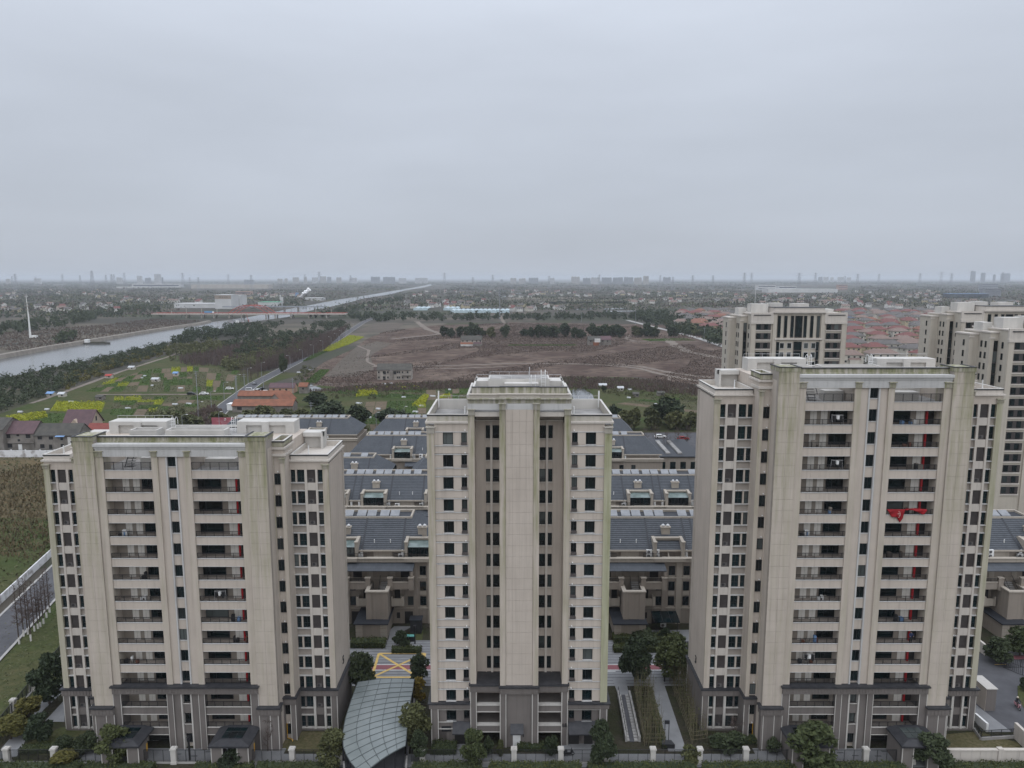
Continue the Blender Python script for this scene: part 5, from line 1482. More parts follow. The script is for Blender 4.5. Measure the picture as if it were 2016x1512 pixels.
for i in (0, 3): box_part('pier', T, x0 + i * 2.6 - 0.3, x0 + i * 2.6 + 0.4, 89.55, 90.15, 0, 2.25, M['stone_pale'])
a, c = Vector(gp(1997, 1452)), Vector(gp(2030, 1484)); d = (c - a).normalized(); n_ = Vector((-d.y, d.x, 0)) * 0.2
MB().prism([p[:2] for p in (a - n_, a + n_, c + n_, c - n_)], 0, 2.3).build('side_wall', M['stone_pale'], label='beige side wall beside the road at the right frame edge', cat='wall')
T = thing('gate', gp(1961, 1290), 'dark metal gate with a beige post beside the garden at right', 'gate')
ob('leaf', railing_mesh(3.4, 1.6, 0.12), T, (-1.6, 0, 0)); MB().box(-2.1, -1.7, -0.2, 3.5, 0, 1.9).build('post', M['stone_pale'], T)
MB().box(-1.6, 1.8, 0.05, 0.08, 0.05, 1.55).build('backing_sheet', M['black'], T)
px_sheet('footpath', [(1978, 1268), (1988, 1290), (2016, 1290), (1996, 1262)], 0.06, M['pave'])
T = thing('railing', gp(2003, 1325), 'black mesh railing at the right frame edge by the bend', 'railing')
ob('rail_panel', railing_mesh(6.0, 1.5, 0.3), T, (-1.2, 1.5, 0), -1.0); ob('rail_panel', railing_mesh(5.0, 1.5, 0.3), T, (-1.2, 1.5, 0), 0.05)
px_sheet('kerb_island', [(2003, 1350), (2004, 1375), (2020, 1400), (2050, 1400), (2050, 1345)], 0.12, M['lawn'])

# side fence of the compound, left edge
T = thing('side_fence', gp(28, 1404), 'railing fence with square pillars along the compound\'s left side', 'fence')
so = Vector(T.location); p0, p1 = Vector(gp(28, 1404)), Vector(gp(64, 1360)); dv = p1 - p0
for i in range(-2, 7):
    ob('pillar', pil_me, T, dv * i)
    d = dv; L = d.length - 0.7
    o = ob('fence_panel', railing_mesh(round(L, 1), 1.75, 0.14), T, dv * i + d.normalized() * 0.35 + Vector((0, 0, 0.2)), math.atan2(d.y, d.x))
    n_ = Vector((-d.y, d.x, 0)).normalized() * 0.16
    MB().prism([(dv * i + q)[:2] for q in (-n_, n_)][::-1] + [(dv * (i + 1) + q)[:2] for q in (n_, -n_)][::-1], 0, 0.25).build('plinth', M['concrete'], T)

px_sheet('footpath', [(757, 1287), (764, 1262), (768, 1240), (776, 1233), (812, 1233), (772, 1255), (768, 1287)], 0.056, M['pave'])
px_sheet('paved_yard', [(1270, 1240), (1272, 1262), (1362, 1262), (1362, 1240)], 0.056, M['pave'])
T = thing('glass_awning', gp(1312, 1252), 'dark glass awning on slim posts before the nearest right terrace', 'awning')
for x in (-1.9, 1.9): box_part('post', T, x - .05, x + .05, -.05, .05, 0, 2.7, M['black'])
MB().extrude_x([(-.3, 2.65), (-.3, 2.75), (3.2, 3.25), (3.2, 3.15)][::-1], -2.3, 2.3).build('glass_roof', M['glass'], T)
for x in (-2.3, -.75, .75, 2.2): MB().extrude_x([(-.32, 2.76), (-.32, 2.82), (3.2, 3.32), (3.2, 3.26)][::-1], x, x + .1).build('rafter', M['black'], T)
T = thing('air_conditioner', gp(1306, 1236), 'white outdoor unit under the glass awning', 'air conditioner')
ob('lower_unit', ac_mesh(), T, (0, 0, 0.1), 0, scale=1.2); ob('upper_unit', ac_mesh(), T, (0, 0, 0.9), 0, scale=1.2)
# ================================================================== towers of the next estate (right, farther back)
M['stone_far'] = stone('cream_stone_cladding', (0.47, 0.43, 0.365), (0.42, 0.38, 0.325))
M['brownpanel'] = simple('brown_window_panel', (0.052, 0.043, 0.042), (0.04, 0.034, 0.033), 1.5, 0.4, 0.5)
def window_band(parent, x0, x1, y, z0, z1, n):
    """dark ribbon: brown infill with glazed lights"""
    w, h = round(x1 - x0, 2), round(z1 - z0, 2)
    o = ob('window_band', cached(('wb', w, h), lambda: MB().box(0, w, 0, 0.08, 0, h).mesh('window_band', M['brownpanel'])), parent, (x0, y, z0))
    for i in range(n):
        a = w * (i + 0.08) / n; c = w * (i + (0.62 if n > 1 else 0.92)) / n
        k = round(c - a, 2)
        ob('pane', cached(('wbp', k, h), lambda: MB().box(0, k, 0, 0.03, 0.25, h - 0.12).mesh('pane', M['glass'])), o, (a, -0.03, 0))
    return o
def estate_tower(cx, Y, W2, top, label, floors_seen, mirror=1):
    """cx = middle of front, W2 = half width of front; seen from its left-front corner"""
    T = thing('apartment_tower', (cx, Y, 0), label, 'apartment tower')
    S = M['stone_far']
    b = MB()
    b.box(-W2, W2, 0.5, 16, 0, top)
    b.box(-W2 - 2.2, -W2, 4.5, 16, 0, top - 1.0); b.box(-W2 - 4.6, -W2 - 2.2, 9.5, 16, 0, top - 1.8)
    b.box(W2, W2 + 2.2, 4.5, 16, 0, top - 1.0)
    b.build('core_wall', S, T)
    cz0, cz1 = top + 0.0, top + 2.0
    ci = W2 * 0.46      # half width of the middle bay
    for s in (-1, 1):
        for x in ((W2 - 1.4, W2), (ci + 0.1, ci + 1.3)):
            box_part('pilaster', T, s * x[0], s * x[1], 0.1, 0.5, 0, top - 0.2, S)
        cb = MB().box(s * (ci + 1.2), s * (W2 + 0.15), -0.1, 0.6, top - 3.2, top - 2.5).box(s * (ci + 1.2), s * (W2 + 0.15), 0.05, 0.6, top - 2.5, top + 0.4)
        cb.build('frieze', M['stone_pale'], T)
        MB().box(s * (ci + 2.2), s * (W2 - 0.6), -0.16, 0.05, top - 0.5, top - 0.25).build('coping', M['cap'], T)
    for px_ in (-W2 - 2.2, -W2 - 4.6):
        pass
    for (x, y) in ((-W2 - 2.2, 4.5), (-W2 - 4.6, 9.5), (-W2, 0.5)):
        box_part('pilaster', T, x - 0.12, x + 0.9, y - 0.2, y, 0, top - 2.6, S)
        MB().box(x - 0.25, x + 1.1, y - 0.35, y + 0.1, top - 2.6, top - 2.2).build('capital', M['stone_pale'], T)
    cb = MB().box(-W2 - 4.8, -W2 - 2.0, 9.3, 16.2, top - 1.9, top - 1.5).box(-W2 - 2.4, -W2 + 0.1, 4.3, 16.1, top - 1.1, top - 0.7).box(-W2 - 0.2, W2 + 0.2, 0.3, 16.05, top - 0.2, top + 0.15)
    cb.build('cornice', M['stone_pale'], T)
    # crown over the middle bay
    cb = MB().box(-ci - 1.0, ci + 1.0, 0.0, 6, top, top + 1.9).box(-ci - 1.4, ci + 1.4, -0.4, 0.6, top + 0.3, top + 0.75).box(-ci - 1.2, ci + 1.2, -0.25, 0.6, top + 0.75, top + 1.0)
    cb.build('crown', M['stone_pale'], T)
    MB().box(-ci - 1.1, ci + 1.1, -0.1, 6.1, top + 1.9, top + 2.05).build('coping', M['cap'], T)
    for (x0, x1, y0, y1, h) in ((-W2 + 1.2, -ci - 1.5, 5, 9, 3.0), (-W2 - 1.6, -W2 + 1.0, 9, 13, 1.5), (ci + 2, W2 - 1, 8, 13, 1.2), (-ci, -ci + 4, 7, 11, 3.2), (1, 6, 8, 12, 3.0)):
        MB().box(x0, x1, y0, y1, top - 0.9, top + h).build('roof_block', M['plaster'], T)
    # storeys
    for n in range(floors_seen):
        z = top - 3.2 - 2.0 - n * 3.0
        for s in (-1, 1):
            x0, x1 = sorted((s * (ci + 1.9), s * (W2 - 1.6)))
            window_band(T, x0, x1, 0.3, z, z + 2.05, 2)
            box_part('sill', T, x0 - 0.2, x1 + 0.2, 0.2, 0.5, z - 0.35, z, M['stone_pale'])
        if n >= 2:
            for x in (-ci + 1.9, -ci + 4.3, ci - 4.3, ci - 1.9):
                add_window(T, x, 0.38, z + 1.0, 1.25, 1.6, 0.15, 'v')
            window_band(T, -1.35, 1.35, 0.3, z - 0.6, z + 2.3, 1)
            for x in (-ci + 0.1, ci - 1.1):
                window_band(T, x, x + 0.95, 0.3, z - 0.7, z + 2.2, 1)
        for (x, y) in ((-W2 - 2.2, 6.2), (-W2 - 2.2, 8.0), (-W2 - 4.6, 12.0), (-W2, 2.6)):
            o = add_window(T, x - 0.06, y, z + 1.0, 0.8, 1.7, 0, '', rz=-math.pi / 2)
        window_band(T, -W2 - 1.2, -W2 - 0.1, 4.42, z - 0.9, z + 2.1, 1)
    # tall glazed slots under the crown
    for i, x in enumerate(np.linspace(-ci + 0.2, ci - 1.2, 7)):
        wd = 1.0 if i != 3 else 2.4
        xx = x - (0.7 if i == 3 else 0)
        window_band(T, xx, xx + wd, 0.28, top - 7.6, top - 0.6, 1)
    box_part('balcony_ledge', T, -ci - 0.6, ci + 0.6, -0.2, 0.5, top - 8.3, top - 7.8, M['stone_pale'])
    return T
t = estate_tower(91.9, 236, 15.2, 52.6, 'cream tower with tall glazed slots rising behind the tallest near tower', 7)
MB().tube((-12.5, 6, 52.6), (-12.5, 6, 62), 0.07).build('mast', M['steel'], t)
estate_tower(160.5, 238, 15.4, 53.0, 'cream tower at the right edge, the farther of the two there', 8)
estate_tower(145.0, 192, 15.0, 50.5, 'cream tower cut off by the right edge, the nearer of the two there', 14)

# ================================================================== hipped villas with red and grey roofs
M['roof_red'] = simple('red_roof_tiles', (0.16, 0.062, 0.055), (0.12, 0.052, 0.048), 0.5, 0.8)
M['roof_orange'] = simple('orange_roof_tiles', (0.20, 0.09, 0.06), (0.155, 0.072, 0.05), 0.5, 0.8)
M['roof_grey'] = simple('grey_roof_tiles', (0.115, 0.105, 0.10), (0.085, 0.08, 0.078), 0.5, 0.8)
M['roof_brown'] = simple('faded_roof_tiles', (0.19, 0.135, 0.115), (0.15, 0.11, 0.095), 0.5, 0.8)
M['roof_blue'] = simple('blue_grey_roof_tiles', (0.055, 0.062, 0.085), (0.04, 0.047, 0.066), 0.5, 0.6)
M['wall_cream'] = simple('cream_villa_wall', (0.46, 0.40, 0.27), (0.40, 0.345, 0.24), 0.3, 0.9)
M['wall_pale'] = simple('pale_villa_wall', (0.50, 0.47, 0.41), (0.43, 0.40, 0.35), 0.3, 0.9)
def villa_meshes(w, d, h, roof):
    b = MB(); b.box(-w/2, w/2, -d/2, d/2, 0, h); b.box(-w*0.1, w*0.32, -d/2 - 2.2, -d/2 + .05, 0, h * 0.55)
    wall = b.mesh('wall', M['wall_cream' if roof in ('roof_red', 'roof_orange', 'roof_blue') else 'wall_pale'])
    e = 1.0; rh = 3.3; r = min(w, d) * 0.42
    b = MB()
    x0, x1, y0, y1 = -w/2 - e, w/2 + e, -d/2 - e, d/2 + e
    rx = (x1 - x0) / 2 - r
    A, B, C, D_ = (x0, y0, h), (x1, y0, h), (x1, y1, h), (x0, y1, h)
    P, Q = (-max(rx, 0.6), 0, h + rh), (max(rx, 0.6), 0, h + rh)
    b.poly([A, B, Q, P]); b.poly([B, C, Q]); b.poly([C, D_, P, Q]); b.poly([D_, A, P]); b.poly([D_, C, B, A])
    zz = h * 0.55
    b.poly([(-w*0.16, -d/2 - 2.4, zz), (w*0.38, -d/2 - 2.4, zz), (w*0.30, -d/2 - .3, zz + 1.5), (-w*0.08, -d/2 - .3, zz + 1.5)])
    b.poly([(w*0.38, -d/2 - 2.4, zz), (w*0.38, -d/2, zz), (w*0.30, -d/2 - .3, zz + 1.5)]); b.poly([(-w*0.16, -d/2, zz), (-w*0.16, -d/2 - 2.4, zz), (-w*0.08, -d/2 - .3, zz + 1.5)])
    roofm = b.mesh('roof', M[roof])
    wm = cached('vwin', lambda: MB().box(-0.7, 0.7, -0.06, 0.04, -0.7, 0.7).box(-0.85, 0.85, -0.1, 0.0, -0.82, -0.7, 1).box(-0.85, 0.85, -0.1, 0.0, 0.7, 0.8, 1).mesh('window', [M['glass'], M['trim']]))
    ch = cached('vch', lambda: MB().box(-0.5, 0.5, -0.4, 0.4, 0, 2.2).box(-0.6, 0.6, -0.5, 0.5, 2.2, 2.4).mesh('chimney', M['wall_pale']))
    return wall, roofm, wm, ch
V_ROOFS = ['roof_red', 'roof_grey', 'roof_red', 'roof_grey', 'roof_brown', 'roof_orange', 'roof_blue']
V_SH = [(17, 13, 7.6), (21, 13, 8.0), (16, 15, 9.0)]
V_M = {(r, i): villa_meshes(*V_SH[i], r) for r in set(V_ROOFS) for i in range(3)}
V_LAB = {'roof_red': 'cream villa with a red hipped roof in the villa estate', 'roof_grey': 'pale villa with a grey hipped roof in the villa estate', 'roof_brown': 'pale villa with a faded brown hipped roof in the villa estate',
         'roof_orange': 'cream villa with an orange hipped roof in the villa estate', 'roof_blue': 'cream villa with a blue-grey hipped roof in the villa estate'}
def ordn(n):
    return '%d%s' % (n, 'th' if 10 <= n % 100 <= 20 else {1: 'st', 2: 'nd', 3: 'rd'}.get(n % 10, 'th'))
ROOFWORD = {'roof_red': 'red-roofed', 'roof_grey': 'grey-roofed', 'roof_brown': 'brown-roofed', 'roof_orange': 'orange-roofed', 'roof_blue': 'slate-blue-roofed'}
VILLA_SPOTS = []
Y = 548.0; rowi = 0; nv = 0
zrow = {}
while Y < 1330:
    cnt = {}
    x = 0.16 * Y + (9 if rowi % 2 else 0)
    while x < 0.72 * Y:
        X = x + random.uniform(-3.5, 3.5); YY = Y + random.uniform(-6, 6)
        px, py = topx(X, YY, 4.0)
        zone = None
        if 1338 < px < 1440 and YY > 720 + (1440 - px) * 2.5: zone = 'left of the slotted cream tower'
        elif 1652 < px < 1845: zone = 'right of the slotted cream tower'
        if zone:
            if zone not in cnt:
                cnt[zone] = 0; zrow[zone] = zrow.get(zone, 0) + 1
            cnt[zone] += 1
            rf = ['roof_grey', 'roof_red', 'roof_grey', 'roof_red', 'roof_brown', 'roof_red', 'roof_grey'][(rowi + int(X / 60)) % 7] if random.random() < 0.75 else random.choice(['roof_brown', 'roof_grey', 'roof_blue', 'roof_orange', 'roof_brown', 'roof_red'])
            i = random.randrange(3)
            wall, roofm, wm, ch = V_M[(rf, i)]
            w, d, h = V_SH[i]
            T = thing('villa', (X, YY, 0), '%s villa, %s from left in the %s row %s' % (ROOFWORD[rf], ordn(cnt[zone]), ordn(zrow[zone]), zone), 'house', 'villas of the hipped-roof estate', rz=random.uniform(-0.15, 0.15))
            ob('wall', wall, T); ro = ob('roof', roofm, T)
            if random.random() < 0.6: ob('chimney', ch, ro, (random.choice((-1, 1)) * w * 0.28, random.uniform(-1, 2), h + 0.8))
            for k_ in range(4):
                ob('window', wm, T, (-w * 0.36 + k_ * w * 0.24, -d / 2 - 0.03, h - 1.6))
            if YY < 900:
                for k_ in range(2): ob('window', wm, T, (-w * 0.40 + k_ * w * 0.16, -d / 2 - 0.03, h - 4.8))
                for k_ in range(2): ob('window', wm, T, (-w / 2 - 0.03, -d * 0.25 + k_ * d * 0.5, h - 1.6), -math.pi / 2)
            nv += 1
            VILLA_SPOTS.append((X, YY))
        x += 27.5
    Y += 38 + 0.012 * Y; rowi += 1

# ================================================================== old farmhouses
M['roof_purple'] = simple('maroon_tile_roof', (0.105, 0.062, 0.068), (0.082, 0.05, 0.056), 0.6, 0.7)
M['roof_old'] = simple('old_black_tiles', (0.058, 0.056, 0.052), (0.085, 0.080, 0.070), 0.5, 0.9, detail=7)
M['roof_rust'] = simple('old_orange_tiles', (0.225, 0.092, 0.055), (0.15, 0.066, 0.043), 0.5, 0.85, detail=7)
M['wall_grime'] = simple('grimy_render', (0.225, 0.205, 0.185), (0.13, 0.118, 0.105), 0.35, 0.95, detail=8)
M['wall_white'] = simple('whitewashed_wall', (0.60, 0.59, 0.57), (0.48, 0.47, 0.45), 0.25, 0.9, detail=6)
M['wall_buff'] = simple('buff_wall', (0.42, 0.34, 0.27), (0.36, 0.29, 0.23), 0.4, 0.9)
M['wall_peach'] = simple('peach_wall', (0.48, 0.31, 0.22), None, 0.4, 0.9)
M['void'] = simple('empty_window_opening', (0.02, 0.02, 0.021), None, 2, 0.6)
M['blue_sheet'] = simple('blue_sheet', (0.16, 0.28, 0.48), None, 0.7, 0.6)
def gable_house(name, loc, w, d, wh, rh, wallm, roofm, label, rz=0.0, wins=(), over=0.5, cat='house', group=None, side_wins=(), door=None):
    """ridge along local x, front at y = 0"""
    T = thing(name, loc, label, cat, group, rz)
    b = MB(); b.box(-w/2, w/2, 0, d, 0, wh)
    for x in (-w/2 + 0.002, w/2 - 0.002):
        b.poly([(x, 0, wh), (x, d, wh), (x, d/2, wh + rh)] if x > 0 else [(x, d, wh), (x, 0, wh), (x, d/2, wh + rh)])
    b.build('wall', wallm, T)
    k = rh / (d / 2); t = 0.18
    b = MB()
    x0, x1 = -w/2 - over * 0.6, w/2 + over * 0.6
    for (ya, yb) in ((-over, d/2), (d + over, d/2)):
        za = wh - over * k
        q = [(x0, ya, za), (x1, ya, za), (x1, yb, wh + rh), (x0, yb, wh + rh)]
        if ya > yb: q = q[::-1]
        up = [(p[0], p[1], p[2] + t) for p in q]
        b.poly(up); b.poly(q[::-1])
        for i in range(4):
            j = (i + 1) % 4; b.poly([q[i], q[j], up[j], up[i]])
    r = b.build('roof', roofm, T)
    for (x, z, ww, hh) in wins:
        ob('window', cached(('gw', ww, hh), lambda: MB().box(-ww/2, ww/2, -0.05, 0.05, -hh/2, hh/2).box(-ww/2 - .08, ww/2 + .08, -0.12, 0.0, -hh/2 - .1, -hh/2, 1).mesh('window', [M['void'], M['concrete']])), T, (x, 0, z))
    for (y, z, ww, hh) in side_wins:
        ob('window', cached(('gw', ww, hh), lambda: MB().box(-ww/2, ww/2, -0.05, 0.05, -hh/2, hh/2).mesh('window', M['void'])), T, (w/2, y, z), math.pi / 2)
    if door: box_part('door', T, door[0] - door[1] / 2, door[0] + door[1] / 2, -0.06, 0.05, 0.02, 2.2, door[2])
    return T
g = gp(39, 886)
T = gable_house('farmhouse', (g[0], g[1], 0), 11.4, 8.5, 6.6, 3.6, M['wall_grime'], M['roof_purple'], 'bare concrete farmhouse with a maroon roof behind the white wall', wins=[(-3.9, 5.3, 1.7, 1.5), (3.6, 5.3, 1.7, 1.5), (-0.2, 5.7, 1.0, 1.0), (0, 3.7, 0.9, 0.9), (-3.5, 1.6, 1.7, 1.5)], door=(0.3, 1.4, M['white']))
MB().box(-5.8, 5.8, -0.5, 0, 2.75, 2.95).build('ledge', M['wall_grime'], T)
g = gp(113, 886)
T = gable_house('farmhouse', (g[0], g[1], 0), 16.5, 8.5, 5.9, 3.4, M['wall_grime'], M['roof_old'], 'long grimy farmhouse with a sagging black tile roof and a blue sheet', wins=[(-6.2, 4.6, 1.6, 1.2), (-2.0, 4.6, 1.6, 1.2), (2.0, 4.5, 1.0, 1.6), (6.2, 4.8, 1.6, 1.5), (-5.5, 1.5, 1.6, 1.5), (2.0, 1.3, 1.1, 2.1), (-2.4, 1.2, 1.2, 1.8)])
MB().extrude_x([(-1.4, 5.3), (-1.4, 5.36), (0.3, 5.9), (0.3, 5.84)][::-1], 0.2, 3.6).build('blue_awning', M['blue_sheet'], T)
MB().box(4.2, 5.4, -0.08, 0, 0, 5.0).build('white_panel', M['wall_white'], T)
g = gp(142, 862)
T = gable_house('farmhouse', (g[0], g[1] + 4, 0), 11.0, 9.0, 5.2, 4.8, M['wall_buff'], M['roof_purple'], 'buff farmhouse with a steep maroon roof and a small front gable', side_wins=[(4.5, 6.4, 1.0, 1.8)], over=0.9)
b = MB(); b.poly([(-2.4, -0.3, 5.2), (0.4, -0.3, 5.2), (-1.0, -0.3, 6.8)]); b.poly([(-1.0, -0.3, 6.8), (0.4, -0.3, 5.2), (0.4, 3, 6.2), (-1.0, 3.2, 7.0)]); b.poly([(-2.4, -0.3, 5.2), (-1.0, -0.3, 6.8), (-1.0, 3.2, 7.0), (-2.4, 3, 6.2)]); b.build('front_gable', M['wall_buff'], T)
g = gp(-8, 886)
gable_house('farmhouse', (g[0], g[1] - 2, 0), 9, 12, 8.2, 3.4, M['wall_grime'], M['roof_old'], 'tall grey farmhouse cut off by the left frame edge', wins=[(1, 5.5, 1.5, 1.4)])
g = gp(188, 868)
gable_house('farmhouse', (g[0], g[1] + 2, 0), 9, 7, 3.8, 2.2, M['wall_white'], simple('dull_red_tiles', (0.20, 0.055, 0.045)), 'small white house with a dull red roof behind the left tower\'s roof')
g = gp(517, 812)
T = gable_house('barn', (g[0], g[1], 0), 29, 8, 3.4, 2.3, M['wall_grime'], M['roof_rust'], 'long low barn with a rusty orange tile roof beside the road', wins=[(-11, 2.0, 2.2, 1.6), (4, 2.0, 1.6, 1.4)], cat='barn')
g2 = gp(505, 795)
gable_house('barn', (g2[0], g2[1] + 7, 0), 24, 7, 3.2, 2.0, M['wall_grime'], M['roof_rust'], 'second orange-roofed barn just behind the first', cat='barn')
g = gp(569, 800)
gable_house('barn', (g[0], g[1], 0), 11, 8, 3.6, 3.2, M['wall_grime'], M['roof_rust'], 'short orange-roofed cross wing at the barns\' right end', rz=1.2, cat='barn')
g = gp(555, 774)
gable_house('house', (g[0], g[1], 0), 14, 6, 3.3, 2.0, M['wall_peach'], M['roof_purple'], 'peach bungalow with a maroon roof by the parked cars', wins=[(-4.5, 1.9, 1.1, 1.1), (-1.0, 1.9, 1.1, 1.1), (2.5, 1.9, 1.1, 1.1)])
g = gp(597, 775)
gable_house('house', (g[0], g[1], 0), 4.6, 5, 4.2, 1.6, M['wall_grime'], M['roof_rust'], 'narrow grey hut with an orange roof by the ditch', wins=[(0, 2.8, 1.1, 1.1)])
g = gp(456, 808)
T = thing('white_shed', (g[0], g[1], 0), 'plain white shed at the left end of the orange barns', 'shed')
MB().box(-2.2, 2.2, 0, 5, 0, 3.0).build('wall', M['white'], T); MB().box(-2.4, 2.4, -0.2, 5.2, 3.0, 3.15).build('roof', M['white'], T)
# empty houses standing in the cleared field
g = gp(776, 748)
W_ = [(x, z, 0.95, 1.25) for z in (1.6, 4.9) for x in (-9.6, -6.6, -3.9, -0.8, 2.2, 3.4, 5.4, 8.6)]
T = gable_house('abandoned_house', (g[0], g[1], 0), 21.5, 8.5, 6.6, 3.2, simple('bare_concrete_wall', (0.33, 0.30, 0.265), (0.22, 0.20, 0.178), 0.4, 0.95, detail=7), M['roof_old'], 'derelict long two-storey house with a black roof in the cleared field', wins=W_ + [(-6.0, 4.6, 1.7, 2.0), (0.6, 4.6, 1.7, 2.0), (-6.2, 1.2, 1.6, 2.2)], cat='house')
box_part('balcony', T, 5.0, 11.0, -1.4, 0.0, 2.9, 3.15, M['wall_grime'])
MB().box(-2.6, -0.4, -1.0, 0, 0, 6.2).build('stair_bay', M['wall_grime'], T)
g = gp(928, 681)
T = gable_house('abandoned_house', (g[0], g[1], 0), 20, 8, 6.0, 3.4, simple('pale_dirty_wall', (0.36, 0.33, 0.29), (0.28, 0.25, 0.22), 0.4), M['roof_old'], 'abandoned house with a black roof and an orange lean-to in the middle field', wins=[(x, 4.6, 1.3, 1.3) for x in (-8, -4, 1, 5, 8.5)])
MB().extrude_x([(-4, 2.0), (-4, 2.1), (0, 3.4), (0, 3.2)][::-1], -10.2, 1.5).build('lean_to_roof', M['roof_rust'], T); MB().box(-10, 1.2, -3.8, 0, 0, 2.0).build('lean_to_wall', M['wall_white'], T)
MB().extrude_x([(-4, 2.4), (-4, 2.5), (0, 3.6), (0, 3.4)][::-1], 2.0, 9.8).build('lean_to_roof', M['roof_purple'], T); MB().box(2.2, 9.6, -3.8, 0, 0, 2.4).build('lean_to_wall', M['wall_grime'], T)
g = gp(1170, 680)
T = gable_house('abandoned_house', (g[0], g[1], 0), 12, 8, 5.4, 3.0, M['wall_grime'], M['roof_old'], 'left half of a broken farmhouse with an orange porch on the field\'s far side', wins=[(-3.5, 4, 1.4, 1.4)])
MB().box(-1.2, 4.2, -3, 0, 0, 3.2).build('porch', M['roof_rust'], T); MB().box(0.2, 5.4, -2.5, 0, 3.2, 6.4).build('white_gable', M['wall_white'], T)
g = gp(1191, 680)
gable_house('abandoned_house', (g[0], g[1] + 1, 0), 12, 8, 5.6, 3.0, M['wall_grime'], M['roof_purple'], 'right half of the broken farmhouse, with a maroon roof', wins=[(-2, 4, 1.3, 1.3), (2.5, 4, 1.3, 1.3)])
# white wall across the reed field and along the road
def road_x(y):
    return -95.5 - 0.217 * (y - 140)
M['wall_peel'] = simple('peeling_white_paint', (0.62, 0.62, 0.63), (0.30, 0.28, 0.27), 0.5, 0.9, detail=8, lo=0.5, hi=0.68)
T = thing('painted_wall', (-170, 259, 0), 'peeling white boundary wall between the reeds and the old farmhouses', 'wall')
for i in range(20):
    box_part('wall_panel', T, -52 + i * 5.2, -52 + i * 5.2 + 5.15, 0, 0.25, 0, 2.5, M['wall_peel'])
    box_part('wall_pier', T, -52.2 + i * 5.2, -51.85 + i * 5.2, -0.08, 0.3, 0, 2.8, M['wall_peel'])
T = thing('painted_wall', (road_x(60) - 6.2, 60, 0), 'white painted wall along the left side of the near road', 'wall')
ang = math.atan2(1, -0.217)
for i in range(36):
    o = box_part('wall_panel', T, 0, 5.4, 0, 0.25, 0, 1.7, M['wall_peel'])
    o.rotation_euler = (0, 0, ang); o.location = (-0.217 * 5.37 * i, 5.37 * i, 0)

# ================================================================== roads, river, fields
def poly_world(pts):
    return [Vector(gp(a, b)) for a, b in pts]
def sample_poly(pts, n, rng):
    """uniform points inside a world polygon (list of Vectors)"""
    P = np.array([(p[0], p[1]) for p in pts]); lo, hi = P.min(0), P.max(0)
    out = []
    while len(out) < n:
        Q = rng.uniform(lo, hi, (4 * n, 2))
        x, y = Q[:, 0], Q[:, 1]; ins = np.zeros(len(Q), bool)
        j = len(P) - 1
        for i in range(len(P)):
            c = ((P[i, 1] > y) != (P[j, 1] > y)) & (x < (P[j, 0] - P[i, 0]) * (y - P[i, 1]) / (P[j, 1] - P[i, 1] + 1e-12) + P[i, 0])
            ins ^= c; j = i
        out += list(map(tuple, Q[ins]))
    return np.array(out[:n])
# road past the left tower, on through the fields
road_pts = [(road_x(40), 40), (road_x(140), 140), (road_x(370), 370), (-157, 445), (-174, 690), (-192, 850), (-215, 1060), (-224, 1190)]
MB().strip(road_pts, 7.0, 0.12).build('road', M['asphalt'], kind='structure')
kerb = MB()
for s in (-1, 1):
    kerb.strip([(x + s * 3.85, y) for x, y in road_pts], 0.5, 0.17)
kerb.build('road_kerb', M['concrete'], kind='structure')
sheet('verge', [(road_x(40) + 4.2, 40), (-72.1, 40), (-72.1, 262), (road_x(262) + 4.2, 262)], 0.03, M['field_grass'])
sheet('reed_field', [(road_x(60) - 6.6, 60), (road_x(258.5) - 6.6, 258.5), (-230, 258.5), (-230, 60)], 0.04, M['reed'])
sheet('rough_grass', [(road_x(60) - 6.6, 60), (road_x(190) - 6.6, 190), (-230, 196), (-230, 60)], 0.06, M['field_grass'])
sheet('farm_ground', [(-240, 262), (60, 262), (60, 330), (60, 420), (-330, 420), (-330, 262)], 0.03, M['scrubland'])
# water
M['water'] = None
def water():
    m = NT('river_water')
    f = m.noise(0.6, 4, (1, 0.35, 1)); g = m.noise(0.02, 3)
    m.bump(f, 0.06, 0.15)
    return m.fin(m.mix(m.rng(g, 0.3, 0.7), (0.115, 0.118, 0.118), (0.085, 0.09, 0.092)), 0.16, 0.6)
M['water'] = water()
R_bank = [(-260, 800), (-120, 770), (0, 747), (55, 733), (103, 725), (175, 710), (226, 698), (286, 688), (340, 671), (420, 650), (500, 633), (556, 627), (613, 611), (637, 607), (680, 597), (720, 587), (767, 579.5), (801, 571), (835, 566), (858, 559.5)]
L_bank = [(-260, 752), (-120, 728), (0, 707.5), (99, 688.6), (190, 673), (317, 651), (397, 639), (417, 634), (476, 627), (542, 614), (564, 609), (593, 604), (667, 589.5), (700, 585), (769, 573.6), (809, 567), (835, 562.5), (850, 559)]
rb = [gp(a, b, 0.15) for a, b in R_bank]; lb = [gp(a, b, 0.15) for a, b in L_bank]
def resamp2(P, n):
    return resample(P, n)
ra, la = resamp2(rb, 60), resamp2(lb, 60)
wb = MB()
for i in range(59):
    wb.poly([(la[i].x, la[i].y, .15), (ra[i].x, ra[i].y, .15), (ra[i+1].x, ra[i+1].y, .15), (la[i+1].x, la[i+1].y, .15)])
wb.build('river', M['water'], kind='structure')
px_sheet('pond', [(1122, 770), (1135, 764), (1150, 766), (1166, 776), (1170, 786), (1130, 788)][::-1], 0.1, M['water'])
px_sheet('pond', [(600, 762), (612, 757), (632, 764), (640, 768), (612, 770)][::-1], 0.1, M['water'])
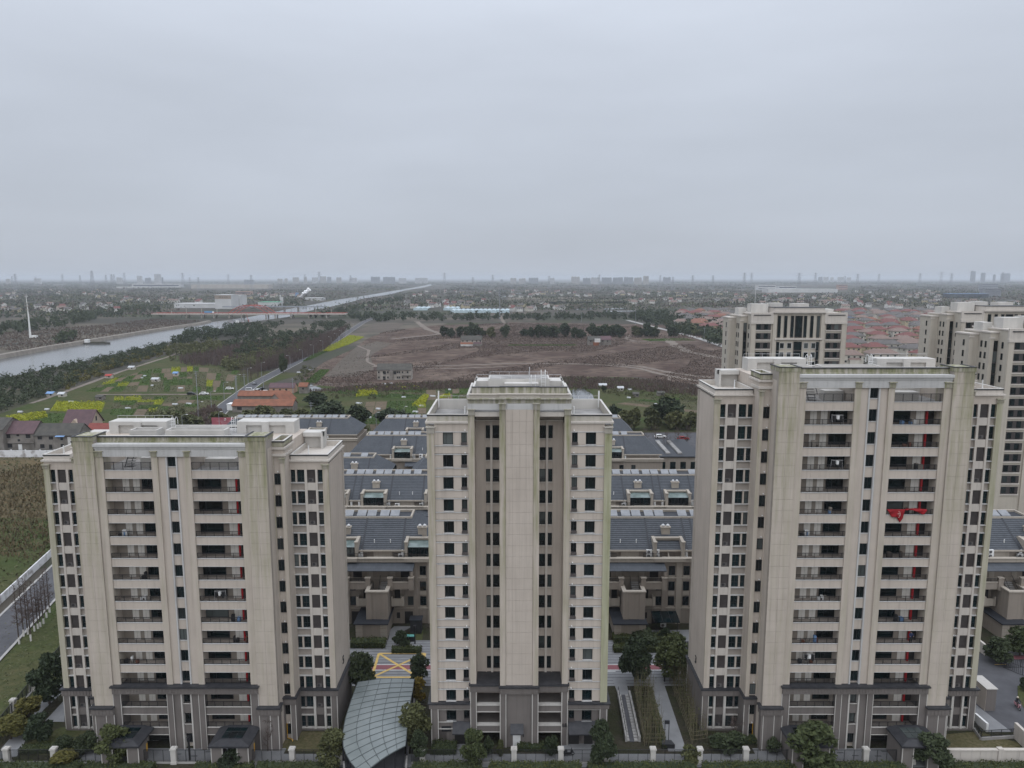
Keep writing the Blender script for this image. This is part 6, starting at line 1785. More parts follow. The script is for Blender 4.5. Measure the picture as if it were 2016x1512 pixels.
# stone embankment on the far bank: raked face slabs
M['embank'] = simple('embankment_stone', (0.235, 0.21, 0.18), (0.17, 0.15, 0.13), 0.25, 0.95, stretch=(1, 1, 0.3), detail=7)
eb = MB()
T = thing('embankment', (lb[3][0], lb[3][1], 0), 'pale stone flood embankment along the far bank of the canal', 'embankment')
eo = Vector((lb[3][0], lb[3][1], 0))
ep = resample([Vector((p[0], p[1], 0)) for p in lb[0:8]], 90)
for i in range(89):
    a, c = ep[i] - eo, ep[i + 1] - eo
    d = (c - a).normalized(); n_ = Vector((-d.y, d.x, 0))
    if n_.x > 0 and n_.y < 0: n_ = -n_
    c2 = a.lerp(c, 0.985)
    w = MB(); h = 3.6 - 0.012 * i + random.uniform(-0.08, 0.08)
    f0, f1, t0, t1 = a, c2, a + n_ * 1.1, c2 + n_ * 1.1
    b0, b1 = a + n_ * 7.5, c2 + n_ * 7.5
    up = lambda p, z: (p.x, p.y, z)
    w.poly([up(f0, 0), up(f1, 0), up(t1, h), up(t0, h)]); w.poly([up(t0, h), up(t1, h), up(b1, h - 0.2), up(b0, h - 0.2)])
    w.poly([up(f1, 0), up(b1, 0), up(b1, h - .2), up(t1, h)]); w.poly([up(b0, 0), up(f0, 0), up(t0, h), up(b0, h - .2)]); w.poly([up(b1, 0), up(b0, 0), up(b0, h - .2), up(b1, h - .2)])
    w.build('stone_slab', M['embank'], T)
# the cleared brown field and its tracks
BF = [(596, 742), (640, 712), (700, 685), (720, 668), (760, 652), (860, 640), (1000, 636), (1330, 642), (1424, 672), (1424, 762), (1330, 752), (1250, 742), (1130, 742), (980, 748), (830, 752), (700, 765), (620, 758)]
px_sheet('cleared_field', BF, 0.10, M['brownfield'])
px_sheet('bare_ground', [(640, 742), (668, 712), (700, 684), (742, 672), (770, 676), (730, 700), (736, 728), (700, 742)], 0.15, M['bareearth'])
px_sheet('bare_ground', [(1000, 634), (1330, 640), (1424, 670), (1340, 676), (1290, 664), (1180, 655), (1000, 650)], 0.2, M['brownfield'])
px_sheet('ploughed_plot', [(697, 653), (740, 637), (797, 636), (776, 653)], 0.25, M['bareearth'])
def track(pts, w, z=0.22, mt='track', name='dirt_track'):
    P = [gp(a, b) for a, b in pts]
    P = resample([Vector(p) for p in P], 24)
    P = [p + Vector((random.uniform(-1, 1), random.uniform(-1, 1), 0)) * w * 0.12 for p in P]
    return MB().strip(P, [w * random.uniform(0.75, 1.25) for _ in P], z).build(name, M[mt], kind='structure')
track([(735, 722), (800, 722), (900, 720), (1010, 716), (1150, 717), (1200, 720), (1250, 724), (1310, 739), (1380, 752), (1430, 756)], 4.5)
track([(1200, 717), (1260, 722), (1330, 736), (1400, 744)], 5.0, 0.24)
track([(820, 726), (900, 726), (1000, 722)], 3.0, 0.23)
track([(1440, 709), (1390, 700), (1350, 692), (1325, 678), (1318, 668)], 9.0, 0.25)
track([(1400, 702), (1360, 694), (1335, 680)], 5.0, 0.27)
track([(703, 681), (726, 690), (722, 712), (742, 722)], 2.4, 0.26)
track([(820, 633), (840, 648), (868, 658), (840, 661), (770, 668)], 7.0, 0.26)
track([(950, 673), (1050, 675), (1157, 674)], 2.6, 0.26); track([(1205, 674), (1300, 672), (1395, 673)], 2.6, 0.26)
track([(985, 622), (995, 640), (1060, 637), (1280, 643)], 5.0, 0.27)
track([(1240, 660), (1232, 668), (1250, 672)], 4.0, 0.28)
track([(1318, 742), (1316, 752), (1340, 762), (1372, 768), (1420, 772)], 2.2, 0.2)
track([(590, 765), (640, 756), (700, 757), (830, 757)], 1.6, 0.2)
track([(60, 795), (120, 775), (235, 733), (340, 700), (360, 690)], 3.0, 0.2)
track([(190, 778), (300, 777), (400, 777), (455, 775)], 3.0, 0.2)
track([(500, 776), (560, 776)], 7.0, 0.2, 'concrete', 'car_park')
MB().strip([gp(1235, 631), gp(1290, 645), gp(1370, 665), gp(1440, 688)], 7.0, 0.5).build('road', M['concrete'], kind='structure')
px_sheet('scrub_bank', [(600, 775), (620, 757), (720, 762), (840, 752), (985, 748), (1110, 742), (1240, 742), (1310, 755), (1424, 775), (1424, 850), (1200, 850), (830, 850), (600, 850)][::1], 0.06, M['field_grass'])
# allotment plots
px_sheet('rough_grass', [(-40, 850), (0, 815), (130, 768), (335, 697), (470, 728), (600, 735), (500, 765), (430, 815), (395, 850), (300, 858)], 0.08, M['field_grass'])
px_sheet('rough_grass', [(600, 750), (572, 760), (520, 775), (470, 835), (600, 850), (640, 800), (625, 770)], 0.08, M['field_grass'])
CROP = {'green': veg_ground('vegetable_rows', [(0.050, 0.088, 0.020), (0.036, 0.066, 0.018), (0.070, 0.078, 0.030)], 0.2, 1.4), 'dark': veg_ground('dark_greens', [(0.030, 0.056, 0.018), (0.042, 0.070, 0.02), (0.05, 0.055, 0.025)], 0.2, 1.5),
        'soil': veg_ground('turned_soil', [(0.155, 0.115, 0.085), (0.115, 0.09, 0.066), (0.08, 0.075, 0.045)], 0.3, 1.6), 'weeds': veg_ground('weedy_plot', [(0.075, 0.080, 0.040), (0.10, 0.085, 0.055), (0.05, 0.06, 0.03)], 0.2, 1.6),
        'yellow': veg_ground('rapeseed_stems', [(0.13, 0.15, 0.022), (0.07, 0.10, 0.02), (0.22, 0.22, 0.02)], 0.3, 1.6)}
M['bloom'] = leaf_mat('rapeseed_bloom', (0.36, 0.34, 0.016), (0.24, 0.26, 0.018), (0.12, 0.17, 0.02), 0.0)
M['crop_leaf'] = leaf_mat('crop_leaves', (0.055, 0.096, 0.02), (0.04, 0.07, 0.018), (0.085, 0.12, 0.03), 0.0)
M['weed_leaf'] = leaf_mat('weeds', (0.075, 0.082, 0.035), (0.055, 0.062, 0.03), (0.11, 0.10, 0.05), 0.0)
BLOOM, CROPL, WEED = [], [], []
def add_crop(q, kind, rng):
    A = abs((q[2] - q[0]).cross(q[3] - q[1]).z) / 2
    n = int(min(900, A * {'yellow': 2.2, 'green': 1.6, 'dark': 1.4, 'weeds': 0.7}.get(kind, 0.0)))
    if n < 3: return
    u, v_ = rng.uniform(0.02, 0.98, n), rng.uniform(0.02, 0.98, n)
    P = np.array([q[0].lerp(q[1], a).lerp(q[3].lerp(q[2], a), b_)[:] for a, b_ in zip(u, v_)])
    P[:, 2] = rng.uniform(0.15, {'yellow': 1.1, 'green': 0.5, 'dark': 0.45}.get(kind, 0.6), n) + 0.1
    (BLOOM if kind == 'yellow' else CROPL if kind in ('green', 'dark') else WEED).append(P)
def plots(quad, nx, ny, seed, kinds):
    rng = np.random.default_rng(seed)
    Q = poly_world(quad)
    us = np.sort(np.concatenate([[0, 1], (np.arange(1, nx) + rng.uniform(-0.3, 0.3, nx - 1)) / nx]))
    for i in range(nx):
        vs = np.sort(np.concatenate([[0, 1], (np.arange(1, ny) + rng.uniform(-0.35, 0.35, ny - 1)) / ny]))
        for j in range(ny):
            f = lambda u, v_: Q[0].lerp(Q[1], u).lerp(Q[3].lerp(Q[2], u), v_)
            q = [f(us[i], vs[j]), f(us[i + 1], vs[j]), f(us[i + 1], vs[j + 1]), f(us[i], vs[j + 1])]
            c = sum(q, Vector()) / 4
            q = [c + (p - c) * 0.94 for p in q]
            kd = kinds[rng.integers(len(kinds))]
            sheet('crop_plot', q if (q[1] - q[0]).cross(q[2] - q[1]).z > 0 else q[::-1], 0.12, CROP[kd])
            add_crop(q, kd, rng)
G_ = ['green', 'dark', 'green', 'soil', 'weeds', 'dark', 'green', 'weeds', 'soil', 'yellow']
plots([(165, 772), (235, 742), (300, 727), (290, 772)], 5, 5, 41, G_)
plots([(292, 772), (302, 727), (380, 722), (378, 772)], 5, 6, 141, G_)
plots([(380, 772), (382, 722), (470, 730), (450, 772)], 4, 6, 142, G_ + ['weeds', 'weeds'])
plots([(480, 832), (520, 815), (600, 800), (590, 835)], 5, 2, 143, ['weeds', 'green', 'weeds', 'soil'])
plots([(215, 818), (225, 783), (330, 781), (300, 820)], 6, 4, 42, ['green', 'dark', 'weeds', 'green', 'weeds', 'soil', 'yellow'])
plots([(302, 820), (332, 781), (440, 780), (385, 828)], 6, 4, 144, ['green', 'dark', 'weeds', 'green', 'weeds', 'soil'])
plots([(40, 842), (60, 815), (200, 812), (190, 842)], 4, 2, 43, ['green', 'dark', 'green'])
plots([(628, 775), (700, 764), (832, 762), (838, 788), (640, 796)][:4], 8, 2, 44, G_)
plots([(700, 792), (838, 788), (840, 815), (690, 818)], 7, 2, 45, G_)
plots([(640, 822), (840, 815), (842, 846), (650, 850)], 7, 2, 46, ['soil', 'weeds', 'green', 'soil', 'dark'])
plots([(838, 768), (925, 764), (925, 785), (840, 788)], 5, 2, 47, G_)
plots([(1210, 795), (1300, 780), (1385, 790), (1385, 815), (1210, 815)][:4], 5, 2, 48, ['weeds', 'green', 'weeds', 'dark', 'soil'])
for q, kd in (([(98, 810), (110, 792), (208, 793), (200, 812)], 'yellow'), ([(594, 713), (622, 694), (650, 690), (612, 708)], 'green'), ([(622, 694), (663, 674), (683, 680), (650, 692)], 'yellow'), ([(663, 674), (688, 660), (718, 664), (684, 680)], 'yellow'),
              ([(705, 770), (740, 766), (745, 778), (700, 782)], 'yellow'), ([(810, 800), (835, 778), (845, 780), (835, 800)], 'yellow'), ([(865, 782), (885, 776), (888, 782), (862, 786)], 'yellow'), ([(1000, 681), (1135, 681), (1135, 679), (1000, 679)], 'green'),
              ([(1260, 668), (1350, 666), (1372, 671), (1280, 672)], 'green'), ([(10, 822), (90, 812), (95, 822), (14, 838)], 'yellow'), ([(600, 752), (630, 728), (650, 728), (622, 756)], 'green'), ([(1275, 760), (1285, 748), (1312, 762), (1290, 772)], 'green')):
    q = poly_world(q)
    sheet('crop_plot', q if (q[1] - q[0]).cross(q[2] - q[1]).z > 0 else q[::-1], 0.16, CROP[kd])
    rr = np.random.default_rng(5)
    for _ in range(3): add_crop(q, kd, rr)
for nm, L_, mt, sz, lab in (('rapeseed_bloom', BLOOM, 'bloom', 0.34, 'yellow rapeseed in flower on the allotments'), ('vegetable_leaves', CROPL, 'crop_leaf', 0.36, 'leafy green vegetables on the allotments'), ('weeds', WEED, 'weed_leaf', 0.4, 'low weeds on the fallow plots')):
    P = np.concatenate(L_); v, f = leaf_quads(P, sz, np.random.default_rng(3), 0.5)
    ob(nm, np_mesh(nm, v, f, M[mt]), kind='stuff', label=lab, cat='plants')
# little white sheets, sheds and bins on the allotments
M['poly'] = simple('plastic_sheet', (0.46, 0.47, 0.48), (0.34, 0.35, 0.36), 0.7, 0.5)
rr = random.Random(9)
def allot_label(px, py, what):
    return what
SHEDS = [(213, 745, 'red', 'red-roofed allotment hut by the riverside path'), (98, 781, 'blue', 'blue-roofed allotment shack left of the rapeseed patch'), (120, 782, 'white', 'arched white polytunnel hut beside the blue shack'), (305, 752, 'white', 'white allotment hut in the upper plots'), (345, 740, 'blue', 'small blue-topped hut among the upper plots'),
         (195, 788, 'dark', 'dark lean-to behind the rapeseed patch'), (1187, 764, 'white', 'white cabin with a dark bush beside the pond'), (1222, 770, 'white', 'white-roofed cabin with a truck beside it, right of the pond'), (1301, 780, 'dark', 'dark little hut among the right-hand plots'), (258, 728, 'white', 'pale hut by the riverside track'), (1252, 782, 'dark', 'dark hut in the middle of the right-hand plots')]
HM = {'red': simple('red_sheet', (0.36, 0.06, 0.05)), 'blue': M['blue_sheet'], 'white': M['poly'], 'dark': M['roof_old']}
for (px, py, c, lab) in SHEDS:
    g = gp(px, py)
    gable_house('allotment_hut', g, rr.uniform(3.0, 4.4), 3.0, 1.8, 0.7, M['wall_pale'] if c != 'dark' else M['wall_grime'], HM[c], lab, wins=[(0.6, 1.1, 0.9, 0.9)], cat='hut')
TUN = [(93, 807), (252, 805), (300, 760), (356, 765), (372, 796), (345, 797), (280, 745), (285, 741), (707, 795), (795, 783), (745, 806), (830, 800), (852, 781), (885, 768), (770, 756), (756, 757), (728, 823), (818, 812), (1240, 768), (1325, 768), (1290, 797), (1238, 784), (40, 812), (140, 792), (612, 729), (588, 734)]
for i, (px, py) in enumerate(TUN):
    g = gp(px, py); L = rr.uniform(1.4, 3.4); w = rr.uniform(0.9, 1.5)
    b = MB()
    a = np.linspace(0, math.pi, 6)
    pr = [(w / 2 * math.cos(t), 0.7 * math.sin(t)) for t in a]
    b.extrude_x(pr, -L / 2, L / 2)
    b.build('plastic_tunnel', M['poly'], loc=(g[0], g[1], 0.12), rz=rr.uniform(-0.4, 0.4), label='%s small plastic crop tunnel from the left on the allotments' % ordn(1 + sorted(TUN).index((px, py))), cat='tunnel', group='plastic crop tunnels on the allotments')
# brown weeds of the cleared field
rng = np.random.default_rng(77)
M['brown_weed'] = leaf_mat('dead_brown_stalks', (0.095, 0.068, 0.057), (0.072, 0.052, 0.044), (0.13, 0.10, 0.082), 0.0)
M['tan_weed'] = leaf_mat('tan_grass', (0.125, 0.10, 0.083), (0.10, 0.08, 0.067), (0.155, 0.127, 0.105), 0.0)
def patchy(P, sc, thr, seed):
    """keep points where a smooth random field is high, so the growth comes in drifts"""
    r_ = np.random.default_rng(seed); s = np.zeros(len(P))
    for _ in range(9):
        k_ = r_.normal(size=2) / sc; s += np.sin(P[:, 0] * k_[0] * 1.0 + P[:, 1] * k_[1] * 0.6 + r_.uniform(0, 6.28))
    return P[s > thr]
def stalks(P, h0, h1, w, rng):
    n = len(P); a = rng.uniform(0, math.pi, n); h = rng.uniform(h0, h1, n)
    d = np.stack([np.cos(a), np.sin(a), np.zeros(n)], 1) * (w * rng.uniform(0.5, 1.3, n))[:, None]
    B = np.concatenate([P, np.zeros((n, 1))], 1) if P.shape[1] == 2 else P
    up = np.stack([rng.normal(size=n) * 0.3, rng.normal(size=n) * 0.3, h], 1)
    v = np.stack([B - d * 0.6, B + d * 0.6, B + d + up, B - d + up], 1).reshape(-1, 3)
    return v, np.arange(4 * n).reshape(n, 4)
bfw = poly_world(BF)
P = patchy(sample_poly(bfw, 120000, rng), 26.0, 0.3, 4)
v, f = stalks(P, 0.2, 0.7, 0.45, rng); ob('dead_weeds', np_mesh('dead_weeds', v, f, M['brown_weed']), kind='stuff', label='dead brown weeds over the cleared field', cat='weeds')
P = patchy(sample_poly(bfw, 22000, rng), 18.0, 0.3, 5)
v, f = stalks(P, 0.15, 0.5, 0.4, rng); ob('tan_grass', np_mesh('tan_grass', v, f, M['tan_weed']), kind='stuff', label='tan dry grass over the cleared field', cat='grass')
rf = [Vector((road_x(60) - 8, 60, 0)), Vector((road_x(258) - 8, 258, 0)), Vector((-200, 258, 0)), Vector((-200, 60, 0))]
P = patchy(sample_poly(rf, 26000, rng), 12.0, 0.4, 6); P = P[P[:, 1] > 150]
M['reed_leaf'] = leaf_mat('reed_stalks', (0.135, 0.098, 0.054), (0.10, 0.082, 0.05), (0.07, 0.07, 0.035), 0.0)
v, f = stalks(P, 0.4, 1.3, 0.22, rng); ob('reeds', np_mesh('reeds', v, f, M['reed_leaf']), kind='stuff', label='dry reeds in the field at the left edge', cat='reeds')
P = sample_poly(rf, 9000, rng); v, f = stalks(P, 0.2, 0.6, 0.25, rng); ob('rough_grass_tufts', np_mesh('rough_grass_tufts', v, f, M['weed_leaf']), kind='stuff', label='rough grass tufts in the reed field', cat='grass')
vg = [Vector((-91, 90, 0)), Vector((-73, 90, 0)), Vector((-73, 200, 0)), Vector((-100, 200, 0))]
P = sample_poly(vg, 9000, rng); v, f = stalks(P, 0.06, 0.2, 0.10, rng); ob('verge_grass', np_mesh('verge_grass', v, f, M['weed_leaf']), kind='stuff', label='rough grass on the verge beside the near road', cat='grass')

# ================================================================== woods
def woods(name, areas, H, leaf, per, mt, label, seed, sq=0.42):
    """areas: list of (pixel polygon, count); one mass of foliage with lobed tops"""
    rng = np.random.default_rng(seed); V = []
    for poly, cnt in areas:
        C = sample_poly(poly_world(poly), cnt, rng)
        h = rng.uniform(H[0], H[1], cnt); r = h * rng.uniform(sq * 0.8, sq * 1.2, cnt)
        for k_ in range(3):
            off = rng.normal(size=(cnt, 3)) * (r * 0.38)[:, None]
            n = per // 3
            d = rng.normal(size=(cnt, n, 3)); d /= np.linalg.norm(d, axis=2)[:, :, None]
            rr_ = rng.uniform(0.7, 1.0, (cnt, n, 1))
            cen = np.stack([C[:, 0], C[:, 1], h * 0.55], 1) + off * np.array([1, 1, 0.5])
            Pp = cen[:, None, :] + d * rr_ * np.stack([r * 0.72, r * 0.72, h * 0.40], 1)[:, None, :]
            Pp = Pp.reshape(-1, 3); V.append(Pp[Pp[:, 2] > 0.1])
    P = np.concatenate(V)
    v, f = leaf_quads(P, leaf, rng)
    return ob(name, np_mesh(name, v, f, M[mt]), kind='stuff', label=label, cat='woods')
def brush(name, areas, H, w, mt, label, seed):
    rng = np.random.default_rng(seed); V, Fs, n0 = [], [], 0
    for poly, cnt in areas:
        C = sample_poly(poly_world(poly), cnt, rng)
        v, f = stalks(C, H[0], H[1], w, rng); V.append(v); Fs.append(f + n0); n0 += len(v)
    return ob(name, np_mesh(name, np.concatenate(V), np.concatenate(Fs), M[mt]), kind='stuff', label=label, cat='woods')
woods('riverside_wood', [([(336, 674), (380, 655), (470, 643), (560, 640), (520, 660), (420, 672), (345, 682)], 150), ([(440, 682), (520, 664), (620, 655), (640, 668), (560, 700), (470, 712)], 120), ([(590, 640), (680, 640), (690, 652), (620, 656)], 30)], (6, 10), 0.95, 75, 'leaf_dark', 'dark evergreen wood beside the canal', 51)
woods('olive_wood', [([(430, 722), (500, 700), (600, 680), (590, 702), (510, 726), (450, 732)], 210), ([(330, 690), (420, 676), (460, 684), (400, 704), (330, 712)], 130), ([(470, 690), (560, 668), (580, 676), (500, 696)], 60)], (3, 7), 0.8, 54, 'leaf_olive', 'olive young wood in front of the dark evergreens', 52)
woods('bank_shrubs', [([(-60, 765), (0, 750), (100, 728), (230, 700), (330, 678), (335, 692), (240, 722), (130, 765), (0, 815), (-80, 830)], 420)], (2.5, 6.0), 0.6, 54, 'leaf_dark', 'dark shrubs on the near bank of the canal', 53, 0.6)
woods('bank_shrubs', [([(120, 745), (230, 708), (330, 684), (335, 698), (240, 724), (130, 770)], 160)], (2, 4), 0.55, 42, 'leaf_yellow', 'yellow-olive shrubs behind the dark bank shrubs', 54, 0.6)
brush('bare_wood', [([(345, 712), (420, 695), (520, 672), (600, 664), (640, 662), (600, 690), (540, 706), (440, 722), (370, 720)], 6500), ([(560, 700), (640, 664), (680, 648), (690, 640), (640, 690), (560, 722), (490, 738)], 5500)], (1.5, 6), 0.28, 'twig', 'bare purple-brown wood between canal and road', 55)
brush('bare_scrub', [([(600, 772), (720, 760), (980, 750), (1120, 744), (1300, 750), (1420, 770), (1420, 786), (1240, 768), (1000, 764), (720, 772)], 9000), ([(300, 850), (420, 800), (440, 815), (400, 850)], 1500), ([(870, 655), (1420, 660), (1424, 668), (870, 662)], 1500)], (0.6, 2.2), 0.35, 'brown_weed', 'bare brown scrub along the field edges', 56)
woods('scrub_bushes', [([(600, 790), (700, 760), (990, 752), (1120, 746), (1240, 750), (1400, 790), (1380, 800), (1180, 776), (900, 770), (640, 800)], 260), ([(285, 850), (300, 815), (360, 806), (385, 840)], 60), ([(600, 722), (630, 735), (600, 757), (575, 757)], 40)], (1.0, 3.0), 0.4, 36, 'weed_leaf', 'low green scrub around the allotments', 57, 0.7)
woods('far_left_wood', [([(-20, 652), (100, 630), (185, 618), (190, 632), (100, 648), (0, 664)], 150), ([(120, 625), (180, 612), (300, 606), (330, 614), (200, 626)], 90), ([(100, 668), (150, 662), (155, 670), (110, 678)], 14)], (7, 11), 1.5, 40, 'leaf_dark', 'dark wood on the far side of the canal', 58)
brush('far_marsh', [([(60, 690), (0, 690), (0, 655), (200, 640), (300, 628), (400, 632), (300, 648), (150, 672)], 5000)], (0.5, 1.6), 0.6, 'brown_weed', 'brown marsh beyond the embankment', 59)
woods('belt_of_trees', [([(690, 634), (690, 622), (830, 622), (984, 624), (984, 632), (850, 633)], 130), ([(990, 632), (990, 624), (1100, 622), (1230, 622), (1230, 632)], 90), ([(1236, 628), (1260, 616), (1340, 622), (1440, 640), (1440, 692), (1370, 668), (1290, 645)], 330), ([(600, 627), (665, 612), (725, 600), (790, 585), (795, 592), (705, 612), (690, 623), (640, 626)], 120)], (7, 11), 1.6, 40, 'leaf_dark', 'belt of dark trees beyond the cleared field', 60)
woods('belt_of_trees', [([(1290, 640), (1440, 660), (1440, 690), (1370, 664)], 80)], (5, 9), 1.2, 45, 'leaf_olive', 'olive trees along the road at the villas\' edge', 61)
vs = VILLA_SPOTS
rng = np.random.default_rng(62)
P = []
for (x, y) in vs:
    for _ in range(2):
        c = np.array([x + rng.choice((-1, 1)) * rng.uniform(8.5, 12), y + rng.uniform(-12, 12), 0]); h = rng.uniform(3, 6.5)
        d = rng.normal(size=(34, 3)); d /= np.linalg.norm(d, axis=1)[:, None]
        P.append(c + d * np.array([h * .42, h * .42, h * .45]) + np.array([0, 0, h * 0.55]))
P = np.concatenate(P); v, f = leaf_quads(P, 0.8, rng)
ob('garden_trees', np_mesh('garden_trees', v, f, M['leaf_dark']), kind='stuff', label='dark garden trees between the villas', cat='trees')
# single trees one can count
for i, (px, w) in enumerate([(875, 16), (888, 14), (906, 17), (925, 22), (937, 20), (950, 14), (968, 16), (994, 17), (1032, 14), (1046, 14), (1063, 20), (1074, 18), (1090, 20), (1111, 20), (1130, 16), (1141, 14), (1148, 12), (1166, 20), (1178, 18), (1190, 20), (1202, 18), (1213, 20), (1223, 16), (1252, 18), (1262, 14), (1276, 22), (1288, 18), (1326, 20)]):
    plant_px('far' if px not in (1252, 968) else 'far_olive', px, 664 + random.uniform(-2, 2), 664 - w * random.uniform(1.15, 1.4), w * 1.05, '%s round dark tree from the left in the row across the brown field' % ordn(i + 1), 'row of trees across the field')
for i, (px, yb, yt, w, k_, lab) in enumerate([
    (432, 836, 808, 34, 'far_olive', 'olive tree beside the red billboard'), (487, 836, 806, 40, 'far_olive', 'olive tree in front of the orange barns, left'), (520, 838, 800, 44, 'far_olive', 'olive tree in front of the orange barns, middle'), (560, 836, 803, 40, 'far_olive', 'olive tree in front of the orange barns, right'),
    (595, 836, 806, 32, 'far_olive', 'olive tree at the right end of the barns'), (648, 838, 793, 56, 'far', 'broad dark-green tree behind the terraces, left of the lamp post'), (706, 848, 800, 44, 'far', 'dark grey-green tree behind the rearmost terrace'), (762, 838, 806, 40, 'far', 'rounded tree behind the rearmost terrace, left of a pair'), (795, 838, 808, 46, 'far', 'rounded tree behind the rearmost terrace, right of a pair'),
    (712, 872, 830, 42, 'far_olive', 'olive tree between the two rear terraces'), (622, 800, 772, 36, 'far', 'dark bushy tree by the allotments below the ditch'), (1312, 836, 782, 54, 'far', 'large dark tree right of tower 68 beyond the terraces'), (1225, 846, 805, 34, 'far_olive', 'olive tree just right of the middle tower\'s roof'), (1248, 846, 804, 30, 'far_olive', 'second olive tree right of the middle tower\'s roof'),
    (1282, 846, 803, 34, 'far_olive', 'olive tree below the large dark tree, left'), (1330, 846, 806, 36, 'far_olive', 'olive tree below the large dark tree, right'), (1358, 846, 808, 30, 'far_olive', 'olive tree touching the right tower\'s left edge'), (1212, 838, 800, 26, 'far', 'dark tree touching the middle tower\'s right edge'),
    (1332, 918, 898, 24, 'far_olive', 'small olive tree below the bare trees by the flat roof'), (330, 848, 812, 60, 'far_olive', 'dense olive thicket tree behind the left tower\'s roof'), (372, 850, 818, 44, 'far_olive', 'olive thicket tree beside the road behind the left tower'), (1189, 772, 760, 10, 'far', 'dark bush in front of the white cabin')]):
    plant_px(k_, px, yb, yt, w, lab)
for i, (px, yb, yt) in enumerate([(1268, 890, 842), (1290, 880, 838), (1312, 905, 850), (1335, 892, 844), (1352, 880, 838), (1240, 870, 836)]):
    plant_px('bare', px, yb, yt, None, '%s bare tree from the left in the gap right of tower 68' % ordn([1268, 1290, 1312, 1335, 1352, 1240].index(px) + 1 if px != 1240 else 6), 'bare trees in the car park')
# bare conifers along the road
k_ = 0; kk = {}
for t in np.linspace(0, 1, 64):
    y = 455 + 330 * t ** 1.15
    xr = np.interp(y, [445, 690, 850], [-157, -174, -192])
    for dx in ((-7, -12) if t < 0.7 else (-7,)):
        k_ += 1; kk[dx] = kk.get(dx, 0) + 1
        plant('dawn', (xr + dx + random.uniform(-1.2, 1.2), y + random.uniform(-2, 2), 0), random.uniform(11, 16), 1.0, '%s bare brown conifer from the near end of the %s row left of the road' % (ordn(kk[dx]), 'inner' if dx == -7 else 'outer'), 'bare conifers along the road', 'tree', variant=k_ % 2)
for t in np.linspace(0, 1, 26):
    y = 480 + 300 * t
    xr = np.interp(y, [445, 690, 850], [-157, -174, -192])
    plant('dawn', (xr + 7 + random.uniform(-1, 1), y, 0), random.uniform(7, 11), 1.0, '%s bare brown conifer from the near end along the right side of the road' % ordn(int(t * 25) - 6), 'bare conifers right of the road', 'tree', variant=0) if t > 0.3 else None
g = gp(558, 735); plant('far', g, 13, 0.55, 'dark evergreen standing among the bare conifers by the road')
for i, (px, yb, yt) in enumerate([(47, 1253, 1128), (55, 1249, 1135), (68, 1243, 1140), (75, 1238, 1142), (80, 1234, 1146), (92, 1216, 1120), (61, 1262, 1140), (86, 1228, 1132), (98, 1206, 1112), (38, 1268, 1148)]):
    T = plant_px('dawn_near', px, yb, yt, 29, '%s bare tree with a limewashed foot from the left, by the near road' % ordn([38, 47, 55, 61, 68, 75, 80, 86, 92, 98].index(px) + 1), 'limewashed bare trees by the near road')
    MB().tube((0, 0, 0), (0, 0, 1.1), 0.2, 0.18, 8).build('limewash_band', M['limewash'], T)
# ================================================================== bridge, canal traffic, mast, far buildings
M['bridge_red'] = simple('red_bridge_paint', (0.34, 0.075, 0.058), (0.27, 0.062, 0.05), 0.3, 0.6)
M['far_wall'] = simple('far_white_wall', (0.52, 0.52, 0.52), (0.44, 0.44, 0.44), 0.05, 0.9)
M['far_grey'] = simple('far_grey_wall', (0.26, 0.27, 0.29), (0.20, 0.21, 0.23), 0.05, 0.9)
M['far_beige'] = simple('far_beige_wall', (0.40, 0.37, 0.33), (0.33, 0.30, 0.27), 0.05, 0.9)
M['far_pink'] = simple('far_pink_wall', (0.42, 0.28, 0.235), None, 0.05, 0.9)
M['far_glass'] = simple('far_window_strip', (0.06, 0.07, 0.085), None, 0.1, 0.3)
M['sheet_blue'] = simple('pale_blue_film', (0.44, 0.53, 0.57), (0.37, 0.46, 0.50), 0.1, 0.4)
M['sheet_green'] = simple('green_sheet_roof', (0.10, 0.36, 0.22), None, 0.1, 0.6)
BY = 1190.0
xa, xb = at(303, 620, BY)[0], at(682, 622, BY)[0]
T = thing('arch_bridge', ((xa + xb) / 2, BY, 0), 'red tied-arch road bridge over the canal', 'bridge')
cx = (xa + xb) / 2
MB().box(xa - cx, xb - cx, -9, 9, 5.6, 7.4).build('deck', M['far_beige'], T)
for y in (-9.2, 9.2):
    rb_ = MB().box(xa - cx, xb - cx, y - 0.15, y + 0.15, 7.9, 8.6)
    for x in np.arange(xa - cx, xb - cx, 6): rb_.box(x, x + 0.5, y - 0.14, y + 0.14, 7.4, 7.9)
    rb_.build('parapet', M['bridge_red'], T)
ax0, ax1 = at(456, 617, BY)[0] - cx, at(533, 617, BY)[0] - cx
for k_, (y, dx) in enumerate(((-8.2, -3.0), (0.0, 2.0), (8.2, 6.0))):
    pts = [(ax0 + dx + (ax1 - ax0) * t, y, 7.2 + 13.5 * 4 * t * (1 - t)) for t in np.linspace(0, 1, 19)]
    MB().path(pts, 0.55, 6).build('arch_rib', M['bridge_red'], T)
    if k_ != 1:
        hb = MB()
        for p in pts[2:-2]: hb.tube((p[0], p[1], 7.4), p, 0.03, None, 4)
        hb.build('hangers', M['bridge_red'], T)
for t in (0.36, 0.45, 0.55, 0.64):
    z = 7.2 + 13.5 * 4 * t * (1 - t)
    MB().tube((ax0 - 3 + (ax1 - ax0) * t, -8.2, z), (ax0 + 6 + (ax1 - ax0) * t, 8.2, z), 0.25, None, 6).build('cross_brace', M['bridge_red'], T)
for px in (370, 400, 424, 454, 478, 526, 544, 575, 610, 645):
    x = at(px, 622, BY)[0] - cx
    for y in (-6, 6): MB().tube((x, y, -0.5), (x, y, 5.6), 1.1, None, 10).build('pier', M['far_beige'], T)
